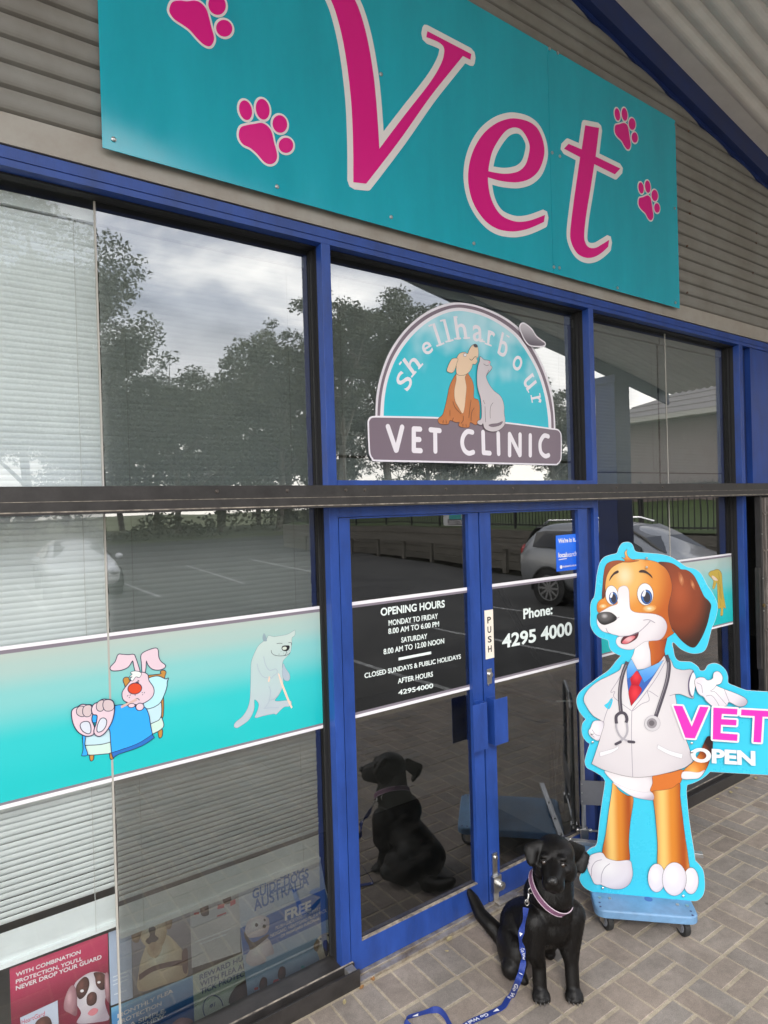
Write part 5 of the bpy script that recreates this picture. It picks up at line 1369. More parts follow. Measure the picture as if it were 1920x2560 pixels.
po, A = poster('pale blue narrow poster strip between the crimson poster and the glass joint', [(500, 795), (604, 758), (612, 1095), (510, 1132)], ink('pale_blue', (178, 190, 214)))
A.lines('small_print', [[(520, 1000), (585, 975)], [(520, 1018), (590, 992)], [(520, 1036), (590, 1010)], [(525, 1080), (585, 1060)]], .0035, ink('print_white', (222, 226, 234)))
_s0 = srgb                       # true print colours: what the photo shows behind the tinted pane, undone for the tint
def srgb(r, g, b): return tuple(min(.80, c * 1.12) for c in _s0(r, g, b))
po, A = poster('large photo poster of a golden guide dog in a leather harness', [(604, 720), (872, 625), (886, 984), (613, 1084)], grad_mat('photo_grey', [(0, srgb(110, 102, 104)), (.5, srgb(140, 136, 146)), (1, srgb(168, 166, 178))], 2), d=.004)
M_LAB = photo('lab_cream', (242, 228, 204), (176, 150, 118)); M_LAB2 = photo('lab_tan', (192, 164, 134), (128, 98, 74)); M_HAR = ink('harness', (92, 52, 46)); M_NOS = ink('dog_nose', (56, 46, 48))
A.poly('dog_picture', [(640, 1060), (640, 960), (660, 880), (690, 830), (760, 800), (820, 850), (850, 900), (860, 990), (760, 1030)], M_LAB)
A.poly('dog_picture', [(630, 760), (650, 710), (700, 690), (750, 710), (770, 740), (760, 820), (730, 870), (690, 870), (650, 830)], M_LAB)
A.poly('dog_picture', [(640, 740), (605, 790), (610, 830), (635, 835), (650, 790)], M_LAB2)
A.poly('dog_picture', [(760, 715), (790, 730), (785, 770), (765, 770)], M_LAB2)
A.poly('dog_picture', [(682, 775), (700, 762), (715, 772), (712, 800), (728, 820), (690, 845), (668, 830), (688, 805)], M_NOS)
A.poly('dog_picture', [(690, 840), (720, 835), (745, 860), (720, 905), (690, 900), (675, 870)], photo('lab_shadow', (170, 140, 112), (206, 182, 152)))
A.ell('dog_picture', 657, 757, 9, 8, 0, M_NOS); A.ell('dog_picture', 718, 735, 9, 8, 0, M_NOS)
A.poly('dog_picture', [(636, 985, 1), (700, 945), (800, 920), (860, 915, 1), (862, 940, 1), (790, 945), (700, 970), (640, 1010, 1)], M_HAR)
A.poly('dog_picture', [(836, 880), (860, 868), (860, 970), (840, 965)], M_HAR)
po, A = poster('silver grey poster strip with two small medicine packs right of the golden dog', [(870, 600), (1100, 515), (1106, 880), (882, 955)], grad_mat('silver_print', [(0, srgb(196, 194, 196)), (1, srgb(178, 178, 186))], 2), d=.006)
A.zm = ZG
for x, y, w_ in ((205, 590, 46), (435, 465, 46)):
    A.poly('dog_picture', [(x - w_, y), (x - 20, y - 70), (x + 30, y - 72), (x + 44, y - 10), (x + 44, y + 50), (x - 20, y + 66)], M_BRN)
A.line('pack_picture', [(95, 632), (150, 622)], .008, ink('pack_red', (196, 60, 80))); A.line('pack_picture', [(335, 655), (430, 620)], .006, ink('pack_red', (196, 60, 80)))
A.line('pack_picture', [(340, 560), (410, 545)], .016, ink('pack_red', (196, 60, 80))); A.line('pack_picture', [(470, 525), (525, 500)], .02, ink('pack_red', (196, 60, 80)))
A.lines('small_print', [[(110, 920), (480, 780)], [(150, 945), (430, 840)]], .005, ink('print_white', (222, 226, 234)))
po, A = poster('deep blue poster about monthly flea protection below the golden dog', [(510, 1136), (886, 986), (900, 1240), (900, 1340), (525, 1480)], grad_mat('deep_blue_print', [(0, srgb(18, 30, 66)), (.55, srgb(36, 78, 140)), (.9, srgb(80, 140, 190)), (1, srgb(120, 176, 210))], 2), d=.008)
A.zm = ZC
A.txt('words', 'MONTHLY FLEA', (1010, 835), (1490, 612), (1008, 800), M_TXW, .02)
A.txt('words', 'PROTECTION', (1012, 893), (1390, 722), (1010, 858), M_TXW, .02)
A.txt('words', 'IN A SIMPLE,', (1014, 950), (1428, 780), (1012, 915), M_TXW, .02)
A.txt('words', 'BEEFY CHEW.', (1016, 1010), (1424, 820), (1014, 975), M_TXW, .02)
A.poly('dog_picture', [(1470, 900), (1530, 840), (1600, 830), (1660, 860), (1660, 960), (1480, 960)], M_PKE)
po, A = poster('pale green poster with a chocolate dog headed reward', [(884, 985), (1112, 884), (1146, 1190), (1150, 1290), (900, 1400)], grad_mat('pale_green_print', [(0, srgb(190, 196, 186)), (1, srgb(164, 176, 166))], 2), d=.010)
A.zm = ZG
M_NVT = ink('navy_text', (52, 66, 120))
A.txt('words', 'REWARD HUGS', (152, 1312), (690, 1068), (150, 1258), M_NVT, .015)
A.txt('words', 'WITH FLEA AND', (156, 1385), (700, 1150), (154, 1328), M_NVT, .015)
A.txt('words', 'TICK PROTECTION', (160, 1460), (780, 1195), (158, 1404), M_NVT, .015)
A.line('seal', [(290 + 104 * math.cos(R(a_)), 1600 - 132 * math.sin(R(a_))) for a_ in range(10, 330, 20)], .0035, M_NVT)
A.txt('words', '#1', (252, 1592), (305, 1578), (252, 1552), M_NVT, .02)
A.poly('dog_picture', [(450, 1540), (480, 1440), (560, 1350), (680, 1330), (720, 1800), (480, 1900), (500, 1600)], photo('choc', (98, 70, 60), (34, 24, 24)))
po, A = poster('curled guide dog charity poster with a white plush puppy, nearest the door', [(548, 330), (700, 280), (1150, 140), (1395, 60), (1440, 300), (1530, 660), (1575, 930), (1590, 1260), (1100, 1500), (660, 1690), (640, 1400), (580, 960)], grad_mat('guide_print', [(0, srgb(24, 50, 100)), (.12, srgb(70, 100, 150)), (.3, srgb(160, 180, 205)), (.75, srgb(180, 190, 208)), (1, srgb(196, 200, 212))], 2), zm=ZG, d=.014)
M_GBL = ink('guide_blue', (32, 96, 176)); M_GTX = ink('guide_text', (60, 110, 180))
A.txt('words', 'HELP FUND', (600, 385), (1230, 180), (596, 300), M_GTX, .02)
A.txt('words', 'GUIDE DOGS', (695, 470), (1275, 245), (692, 370), M_GTX, .02)
A.txt('words', 'AUSTRALIA', (712, 595), (1280, 318), (706, 480), M_GTX, .02)
A.poly('blue_band', [(566, 770, 1), (840, 640, 1), (1440, 365, 1), (1525, 655, 1), (1100, 850, 1), (880, 950, 1), (600, 1045, 1)], M_GBL)
A.txt('words', 'FREE', (1028, 690), (1300, 580), (1018, 588), M_TXW, .04)
A.txt('words', 'PLUSH GUIDE DOG WITH EVERY', (932, 785), (1395, 580), (930, 752), M_TXW, .01)
A.txt('words', 'NEXGARD, HEARTGARD PLUS 6 PACK', (880, 865), (1460, 598), (878, 830), M_TXW, .01)
A.txt('words', 'OR PARAGARD PURCHASE.', (985, 868), (1388, 675), (983, 836), M_TXW, .01)
M_PLU = photo('plush', (240, 232, 236), (176, 160, 172))
A.poly('dog_picture', [(620, 1080), (680, 970), (760, 900), (850, 870), (900, 960), (910, 1030), (840, 1060), (820, 1120), (740, 1150), (660, 1150)], M_PLU)
A.poly('dog_picture', [(615, 800), (640, 700), (720, 650), (800, 635), (860, 670), (860, 770), (820, 830), (720, 860), (650, 860)], M_PLU)
A.ell('dog_picture', 733, 732, 16, 19, 0, M_NOS); A.ell('dog_picture', 812, 746, 18, 20, 0, M_NOS); A.ell('dog_picture', 815, 680, 11, 13, 0, M_NOS)
A.poly('dog_picture', [(605, 800), (640, 850), (700, 910), (840, 830), (845, 860), (680, 985), (650, 940), (610, 860)], M_NOS)
A.poly('dog_picture', [(1340, 950), (1380, 850), (1470, 810), (1540, 850), (1570, 930), (1580, 1060), (1400, 1180), (1380, 1080)], M_LAB)
A.poly('dog_picture', [(1360, 880), (1320, 940), (1330, 990), (1360, 1000), (1380, 920)], M_LAB2)
A.poly('dog_picture', [(1420, 900), (1445, 885), (1465, 900), (1485, 970), (1450, 1060), (1420, 970)], M_NOS)
A.ell('dog_picture', 1392, 876, 12, 12, 0, M_NOS); A.ell('dog_picture', 1470, 835, 12, 12, 0, M_NOS)
A.poly('dog_picture', [(1370, 1220), (1400, 1150), (1500, 1090), (1588, 1090), (1590, 1230), (1400, 1330)], M_NOS)
for x, y in ((795, 1330), (985, 1220)): A.poly('pack_picture', [(x - 40, y + 20), (x - 10, y - 60), (x + 40, y - 50), (x + 36, y + 50), (x - 20, y + 66)], M_BRN)
A.line('pack_picture', [(705, 1385), (745, 1375)], .010, ink('pack_red', (196, 60, 80))); A.line('pack_picture', [(900, 1310), (955, 1295)], .014, ink('pack_red', (196, 60, 80)))
A.line('pack_picture', [(895, 1390), (965, 1365)], .005, ink('pack_red', (196, 60, 80))); A.ell('pack_picture', 1205, 1160, 20, 18, 0, ink('teal_pack', (50, 150, 160)))
A.line('small_print', [(720, 1475), (850, 1420)], .005, M_GTX)

srgb = _s0
# ================================================================== CUTOUT SIGN ON A PLATFORM TROLLEY
Z8 = zoomer(1400, 1300, 3.16); Zt = zoomer(1380, 1800, 3.95); Z1 = zoomer(1450, 1340, 4.4838)
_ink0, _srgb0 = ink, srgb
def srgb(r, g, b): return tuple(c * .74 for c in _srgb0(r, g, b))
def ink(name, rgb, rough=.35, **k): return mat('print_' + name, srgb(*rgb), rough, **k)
ident = lambda x, y: (x, y)
def P8(l): return [(*Z8(p_[0], p_[1]), *p_[2:]) for p_ in l]
def Pt(l): return [(*Zt(p_[0], p_[1]), *p_[2:]) for p_ in l]
ZDK = .125                                            # deck height
sl_, sr_ = hit(Zt(390, 1697), z=ZDK), hit(Zt(1390, 1787), z=ZDK)
eu = (sr_ - sl_); eu.z = 0
PS = Plane(sl_, eu, (0, 0, 1)); 
if PS.n.dot(CAM - sl_) < 0: PS.n = -PS.n
cut = thing('cutout_sign', 'cyan cutout of a cartoon beagle doctor pointing at the words VET OPEN', 'sign', (sl_ + sr_) / 2)
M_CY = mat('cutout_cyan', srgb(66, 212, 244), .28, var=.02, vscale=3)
M_ALE = mat('sheet_edge', (.55, .56, .57), .5)
outl = P8([(525, 175), (490, 185), (465, 220), (448, 262), (400, 275), (350, 295), (315, 340), (295, 420), (285, 500), (278, 570), (270, 610), (250, 640), (240, 690), (242, 740), (240, 790), (245, 840), (270, 890), (310, 925), (370, 945), (385, 960), (390, 1000), (410, 1035), (450, 1060), (483, 1072, 1), (440, 1120), (410, 1160), (370, 1200), (310, 1240), (250, 1285), (190, 1330), (150, 1370), (132, 1420), (140, 1480), (165, 1530), (205, 1575, 1), (180, 1605), (172, 1650), (178, 1700), (205, 1745)]) \
    + Pt([(375, 235, 1), (350, 310), (330, 380), (325, 420), (345, 470), (400, 500), (470, 540), (510, 575), (526, 610, 1), (510, 720), (490, 850), (470, 1000), (455, 1150), (445, 1215), (425, 1248), (380, 1270), (340, 1310), (330, 1360), (325, 1440), (300, 1495), (278, 1540), (275, 1580), (300, 1630), (340, 1668), (400, 1697, 1), (900, 1742, 1), (1390, 1787, 1), (1440, 1780), (1490, 1730), (1508, 1650), (1505, 1560), (1490, 1480), (1450, 1425), (1415, 1390, 1), (1400, 1280), (1375, 1130), (1350, 950), (1335, 800), (1328, 700), (1335, 640, 1), (1400, 620), (1480, 580), (1530, 540), (1562, 510, 1)]) \
    + [(1920, 1937.3, 1), (2080, 1947, 1), (2080, 1741, 1), (1920, 1729.7, 1)] \
    + P8([(1475, 1347, 1), (1430, 1332), (1380, 1312), (1330, 1288), (1326, 1240), (1310, 1190), (1270, 1150), (1220, 1132), (1170, 1148), (1145, 1186), (1108, 1190), (1090, 1160), (1040, 1125), (1000, 1120), (940, 1115), (908, 1080), (895, 1020), (884, 978), (900, 968), (950, 1015), (1010, 1045), (1070, 1055), (1130, 1040), (1160, 1000), (1180, 930), (1200, 850), (1225, 790), (1245, 700), (1235, 640), (1200, 570), (1165, 520), (1140, 470), (1110, 420), (1060, 385), (1000, 370), (940, 330), (870, 290), (790, 270), (700, 262), (620, 255), (590, 240), (575, 200), (555, 180)])
L = [PS.uv(q) for q in sm(outl, 5)]
mb = MB(); sheet_geom(mb, [L], PS, -.0005, .0005, 0); sheet_geom(mb, [grow(L, .0012)], PS, -.004, .0034, 1)
raw_build(mb, 'panel', [M_CY, M_ALE], cut)
def rad(name, stops, cx, cz, sx, sz, rough=.3): return grad_mat(name, [(a, srgb(*c_)) for a, c_ in stops], rough=rough, mode='RADIAL', centre=(cx, .5, cz), scale=(sx, 100, sz))
def lin(name, stops, axis=0, rough=.3): return grad_mat(name, [(a, srgb(*c_)) for a, c_ in stops], axis, rough)
LN = ink('art_line', (70, 50, 50)); LNP = ink('art_line_lilac', (150, 140, 160))
M_HEAD = rad('print_head', [(0, (255, 226, 180)), (.25, (246, 190, 110)), (.6, (232, 150, 62)), (1, (196, 98, 34))], .38, .80, .62, .75)
M_EAR = rad('print_ear', [(0, (176, 84, 44)), (.5, (140, 62, 30)), (1, (62, 36, 26))], .40, .62, .62, .62)
M_EARB = lin('print_ear_back', [(0, (110, 50, 30)), (1, (160, 80, 44))], 2)
M_MUZ = rad('print_muzzle', [(0, (250, 247, 248)), (.6, (240, 234, 238)), (1, (204, 190, 200))], .38, .55, .75, .75)
M_COAT = rad('print_coat', [(0, (240, 236, 238)), (.55, (228, 222, 226)), (1, (190, 182, 190))], .48, .52, .75, .80)
M_LEG = lin('print_leg', [(0, (190, 96, 26)), (.3, (250, 206, 120)), (.55, (226, 140, 48)), (.85, (176, 82, 28)), (1, (214, 140, 70))])
M_PAW = rad('print_paw', [(0, (252, 250, 252)), (.6, (236, 230, 238)), (1, (190, 180, 196))], .4, .6, .75, .75)
M_NECK = lin('print_neck', [(0, (208, 112, 46)), (.5, (190, 92, 40)), (1, (150, 64, 30))])
M_BLACKN = rad('print_nose', [(0, (190, 186, 188)), (.3, (96, 92, 94)), (.8, (34, 32, 34))], .38, .68, .7, .8)
M_TUBE = ink('steth_tube', (82, 76, 88)); M_SIL2 = ink('steth_metal', (186, 182, 190))
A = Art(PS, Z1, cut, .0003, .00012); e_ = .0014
# neck, ears, head
A.poly('neck', [(640, 1180), (700, 1150), (780, 1130), (790, 1290), (805, 1450), (640, 1495), (598, 1440), (572, 1385), (600, 1320)], M_MUZ, e_, LN)
A.poly('neck_patch', [(775, 1180), (880, 1160), (968, 1140), (962, 1200), (945, 1280), (950, 1335), (925, 1400), (850, 1435), (803, 1452), (790, 1300)], M_NECK, e_, LN)
hd = A.poly('head', [(485, 290), (560, 272), (650, 262), (760, 270), (850, 290), (930, 330), (985, 400), (1020, 480), (1032, 570), (1025, 660), (1005, 760), (995, 850), (1005, 960), (1035, 1060), (1052, 1085), (1000, 1122), (955, 1152), (880, 1165), (700, 1100), (560, 960), (420, 880), (300, 880), (210, 860), (190, 800), (205, 740), (250, 700), (280, 665), (275, 560), (290, 450), (330, 370), (400, 312)], M_HEAD, e_, LN)
A.poly('ear', [(490, 285), (420, 275), (340, 290), (290, 330), (268, 420), (258, 520), (248, 695), (284, 662), (280, 560), (298, 450), (345, 365), (415, 315)], M_EARB, e_, LN, parent=hd)
A.poly('ear', [(880, 298), (950, 293), (1030, 308), (1100, 350), (1130, 375), (1200, 385), (1270, 440), (1320, 530), (1360, 620), (1390, 680), (1440, 730), (1466, 780), (1452, 860), (1430, 960), (1400, 1050), (1360, 1140), (1310, 1220), (1270, 1247), (1210, 1227), (1140, 1170), (1080, 1100), (1030, 1030), (1002, 940), (990, 830), (1002, 740), (1027, 640), (1032, 540), (1000, 420), (950, 350)], M_EAR, e_, LN, parent=hd)
M_EHL = rad('print_ear_shine', [(0, (214, 150, 104)), (.5, (186, 108, 66)), (1, (160, 78, 42))], .5, .5, .5, .5)
A.ell('ear_shine', 1135, 490, 26, 92, -18, M_EHL, parent=hd); A.ell('ear_shine', 1262, 545, 18, 66, -22, M_EHL, parent=hd)
A.poly('hair_tuft', [(485, 292, 1), (505, 268), (468, 240, 1), (502, 248), (508, 220), (502, 185), (525, 150, 1), (522, 190), (535, 225), (565, 255), (620, 272), (660, 276, 1), (570, 292)], M_HEAD, e_, LN, parent=hd)
A.poly('muzzle', [(425, 620), (440, 580), (480, 560), (520, 565), (545, 610), (550, 700), (558, 800), (580, 838), (640, 860), (760, 868), (850, 880), (930, 920), (970, 990), (965, 1060), (930, 1130), (880, 1165), (800, 1172), (720, 1185), (650, 1232), (590, 1268), (510, 1268), (440, 1242), (405, 1190), (415, 1142), (440, 1120), (340, 1092), (250, 1062), (200, 1000), (190, 940), (200, 880), (250, 840), (340, 790), (420, 760), (415, 700)], M_MUZ, e_, LNP, parent=hd)
M_CHK = rad('print_cheek', [(0, (255, 240, 220)), (.5, (246, 196, 130)), (1, (232, 150, 66))], .5, .5, .5, .5)
A.ell('cheek', 775, 812, 82, 40, -12, M_CHK, parent=hd); A.ell('cheek', 258, 785, 50, 26, -20, M_CHK, parent=hd)
A.poly('nose', [(195, 880), (230, 858), (300, 850), (360, 865), (412, 915), (390, 950), (330, 980), (270, 994), (220, 970), (193, 920)], M_BLACKN, e_ * .6, LN, parent=hd)
M_EYW = ink('eye_white', (246, 244, 248)); M_IRIS = rad('print_iris', [(0, (60, 110, 190)), (.6, (80, 140, 215)), (1, (30, 60, 130))], .5, .5, .5, .5); M_PUP = ink('pupil', (52, 48, 62))
for (cx, cy, rx, ry, ix, iy, irx, iry) in ((355, 662, 68, 106, 372, 695, 46, 68), (730, 652, 88, 122, 744, 682, 62, 80)):
    eo = A.ell('eye', cx, cy, rx, ry, -5, M_EYW, e_, LN, parent=hd)
    A.ell('iris', ix, iy, irx, iry, -5, M_IRIS, .0008, LN, parent=eo); A.ell('pupil', ix + 3, iy + 4, irx * .66, iry * .76, -5, M_PUP, parent=eo)
    A.poly('eye_shine', [(ix - irx * .85, iy - iry * .2), (ix - irx * .4, iy - iry * .95), (ix - irx * .1, iy - iry * .8), (ix - irx * .35, iy - iry * .1)], M_EYW, parent=eo)
A.poly('eyebrow', [(325, 505), (345, 450), (385, 402), (425, 385), (430, 410), (385, 432), (350, 470)], ink('brow', (66, 44, 40)), parent=hd)
A.poly('eyebrow', [(660, 405), (680, 380), (730, 385), (790, 430), (810, 472), (770, 435), (720, 412)], ink('brow', (66, 44, 40)), parent=hd)
A.poly('mouth', [(485, 1130), (560, 1112), (620, 1088), (655, 1078), (635, 1140), (580, 1182), (520, 1207), (458, 1197)], ink('mouth_dark', (96, 40, 50)), .001, LN, parent=hd)
A.poly('tongue', [(470, 1192), (520, 1140), (580, 1118), (618, 1125), (580, 1168), (520, 1205)], rad('print_tongue', [(0, (250, 190, 194)), (1, (224, 110, 120))], .5, .6, .6, .6), parent=hd)
A.lines('smile_line', [[(785, 952), (720, 1020), (640, 1085), (560, 1112), (470, 1122), (420, 1118)], [(708, 942), (770, 936), (840, 972)], [(400, 928), (440, 905)], [(290, 1030), (310, 1075), (345, 1092)]], .0022, LNP, parent=hd)
# coat and body
A.zm = ident
bl = A.poly('belly', Pt([(520, 500), (600, 600), (700, 692), (800, 750), (920, 778), (1000, 778), (988, 690), (1000, 540), (800, 530), (650, 510)]), M_MUZ, e_, LNP)
A.poly('leg', Pt([(602, 612), (590, 700), (560, 900), (530, 1120), (498, 1305), (560, 1365), (680, 1388), (762, 1380), (755, 1200), (770, 1000), (800, 772), (740, 742), (660, 690)]), M_LEG, e_, LN)
A.poly('hip_patch', Pt([(1002, 540), (1150, 520), (1300, 490), (1270, 600), (1240, 645), (1180, 670), (980, 705), (992, 620)]), ink('patch_orange', (222, 122, 50)), e_, LN)
A.poly('leg', Pt([(983, 705), (1100, 688), (1190, 665), (1258, 622), (1262, 750), (1285, 950), (1310, 1150), (1340, 1350), (1345, 1500), (1200, 1500), (1052, 1490), (1040, 1200), (1020, 950), (1000, 800)]), M_LEG, e_, LN)
A.poly('belly_fold', Pt([(600, 615), (700, 692), (800, 750), (920, 778), (1000, 778), (985, 712), (900, 708), (760, 680), (650, 630)]), M_PAW, .0006, LNP)
A.poly('paw', Pt([(352, 1410), (375, 1335), (450, 1305), (500, 1308), (540, 1358), (640, 1385), (762, 1380), (788, 1450), (792, 1530), (760, 1612), (690, 1657), (600, 1660), (510, 1632), (480, 1618), (420, 1610), (385, 1540), (355, 1470)]), M_PAW, e_, LN)
A.lines('toe_lines', [Pt([(388, 1535), (392, 1450), (430, 1392), (490, 1372)]), Pt([(484, 1600), (488, 1520), (520, 1450), (570, 1410)])], .0024, LNP)
def ellt(n_, cx, cy, rx, ry): A.poly(n_, Pt(ellipse(cx, cy, rx, ry)), M_PAW, e_, LN, n=1)
ellt('toe', 1030, 1552, 84, 140); ellt('toe', 1368, 1580, 74, 130); ellt('toe', 1205, 1562, 118, 164)
tl = A.poly('tail', Pt([(1300, 490), (1380, 420), (1430, 360), (1470, 290), (1500, 220), (1530, 162), (1558, 160), (1580, 200), (1578, 280), (1555, 380), (1520, 470), (1460, 558), (1380, 576), (1285, 572)]), rad('print_tail', [(0, (252, 196, 110)), (.4, (226, 134, 52)), (.75, (150, 66, 32)), (1, (50, 30, 32))], .35, .1, .75, .95), e_, LN)
A.poly('tail_tip', Pt([(1284, 512), (1340, 502), (1440, 512), (1505, 488), (1450, 562), (1375, 576), (1282, 572)]), M_MUZ, .0006, LNP, parent=tl)
A.zm = Z8
co = A.poly('coat', [(500, 1135), (470, 1182), (400, 1222), (300, 1272), (220, 1340), (187, 1410), (210, 1470), (260, 1540), (340, 1600), (322, 1700), (282, 1830), (250, 1920, 1), (330, 1962), (430, 1996), (570, 2025), (700, 2020), (850, 1990), (980, 1950), (1046, 1902, 1), (1010, 1780), (960, 1650), (930, 1520), (905, 1372, 1), (950, 1372), (1030, 1402), (1052, 1392), (1032, 1300), (1048, 1186), (960, 1182), (900, 1162), (872, 1105), (830, 1065), (790, 1110), (720, 1160), (600, 1190)], M_COAT, e_, LN)
A.poly('arm_gap', [(402, 1405), (375, 1440), (348, 1462), (388, 1490), (415, 1425)], M_CY, parent=co)
A.lines('coat_lines', [[(565, 1505), (562, 1700), (572, 2024)], [(500, 1180), (452, 1270), (398, 1355), (432, 1352), (422, 1392), (490, 1450), (565, 1505)], [(838, 1100), (760, 1240), (660, 1380), (565, 1505), (640, 1450), (702, 1420), (690, 1345), (772, 1392)], [(340, 1600), (360, 1530), (395, 1440), (412, 1395)], [(905, 1372), (862, 1385)]], .0022, LNP, parent=co)
A.poly('hand', [(240, 1640), (260, 1592), (300, 1580), (345, 1600), (322, 1690), (302, 1738), (262, 1722), (232, 1692), (226, 1660)], M_PAW, e_, LN)
A.lines('hand_lines', [[(250, 1650), (280, 1690), (315, 1700)], [(242, 1690), (270, 1712)]], .002, LNP)
sh = A.poly('shirt', [(555, 1108), (530, 1180), (528, 1260), (540, 1360), (560, 1462, 1), (640, 1370), (730, 1240), (815, 1105, 1), (720, 1150), (610, 1185)], ink('shirt_dark', (60, 104, 190)), .0006, LN)
A.poly('collar', [(562, 1095, 1), (612, 1188, 1), (560, 1232), (528, 1252, 1), (526, 1180), (542, 1125)], lin('print_collar', [(0, (70, 150, 235)), (1, (130, 195, 250))], 2), .0008, LN, parent=sh)
A.poly('collar', [(815, 1104, 1), (720, 1150), (618, 1190, 1), (662, 1282, 1), (740, 1215)], lin('print_collar', [(0, (70, 150, 235)), (1, (130, 195, 250))], 2), .0008, LN, parent=sh)
M_TIE = rad('print_tie', [(0, (240, 60, 72)), (1, (196, 24, 48))], .5, .6, .6, .6)
A.poly('tie', [(560, 1296, 1), (618, 1302, 1), (642, 1340), (600, 1410), (560, 1464, 1), (545, 1400), (540, 1350)], M_TIE, .0008, LN, parent=sh)
A.poly('tie_knot', [(605, 1185, 1), (645, 1245, 1), (620, 1302, 1), (562, 1298, 1), (552, 1250, 1), (580, 1212)], M_TIE, .0008, LN, parent=sh)
for pk in ([(770, 1770, 1), (860, 1815), (965, 1845, 1), (958, 1878, 1), (860, 1848), (764, 1798, 1)], [(310, 1830, 1), (420, 1800), (462, 1774, 1), (458, 1800, 1), (400, 1835), (315, 1862, 1)]):
    A.poly('pocket', pk, M_EYW, .0009, LNP, parent=co)
A.lines('cuff', [[(1050, 1188), (1022, 1240), (1012, 1300), (1020, 1370), (1044, 1396)]], .006, ink('cuff_shadow', (112, 100, 130)), parent=co)
A.poly('cuff_end', [(1048, 1200), (1066, 1240), (1062, 1310), (1045, 1385), (1024, 1350), (1018, 1290), (1030, 1235)], M_EYW, .0007, LNP, parent=co)
st_ = A.line('stethoscope', [(530, 1115), (497, 1200), (476, 1300), (470, 1400), (480, 1515)], .0175, M_TUBE)
A.line('tube', [(835, 1062), (856, 1130), (850, 1220), (830, 1310), (792, 1430), (750, 1555)], .0175, M_TUBE, parent=st_)
A.line('tube_shine', [(520, 1140), (492, 1210), (471, 1300), (466, 1400), (474, 1505)], .004, ink('tube_shine', (150, 144, 152)), parent=st_)
A.line('tube_shine', [(850, 1120), (846, 1215), (826, 1305), (788, 1420), (752, 1530)], .004, ink('tube_shine', (150, 144, 152)), parent=st_)
A.line('ear_tube', [(440, 1590), (446, 1650), (480, 1710), (540, 1742)], .009, M_SIL2, parent=st_); A.line('ear_tube', [(524, 1590), (530, 1660), (508, 1712), (452, 1756)], .009, M_SIL2, parent=st_)
A.line('fork', [(444, 1602), (440, 1552), (458, 1526), (488, 1516), (514, 1530), (526, 1566), (518, 1595)], .014, M_TUBE, parent=st_)
A.caps('ear_tip', [(540, 1744), (580, 1748)], .013, M_TUBE, parent=st_); A.caps('ear_tip', [(474, 1746), (438, 1764)], .013, M_TUBE, parent=st_)
ch = A.ell('chest_piece', 726, 1600, 61, 61, 0, rad('print_disc', [(0, (236, 232, 236)), (1, (206, 200, 206))], .5, .5, .6, .6), .001, LNP, parent=st_) if 0 else A.ell('chest_piece', 726, 1600, 61, 61, 0, ink('disc', (222, 218, 222)), .001, LNP)
A.ell('disc_ring', 722, 1599, 40, 40, 0, ink('disc_ring', (158, 152, 158)), parent=ch); A.ell('disc_centre', 720, 1598, 22, 22, 0, ink('disc_centre', (112, 106, 112)), parent=ch)
A.poly('glove', [(1060, 1260), (1090, 1240), (1130, 1240), (1160, 1262), (1200, 1246), (1208, 1205), (1235, 1190), (1262, 1205), (1278, 1242), (1262, 1285), (1225, 1300), (1290, 1330), (1370, 1360), (1450, 1398), (1472, 1430), (1450, 1460), (1400, 1465), (1330, 1432), (1312, 1458), (1280, 1470), (1258, 1490), (1200, 1465), (1150, 1422), (1130, 1392), (1090, 1366), (1066, 1310)], M_PAW, e_, LN)
A.lines('finger_lines', [[(1185, 1352), (1215, 1350), (1250, 1385), (1310, 1455)], [(1148, 1385), (1190, 1380), (1230, 1425), (1262, 1485)], [(1230, 1302), (1205, 1330), (1180, 1345)], [(1290, 1330), (1330, 1430)], [(1075, 1280), (1110, 1300), (1120, 1360)]], .002, LNP)
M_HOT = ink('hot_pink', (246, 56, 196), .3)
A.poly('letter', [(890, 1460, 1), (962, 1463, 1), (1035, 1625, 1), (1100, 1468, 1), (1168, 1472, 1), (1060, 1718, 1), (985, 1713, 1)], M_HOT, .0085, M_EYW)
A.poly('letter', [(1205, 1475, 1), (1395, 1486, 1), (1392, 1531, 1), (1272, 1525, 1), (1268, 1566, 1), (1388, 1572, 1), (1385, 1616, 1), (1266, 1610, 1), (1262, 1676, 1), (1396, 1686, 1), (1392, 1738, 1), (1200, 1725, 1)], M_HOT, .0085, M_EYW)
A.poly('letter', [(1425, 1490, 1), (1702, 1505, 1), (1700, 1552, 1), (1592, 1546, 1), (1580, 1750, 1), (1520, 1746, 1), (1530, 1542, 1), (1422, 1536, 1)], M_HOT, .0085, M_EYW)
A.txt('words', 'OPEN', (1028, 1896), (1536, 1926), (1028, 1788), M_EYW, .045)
for q in (Z8(680, 372), Z8(680, 300), Z8(250, 1680), Z8(255, 1748), Z8(1035, 1755), Z8(1037, 1825), Zt(498, 1645), Zt(1290, 1722)):
    u, v = PS.uv(q); c = PS.pt(u, v, A.d); MB().tube([c, c + PS.n * .002, c + PS.n * .0035], [.0062, .0055, .003], 10).build('screw', M_STEEL, cut)

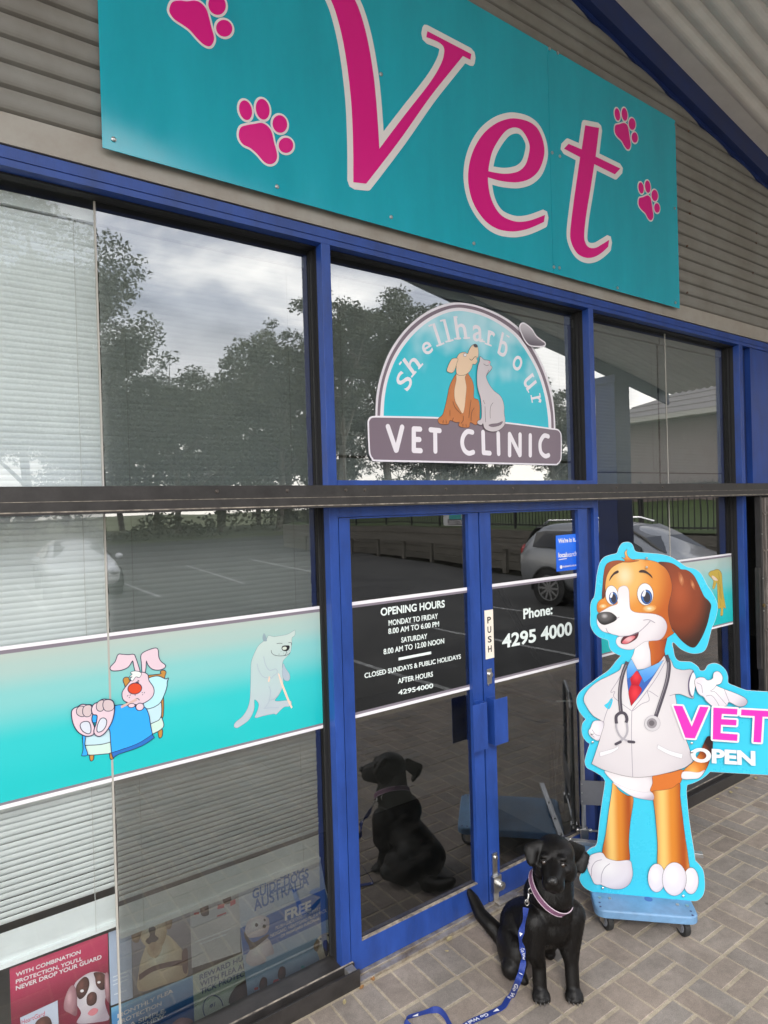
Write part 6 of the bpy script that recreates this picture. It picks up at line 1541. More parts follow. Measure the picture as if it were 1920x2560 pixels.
# ------------------------------------------------------------------ blue platform trolley
dA, dB = hit(Zt(428, 1872), z=ZDK), hit(Zt(1462, 1952), z=ZDK)
ex = (dB - dA); ex.z = 0; wdt = ex.length; ex.normalize(); ey = Vector((-ex.y, ex.x, 0))
if ey.dot(Vector((1, 1, 0))) < 0: ey = -ey
LEN = .615
def dk(a, b, z): return dA + ex * (a * wdt) + ey * (b * LEN) + Vector((0, 0, z - ZDK))
tr = thing('platform_trolley', 'light blue platform trolley with silver folding handle carrying the cutout sign', 'trolley', (*dk(.5, .5, 0).xy, 0))
M_DECK = mat('deck_plastic', (.15,.30,.50), .46, var=.12, vscale=9, dirt=(.115,.22,.36), bump=.06, bscale=260)
def rrect(i, r=.045, n=5):
    P = []; x0, x1, y0, y1 = i, wdt - i, i, LEN - i
    for cx, cy, a0 in ((x1 - r, y0 + r, -90), (x1 - r, y1 - r, 0), (x0 + r, y1 - r, 90), (x0 + r, y0 + r, 180)):
        for k in range(n + 1):
            a_ = R(a0 + 90 * k / n); P.append((cx + r * math.cos(a_), cy + r * math.sin(a_)))
    return P
mb = MB(); rings = [(rrect(.012), ZDK - .045), (rrect(0), ZDK - .036), (rrect(0), ZDK - .008), (rrect(.003), ZDK - .002), (rrect(.008), ZDK)]
n = len(rings[0][0]); vs = []; fs = []
for P, z in rings: vs += [dA + ex * x + ey * y + Vector((0, 0, z - ZDK)) for x, y in P]
for i in range(len(rings) - 1): fs += [(i * n + k, i * n + (k + 1) % n, (i + 1) * n + (k + 1) % n, (i + 1) * n + k) for k in range(n)]
fs += [tuple(range(n - 1, -1, -1)), tuple(range((len(rings) - 1) * n, len(rings) * n))]
mb.add(vs, fs); deck = mb.build('deck', M_DECK, tr)
PDK = Plane(dA, ex, ey); PDK.n = Vector((0, 0, 1))
M_DKD = ink('deck_dimple', (84, 116, 190)); M_HOLE = ink('bolt_hole', (40, 56, 110))
def disc(name, q, r, m, h=.0012):
    p_ = hit(Zt(*q), z=ZDK); MB().tube([p_ + Vector((0, 0, -.002)), p_ + Vector((0, 0, h))], r, 14).build(name, m, deck)
disc('dimple', (952, 1768), .019, M_DKD, .0006)
for q in ((470, 1802), (478, 1842), (1370, 1888), (1387, 1927)): disc('bolt_hole', q, .0052, M_HOLE, .0005)
for q in ((473, 1755), (570, 1762), (1240, 1825), (1335, 1835)): disc('bolt', q, .0075, M_STEEL, .003)
M_GREY = mat('caster_grey', (.20, .21, .24), .55, var=.15)
for a, b in ((.13, .10), (.87, .10), (.13, .88), (.87, .88)):
    c = dk(a, b, .045); ax = (ex * .9 + ey * .35).normalized()
    wh = MB().cyl(c - ax * .014, c + ax * .014, .045, 22).build('wheel', MATS['tyre_rubber'], tr, bevel=.006)
    MB().cyl(c - ax * .0155, c + ax * .0155, .028, 16).build('hub', M_GREY, wh)
    k = MB(); fw = ax.cross(Vector((0, 0, 1)))
    for s in (-1, 1): k.obox(c + ax * (.02 * s) + Vector((0, 0, .016)) - fw * .008, ax, fw, (0, 0, 1), .0018, .018, .032)
    k.obox(c + Vector((0, 0, .042)) - fw * .008, ax, fw, (0, 0, 1), .03, .028, .003); k.build('bracket', M_STEEL, wh)
# handle at the far end
M_TUB = mat('brushed_tube', (.50, .50, .50), .35, metal=.85, var=.1, vscale=30)
pb = hit(Zt(318, 1150), z=ZDK); al = (pb - dA).dot(ex); be_ = (pb - dA).dot(ey)
ha = [dA + ex * al + ey * be_, dA + ex * (wdt - al) + ey * be_]
H = .78
mb = MB(); arcp = [ha[0] + Vector((0, 0, -.005)), ha[0] + Vector((0, 0, H - .06)), ha[0] + ex * .02 + Vector((0, 0, H - .02)), ha[0] + ex * .06 + Vector((0, 0, H)), ha[1] - ex * .06 + Vector((0, 0, H)), ha[1] - ex * .02 + Vector((0, 0, H - .02)), ha[1] + Vector((0, 0, H - .06)), ha[1] + Vector((0, 0, -.005))]
mb.tube(arcp, .0125, 12); hn = mb.build('handle', M_TUB, tr, smooth=False)
z0, z1 = hit(Zt(318, 828), x=ha[0].x).z, hit(Zt(318, 592), x=ha[0].x).z
pc = (ha[0] + ha[1]) / 2; hl = (ha[1] - ha[0]).length / 2
MB().obox((pc.x - ey.x * .014, pc.y - ey.y * .014, (z0 + z1) / 2), ex, ey, (0, 0, 1), hl + .015, .0015, (z1 - z0) / 2).build('handle_plate', mat('grey_plate', (.25, .25, .27), .45, metal=.4, var=.1), tr)
for zz in (z0 + .02, (z0 + z1) / 2, z1 - .02):
    c = ha[0] - ex * .008 - ey * .017 + Vector((0, 0, zz - ZDK)); MB().cyl(c, c - ey * .003, .004, 8).build('rivet', M_STEEL, hn)
MB().tube([ha[0] - ex * .03 + Vector((0, 0, .035)), ha[1] + ex * .03 + Vector((0, 0, .035))], .006, 8).build('cross_rod', M_STEEL, hn)
for h_ in ha:
    MB().obox(h_ + Vector((0, 0, .022)), ex, ey, (0, 0, 1), .022, .02, .028).build('hinge_block', M_STEEL, hn, bevel=.004)
    for s in (-1, 1): MB().ball(h_ + ex * (.034 * s) + Vector((0, 0, .036)), .012, 10, 6).build('pivot_knob', M_STEEL, hn, smooth=True)
# silver flat bar lying across the deck under the sign
b0, b1 = hit(Zt(128, 1188), z=ZDK + .012), hit(Zt(1488, 1330), z=ZDK + .012)
sb = thing('base_bar', 'silver flat bar lying across the trolley deck behind the cutout sign', 'bar', (*((b0 + b1) / 2).xy, ZDK))
d_b = (b1 - b0); L2 = d_b.length / 2; d_b.normalize()
MB().obox((b0 + b1) / 2 - Vector((0, 0, .0005)), d_b, d_b.cross(Vector((0, 0, 1))), (0, 0, 1), L2, .016, .011).build('bar', M_TUB, sb, bevel=.002)
for t in (.04, .3, .6): MB().ball(b0.lerp(b1, t) + Vector((0, 0, .011)), .007, 8, 5).build('bolt', M_STEEL, sb, smooth=True)
# struts carrying the panel
for f in (.22, .60):
    p_ = sl_.lerp(sr_, f); MB().obox(p_ - PS.n * .016 + Vector((0, 0, .45)), eu, PS.n, (0, 0, 1), .014, .0105, .44).build('back_strut', M_TUB, cut)

# ------------------------------------------------------------------ bent black tube frame inside, behind the right door
PI_ = wall_plane(.42); Z7 = zoomer(800, 1200, 2.37)
def ip(x, y, dy=0):
    u, v = Plane((0, .42 + dy, 0), (1, 0, 0), (0, 0, 1)).uv(Z7(x, y)); return (u, .42 + dy, v)
fr = thing('tube_frame', 'bent black tube frame standing inside behind the right door glass', 'stand', (3.2, .42, 0))
M_BT = mat('black_tube', (.01, .01, .011), .35)
MB().tube([ip(1060, 640), ip(1180, 860), ip(1300, 1080), ip(1430, 1270), ip(1485, 1350), ip(1470, 1430), ip(1430, 1600), ip(1410, 1840), ip(1440, 2000)], .019, 8).build('side_tube', M_BT, fr)
MB().tube([ip(1040, 1225, .1), ip(1200, 1270, .05), ip(1400, 1330)], .02, 8).build('cross_tube', M_BT, fr)
MB().tube([ip(1110, 1370, .1), ip(1280, 1420, .05), ip(1450, 1445)], .017, 8).build('cross_tube', M_BT, fr)
MB().tube([ip(1385, 1480), ip(1372, 1660), ip(1380, 1900), ip(1370, 2040)], .018, 8).build('leg', M_BT, fr)
MB().tube([ip(1400, 1312, -.02), ip(1490, 1310, -.02)], .006, 6).build('pin', M_STEEL, fr)

ink, srgb = _ink0, _srgb0
# ================================================================== BLACK LABRADOR SITTING AT THE DOOR
Zz = zoomer(800, 1800, 2.37)
def hy(q, y): return hit(Zz(*q), y=y)
def hz(q, z): return hit(Zz(*q), z=z)
def fur_material():
    m = bpy.data.materials.new('black_fur'); m.use_nodes = True
    t = m.node_tree; b = t.nodes['Principled BSDF']
    b.inputs['Roughness'].default_value = .5; b.inputs['Specular IOR Level'].default_value = .24
    b.inputs['Sheen Weight'].default_value = .0
    tcn = N(t, 'ShaderNodeTexCoord'); mp_ = N(t, 'ShaderNodeMapping'); mp_.inputs['Scale'].default_value = (1, 1, .32)
    n1 = N(t, 'ShaderNodeTexNoise'); n1.inputs['Scale'].default_value = 230; n1.inputs['Detail'].default_value = 4; n1.inputs['Roughness'].default_value = .7
    n2 = N(t, 'ShaderNodeTexNoise'); n2.inputs['Scale'].default_value = 26; n2.inputs['Detail'].default_value = 5
    t.links.new(tcn.outputs['Object'], mp_.inputs['Vector']); t.links.new(mp_.outputs[0], n1.inputs['Vector']); t.links.new(tcn.outputs['Object'], n2.inputs['Vector'])
    rp = N(t, 'ShaderNodeValToRGB'); rp.color_ramp.elements[0].position = .3; rp.color_ramp.elements[0].color = (.0018, .0016, .0016, 1); rp.color_ramp.elements[1].position = .75; rp.color_ramp.elements[1].color = (.0070, .0056, .0048, 1)
    t.links.new(n1.outputs['Fac'], rp.inputs['Fac']); t.links.new(rp.outputs[0], b.inputs['Base Color'])
    ad = N(t, 'ShaderNodeMath', operation='MULTIPLY_ADD'); ad.inputs[1].default_value = .35
    t.links.new(n2.outputs['Fac'], ad.inputs[0]); t.links.new(n1.outputs['Fac'], ad.inputs[2])
    bp = N(t, 'ShaderNodeBump'); bp.inputs['Strength'].default_value = .28; bp.inputs['Distance'].default_value = .004
    t.links.new(ad.outputs[0], bp.inputs['Height']); t.links.new(bp.outputs[0], b.inputs['Normal'])
    mr = N(t, 'ShaderNodeMapRange'); mr.inputs['To Min'].default_value = .28; mr.inputs['To Max'].default_value = .52; t.links.new(n2.outputs['Fac'], mr.inputs['Value']); t.links.new(mr.outputs[0], b.inputs['Roughness'])
    return m
M_FUR = fur_material()
FW = Vector((-.45, -.893, 0)).normalized(); RT = Vector((FW.y, -FW.x, 0))      # heading, and the dog's right side (left in the photo)
S = MB()
def blob(c, r, rot=None): S.ball(c, 1.0, 20, 14, r[0], r[1], r[2], rot=rot)
def frame(x, y, z): return Matrix((Vector(x).normalized(), Vector(y).normalized(), Vector(z).normalized())).transposed()
def cap(a, ra, b, rb, k=8):
    a = Vector(a); b = Vector(b)
    for i in range(k + 1): S.ball(a.lerp(b, i / k), ra + (rb - ra) * i / k, 14, 10)
UP = Vector((0, 0, 1))
BR = frame(RT, FW, UP)
chest = Vector((2.075, -.535, .285)); rump = Vector((2.125, -.335, .125))
blob(chest, (.108, .085, .125), BR)
blob(chest + FW * .035 + UP * .045, (.085, .062, .075), BR)                 # breastbone
cap(chest + UP * -.01, .100, rump, .110, 36)
blob(chest - FW * .07 + UP * .05, (.085, .09, .085), BR)                    # withers
# collar circle from three points seen on the neck
c1, c2, c3 = hy((1250, 935), -.505), hy((1345, 1108), -.600), hy((1484, 1062), -.585)
def circle3(a, b, c):
    u = b - a; v = c - a; n_ = u.cross(v).normalized(); d = 2 * u.cross(v).length_squared
    k = (u.length_squared * v.cross(u.cross(v)) + v.length_squared * u.cross(v).cross(u)) / d
    return a + k, k.length, n_
cc, cr0, cn = circle3(c1, c2, c3)
if cn.z < 0: cn = -cn
# head
hc = hy((1390, 800), -.575)
hf = Vector((-.80, -.595, .06)).normalized(); hr = hf.cross(UP).normalized() * -1; hr = Vector((hf.y, -hf.x, 0)).normalized(); hu = hr.cross(hf).normalized()
if hu.z < 0: hu = -hu
HR = frame(hr, hf, hu)
blob(hc - hf * .012 + hu * .004, (.081, .088, .066), HR)                    # skull
blob(hc + hf * .030 - hu * .022, (.077, .060, .060), HR)                    # face
for s in (-1, 1):
    blob(hc + hf * .066 + hr * (.034 * s) + hu * .021, (.022, .016, .012), HR)   # brow
    blob(hc + hf * .060 + hr * (.052 * s) - hu * .022, (.020, .022, .018), HR)   # cheekbone
    blob(hc + hf * .018 + hr * (.056 * s) - hu * .042, (.034, .052, .046), HR)   # cheek
cap(hc + hf * .055 - hu * .030, .054, hc + hf * .112 - hu * .046, .042, 8)  # muzzle
blob(hc + hf * .132 - hu * .038, (.031, .022, .026), HR)
for s in (-1, 1): blob(hc + hf * .108 + hr * (.020 * s) - hu * .060, (.025, .042, .032), HR)   # flews
cap(hc + hf * .030 - hu * .075, .036, hc + hf * .108 - hu * .079, .023, 5)  # lower jaw
nb = chest + UP * .09 - FW * .02
cap(nb, .088, cc, cr0 - .006, 6); cap(cc, cr0 - .006, hc - hf * .035 - hu * .045, .068, 6)
# ears
def ear(a, b, c, wd):
    """a hanging flap: root, bend, tip"""
    a, b, c = Vector(a), Vector(b), Vector(c)
    for p_, q, w0, w1 in ((a, b, wd * .75, wd), (b, c, wd, wd * .62)):
        d = (q - p_).normalized(); nn = (CAM - p_).normalized(); sd = d.cross(nn).normalized(); nn = sd.cross(d)
        for i in range(8):
            t = i / 7; S.ball(p_.lerp(q, t), 1.0, 12, 8, w0 + (w1 - w0) * t, .013, .020, rot=frame(sd, nn, d))
ear(hy((1305, 742), -.545), hy((1246, 772), -.530), hy((1252, 838), -.545), .032)
ear(hy((1470, 755), -.555), hy((1540, 800), -.548), hy((1540, 880), -.566), .046)
# front legs
for pw, el, shd in ((Vector((1.982, -.552, 0)), hy((1268, 1362), -.535), Vector((1.985, -.530, .30))), (Vector((2.090, -.632, 0)), hy((1478, 1352), -.600), Vector((2.135, -.595, .30)))):
    wr = pw + Vector((.012, .012, .092)) - FW * .006
    cap(shd, .060, el, .043, 14); cap(el, .043, wr + UP * .03, .030, 12); cap(wr + UP * .03, .030, pw - FW * .002 + UP * .035, .029, 10)
    dl = (CAM - pw); dl.z = 0; dl = (dl.normalized() * .6 + FW * .4).normalized(); sl2 = Vector((-dl.y, dl.x, 0))
    blob(pw + dl * .008 + UP * .024, (.031, .036, .026), frame(sl2, dl, UP))
    for k in (-1.5, -.5, .5, 1.5):
        o = abs(k) > 1
        cap(pw + sl2 * (.0155 * k) + dl * .020 + UP * .020, .0145, pw + sl2 * (.0165 * k) + dl * (.036 if o else .045) + UP * .0125, .0125, 4)
# hind legs: folded, thigh against the flank, hock on the ground
hk = hz((1112, 1398), .085)
blob(hk + Vector((.040, .012, .008)), (.062, .110, .098), BR); blob(hk + Vector((.085, .03, .06)), (.06, .10, .09), BR)
cap(hk + FW * .045 - UP * .02, .044, hk - UP * .055 - FW * .045 + Vector((.02, 0, 0)), .030, 5)
cap(hk - UP * .055 - FW * .045 + Vector((.02, 0, 0)), .028, hz((1190, 1520), .024), .027, 6); cap(hz((1190, 1520), .024), .027, hz((1212, 1545), .016), .019, 3)
lh = rump - RT * .095 + FW * .01 - UP * .035
blob(lh, (.055, .09, .085), BR); cap(lh - UP * .06, .03, lh + FW * .05 - UP * .066, .026, 5)
# tail
tp = [hy((1090, 1300), -.255), hy((1010, 1215), -.190), hy((950, 1150), -.125), hy((915, 1070), -.070), hy((888, 1022), -.040)]
tr_ = [.042, .035, .032, .027, .017]
for i in range(4): cap(tp[i], tr_[i], tp[i + 1], tr_[i + 1], 14)
cap(rump - UP * .04, .07, tp[0], .044, 12)

base = Vector((2.06, -.47, 0))
dog = None
me = bpy.data.meshes.new('labrador'); me.from_pydata(S.v, [], S.f); me.update()
tmp = bpy.data.objects.new('tmp', me); COL.objects.link(tmp)
md = tmp.modifiers.new('r', 'REMESH'); md.mode = 'VOXEL'; md.voxel_size = .0048; md.use_smooth_shade = True
ms = tmp.modifiers.new('s', 'SMOOTH'); ms.factor = .5; ms.iterations = 9
dgp = bpy.context.evaluated_depsgraph_get(); dgp.update()
bm_ = bpy.data.meshes.new_from_object(tmp.evaluated_get(dgp))
bpy.data.objects.remove(tmp)
bm_.name = 'labrador'
dog = link_mesh('labrador_dog', bm_, M_FUR, None, smooth=True)
tag(dog, 'black labrador sitting on the pavers by the doors with head turned to the camera', 'dog')
# short coat: fine hairs lying along the body, thicker on neck, haunch and tail
def coat():
    r = random.Random(21); me_ = dog.data; off = WLOC[dog]; vs = []; fs = []
    import bisect
    cum = []; tot = 0
    polys = me_.polygons
    for p_ in polys: tot += p_.area; cum.append(tot)
    for _ in range(60000):
        p_ = polys[bisect.bisect(cum, r.random() * tot)]; vv = [me_.vertices[i].co for i in p_.vertices]
        a, b = r.random(), r.random()
        if len(vv) == 4: q = (vv[0] * (1 - a) + vv[1] * a) * (1 - b) + (vv[3] * (1 - a) + vv[2] * a) * b
        else: q = (vv[0] + vv[1] + vv[2]) / 3
        n_ = p_.normal; wq = q + off; hd_ = (wq - hc).length
        fl = (-hf * 1.0 - UP * .25) if hd_ < .135 else (-UP - FW * .55)
        if wq.y > -.235: fl = tp[4] - tp[0]
        if wq.z < .012 or (hd_ < .17 and (wq - hc).dot(hf) > .10): continue
        t_ = fl - n_ * fl.dot(n_)
        if t_.length < 1e-4: continue
        t_ = (t_.normalized() + Vector((r.gauss(0, .1), r.gauss(0, .1), r.gauss(0, .1)))).normalized()
        L_ = (.0052 if hd_ < .135 or wq.z < .16 else .0105) * r.uniform(.6, 1.25); w_ = t_.cross(n_).normalized() * .00048
        e_n = wq + t_ * L_ + n_ * (L_ * r.uniform(.10, .27)); k = len(vs); b0 = wq - n_ * .0006
        vs += [b0 - w_, b0 + w_, wq + t_ * L_ * .55 + n_ * L_ * .07 + w_ * .7, wq + t_ * L_ * .55 + n_ * L_ * .07 - w_ * .7, e_n]
        fs += [(k, k + 1, k + 2, k + 3), (k + 3, k + 2, k + 4)]
    me2 = bpy.data.meshes.new('coat'); me2.from_pydata(vs, [], fs); me2.update()
    return link_mesh('coat', me2, mat('black_hair', (.0034, .0028, .0025), .40, spec=.24), dog)
coat()
# face details
M_EYB = mat('dog_eye_brown', (.018, .009, .005), .08, coat=1.0); M_NSE = mat('dog_nose_black', (.010, .0095, .0095), .28, bump=.3, bscale=500)
for s in (-1, 1):
    p_ = hc + hf * .0770 + hr * (.0370 * s) + hu * .002
    ey_ = MB().ball(p_, .0114, 14, 10).build('eye', M_EYB, dog, smooth=True)
    lid = MB().tube([p_ + hr * (.0135 * math.cos(R(a))) + hu * (.0108 * math.sin(R(a))) + hf * .004 for a in range(-20, 205, 25)], .0038, 6).build('eyelid', M_FUR, ey_, smooth=True)
np_ = hc + hf * .150 - hu * .030
nm = MB().ball(np_, 1, 16, 10, .0205, .014, .0155, rot=HR)
for s in (-1, 1): nm.ball(np_ + hr * (.0105 * s) + hf * .005 - hu * .003, 1, 10, 7, .0095, .009, .009, rot=HR)
nm.build('nose', M_NSE, dog, smooth=True)
for s in (-1, 1): MB().ball(np_ + hr * (.0085 * s) + hf * .0128 - hu * .002, 1, 8, 6, .0036, .002, .003, rot=HR).build('nostril', M_BLACK, dog, smooth=True)
MB().tube([hc + hf * .149 - hu * .048, hc + hf * .147 - hu * .062, hc + hf * .130 + hr * .020 - hu * .076, hc + hf * .09 + hr * .040 - hu * .078], .0016, 6).build('mouth_line', M_BLACK, dog)
M_CLAW = mat('claw', (.045, .038, .034), .35)
for pw in (Vector((1.982, -.552, 0)), Vector((2.090, -.632, 0))):
    dl = (CAM - pw); dl.z = 0; dl = (dl.normalized() * .6 + FW * .4).normalized(); sl2 = Vector((-dl.y, dl.x, 0))
    for k in (-1.5, -.5, .5, 1.5):
        t0 = pw + sl2 * (.0165 * k) + dl * ((.036 if abs(k) > 1 else .045) + .009) + UP * .011
        MB().tube([t0, t0 + dl * .004 - UP * .003, t0 + dl * .007 - UP * .007], [.0032, .0025, .0012], 6).build('claw', M_CLAW, dog)
# collar: mauve webbing with white edge piping
cx_ = (c2 - cc).normalized(); cy_ = cn.cross(cx_)
def ringband(r, z0, z1, th, name, m, par):
    mb = MB(); n = 48; vs = []; fs = []
    for i in range(n):
        a = 2 * math.pi * i / n; d = cx_ * math.cos(a) + cy_ * math.sin(a)
        vs += [cc + d * r + cn * z0, cc + d * (r + th) + cn * z0, cc + d * (r + th) + cn * z1, cc + d * r + cn * z1]
    for i in range(n):
        j = (i + 1) % n
        for k in range(4): fs.append((i * 4 + k, j * 4 + k, j * 4 + (k + 1) % 4, i * 4 + (k + 1) % 4))
    return mb.add(vs, fs).build(name, m, par, smooth=False)
colr = ringband(cr0 - .001, -.0105, .0105, .003, 'collar', mat('collar_webbing', srgb(112, 72, 100), .7, bump=.5, bscale=400), dog)
M_PIPE = mat('collar_piping', srgb(196, 176, 188), .5)
ringband(cr0, .0100, .0121, .0036, 'piping', M_PIPE, colr); ringband(cr0, -.0121, -.0100, .0036, 'piping', M_PIPE, colr)

# leash ------------------------------------------------------------------
lk = thing('dog_leash', 'navy blue webbing leash with white lettering running from the dog collar along the pavers', 'leash', (*hz((1080, 1700), 0).xy, 0))
clip0 = hy((1248, 985), -.512)
M_NAVY = mat('leash_webbing', srgb(26, 52, 128), .6, bump=.4, bscale=600)
mb = MB()
rg = [clip0 + (CX * math.cos(R(a)) + UP * math.sin(R(a))) * .012 + Vector((-.006, -.008, -.012)) for a in range(0, 361, 30)]
mb.tube(rg, .0022, 6, cap=False); q1, q2, q3 = hy((1236, 1045), -.530), hy((1226, 1082), -.537), hy((1219, 1112), -.540)
mb.tube([q1 + UP * .012, q1, q2], .004, 8); mb.tube([q2 + CX * (.008 * math.cos(R(a))) + UP * (.012 * math.sin(R(a))) for a in range(0, 361, 30)], .0022, 6, cap=False)
mb.build('clip', M_STEEL, lk, smooth=True)
gz = .0035
path = [hy((1219, 1112), -.540), hy((1212, 1180), -.548), hy((1196, 1245), -.556), hy((1186, 1300), -.563), hy((1198, 1350), -.570), hy((1206, 1410), -.577), hy((1196, 1480), -.585), hy((1172, 1550), -.595)]
gnd_ = [(1132, 1640), (1082, 1700), (1000, 1742), (900, 1785), (830, 1830), (785, 1845), (768, 1806), (735, 1745), (688, 1716), (600, 1738), (515, 1768), (522, 1810), (620, 1880), (800, 1990)]
zz_ = [.004, .004, .004, .004, .005, .008, .014, .022, .024, .018, .012, .006, .004, .004]
path += [hz(q, z) for q, z in zip(gnd_, zz_)]
def cat3(P, n=8):
    res = []
    for i in range(len(P) - 1):
        p0 = P[max(i - 1, 0)]; p1 = P[i]; p2 = P[i + 1]; p3 = P[min(i + 2, len(P) - 1)]
        for k in range(n):
            t = k / n; res.append(.5 * (2 * p1 + (p2 - p0) * t + (2 * p0 - 5 * p1 + 4 * p2 - p3) * t * t + (3 * p1 - p0 - 3 * p2 + p3) * t ** 3))
    res.append(P[-1]); return res
LP = cat3(path)
NP = len(LP); LW = []
for i, p_ in enumerate(LP):
    d = (LP[min(i + 1, NP - 1)] - LP[max(i - 1, 0)]).normalized(); view = (CAM - p_).normalized()
    k = i / 8
    side = d.cross(view).normalized()
    if k > 8.2:
        flatn = d.cross(UP); flatn.normalize()
        if flatn.dot(side) < 0: flatn = -flatn
        tl = 0.0 if k < 12 else min(1, (k - 12) / 2) * (1.0 if k < 18 else max(0, 1 - (k - 18) / 2))
        side = (flatn * (1 - tl * .75) + UP * (tl * .75) * (1 if k < 16.3 else -1)).normalized() if k < 8.9 or True else side
    if k < 5.2:                                        # the hanging part twists
        tw = 1.15 * math.sin(k * 1.55); side = (side * math.cos(tw) + view * math.sin(tw)).normalized()
    elif k < 8.2: side = side
    if i and LW[-1].dot(side) < 0: side = -side
    if i: side = (LW[-1] * .55 + side * .45).normalized()
    LW.append(side)
hw_ = .0115
def lpt(s, h, d=0.0):
    """point on the strap: s in sample units, h across (-1..1), d proud of the face"""
    i = max(0, min(NP - 2, int(s))); t = s - i
    p_ = LP[i].lerp(LP[i + 1], t); w_ = LW[i].lerp(LW[i + 1], t).normalized(); dd = (LP[i + 1] - LP[i]).normalized(); n_ = w_.cross(dd).normalized()
    if n_.dot(CAM - p_) < 0: n_ = -n_
    q = p_ + w_ * (hw_ * h) + n_ * d
    if q.z < .0026 + d: q.z = .0026 + d
    return q
vs = []; fs = []
for i in range(NP):
    s_ = min(i, NP - 1.0001); vs += [lpt(s_, -1, .0009), lpt(s_, 1, .0009), lpt(s_, 1, -.0009), lpt(s_, -1, -.0009)]
for i in range(NP - 1):
    for k in range(4): fs.append((i * 4 + k, (i + 1) * 4 + k, (i + 1) * 4 + (k + 1) % 4, i * 4 + (k + 1) % 4))
MB().add(vs, fs).build('strap', M_NAVY, lk)
M_LWH = mat('leash_print', srgb(225, 225, 230), .5)
def strap_mark(s0, body=None, flip=1):
    if body is None:
        mb = MB(); P = [(0, -.62), (0, .62), (3.0, 0)]
        mb.add([lpt(s0 + a, b, .0014) for a, b in P], [(0, 1, 2)]); me = mb; o = mb.build('mark', M_LWH, lk); return
    me = text_mesh(body, .02); me.polygons.foreach_set('use_smooth', [False] * len(me.polygons))
    xs = [v.co.x for v in me.vertices]; x0, x1 = min(xs), max(xs)
    for v in me.vertices: v.co = lpt(s0 + (v.co.x - x0) / (x1 - x0) * 9.5, (v.co.y - .33) * 1.75 * flip, .0014)
    link_mesh('mark', me, M_LWH, lk)
i8 = 8
for k in (2.3, 6.35, 9.35, 11.35, 17.2): strap_mark(k * i8)
strap_mark(7.15 * i8, 'Go Well', -1); strap_mark(10.05 * i8, 'Go Well', -1); strap_mark(4.0 * i8, 'Go Well', -1)
# ================================================================== FOLDED TRELLIS GATE, LEAF LITTER
gt = thing('trellis_gate', 'dark bronze folding trellis gate stacked against the wall at the right', 'gate', (5.15, -.02, 0))
M_GATE = mat('gate_bronze', (.19, .165, .15), .5, metal=.2, var=.3, vscale=12)
rnd = random.Random(9)
MB().box(5.005, 5.03, -.075, -.035, .02, 2.03).build('lock_stile', mat('gate_dark', (.022, .02, .019), .45, var=.3), gt)
MB().box(4.975, 5.005, -.07, -.04, .75, 1.50).build('lock_cover', MATS['gate_dark'], gt)
xs = [5.055 + i * .030 for i in range(14)]
for i, x in enumerate(xs):
    y = -.058 + (.028 if i % 2 else 0)
    mb = MB(); mb.box(x - .011, x + .011, y - .005, y + .005, .03 + rnd.uniform(0, .01), 2.02 - (.06 if i % 3 == 1 else 0)); mb.build('upright', M_GATE, gt)
for z in (.42, 1.02, 1.22, 1.62, 1.90):
    mb = MB(); P = []
    for i in range(len(xs) - 1):
        a, b = xs[i], xs[i + 1]; s = .012 if i % 2 else -.012
        mb.tube([(a, -.069, z - s), (b, -.069, z + s)], .0055, 6)
    mb.build('lattice_link', M_GATE, gt)
for z in (1.02, 1.62):
    for x in xs[1:8]: MB().cyl((x, -.0745, z), (x, -.078, z), .0045, 8).build('rivet', M_WORN, gt)
for z in (.55, 1.18, 1.42, 1.75): MB().cyl((5.018, -.075, z), (5.018, -.081, z), .006, 8).build('bolt', M_STEEL, gt)
MB().cyl((5.018, -.075, 1.22), (5.018, -.084, 1.22), .014, 12).build('lock_barrel', mat('brass', (.35, .24, .10), .35, metal=1), gt)

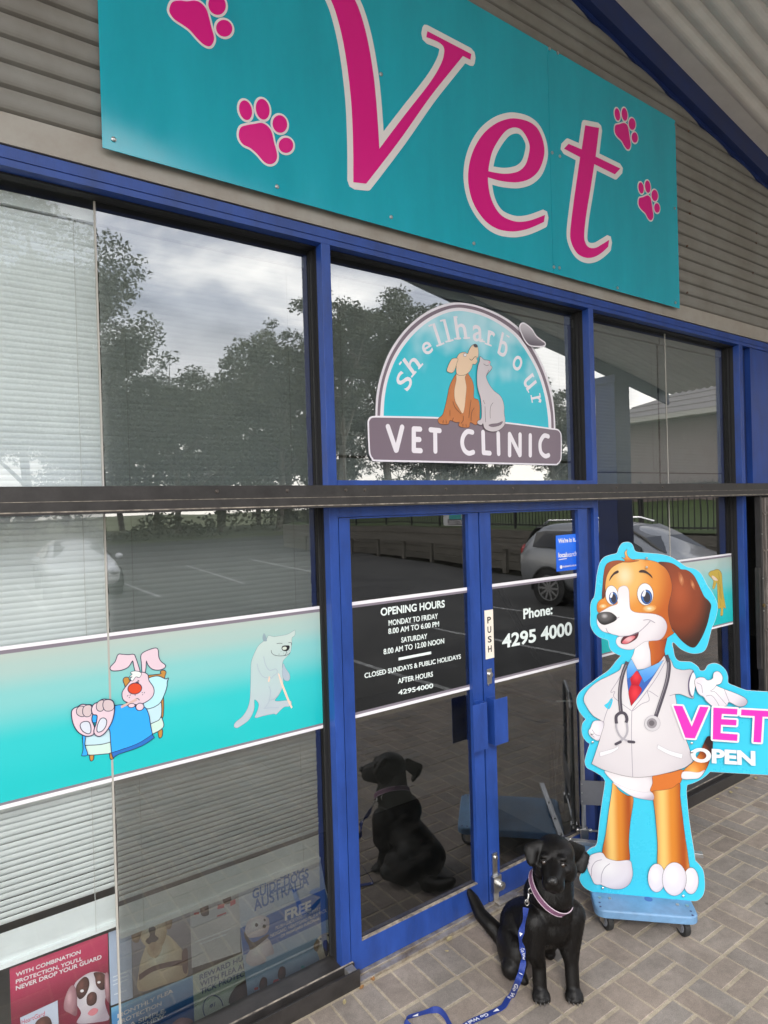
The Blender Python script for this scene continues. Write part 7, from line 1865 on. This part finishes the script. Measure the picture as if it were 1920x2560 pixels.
# dry leaves blown against the sill
M_LF = mat('dry_leaf', (.33, .17, .06), .7, var=.35, vscale=40); M_LF2 = mat('pale_leaf', (.36, .30, .16), .7, var=.3, vscale=40)
def leaf(q, L_, az, m, label, curl=.25):
    p_ = hit(q, z=.004); d = Vector((math.cos(az), math.sin(az), 0)); s = Vector((-d.y, d.x, 0)); vs = []; fs = []
    n = 7
    for i in range(n + 1):
        t = i / n; w_ = L_ * .26 * math.sin(math.pi * min(1, t * .96 + .04)) ** .8
        c = p_ + d * (L_ * (t - .5)) + UP * (curl * L_ * (t - .5) ** 2 * 1.5)
        vs += [c - s * w_ + UP * w_ * .35, c, c + s * w_ + UP * w_ * .35]
    for i in range(n): fs += [(3 * i, 3 * i + 3, 3 * i + 4, 3 * i + 1), (3 * i + 1, 3 * i + 4, 3 * i + 5, 3 * i + 2)]
    o = MB().add(vs, fs).build('fallen_leaf', m); sol = o.modifiers.new('t', 'SOLIDIFY'); sol.thickness = .0008
    return tag(o, label, 'leaf', 'fallen leaves along the shopfront')
z2_ = zoomer(860, 2240, 3.95); z3_ = zoomer(1700, 1900, 7.373)
for q, L_, az, m, lab in ((z2_(280, 815), .040, 1.3, M_LF, 'orange brown dry leaf lying against the door threshold near the black sill end'),
    (z2_(175, 905), .030, .4, M_LF, 'orange brown dry leaf at the end corner of the black sill'),
    (z2_(230, 735), .024, 2.0, M_LF, 'tiny brown dry leaf on the threshold below the left door hinge side'),
    (z2_(1040, 430), .045, .35, M_LF2, 'thin straw coloured leaf on the pavers below the left door'),
    (z2_(650, 570), .016, 1.0, M_LF, 'small brown leaf fragment midway along the door threshold'),
    (z2_(1015, 545), .018, 2.4, M_LF2, 'pale leaf fragment in the paver joint left of the dog tail'),
    (z2_(5, 1050), .030, .9, M_LF2, 'pale dry leaf under the black sill at the bottom of the photo'),
    (z3_(690, 720), .028, 2.6, M_LF2, 'pale leaf under the right hand sill just right of the cutout sign'),
    (z3_(940, 600), .040, .5, M_LF2, 'larger pale leaf on the pavers beside the right hand sill'),
    (z3_(1040, 520), .026, 2.2, M_LF2, 'pale leaf farther along beside the right hand sill'),
    (z3_(1400, 340), .045, .2, M_LF2, 'farthest pale leaf beyond the end of the right hand sill')):
    leaf(q, L_, az, m, lab)
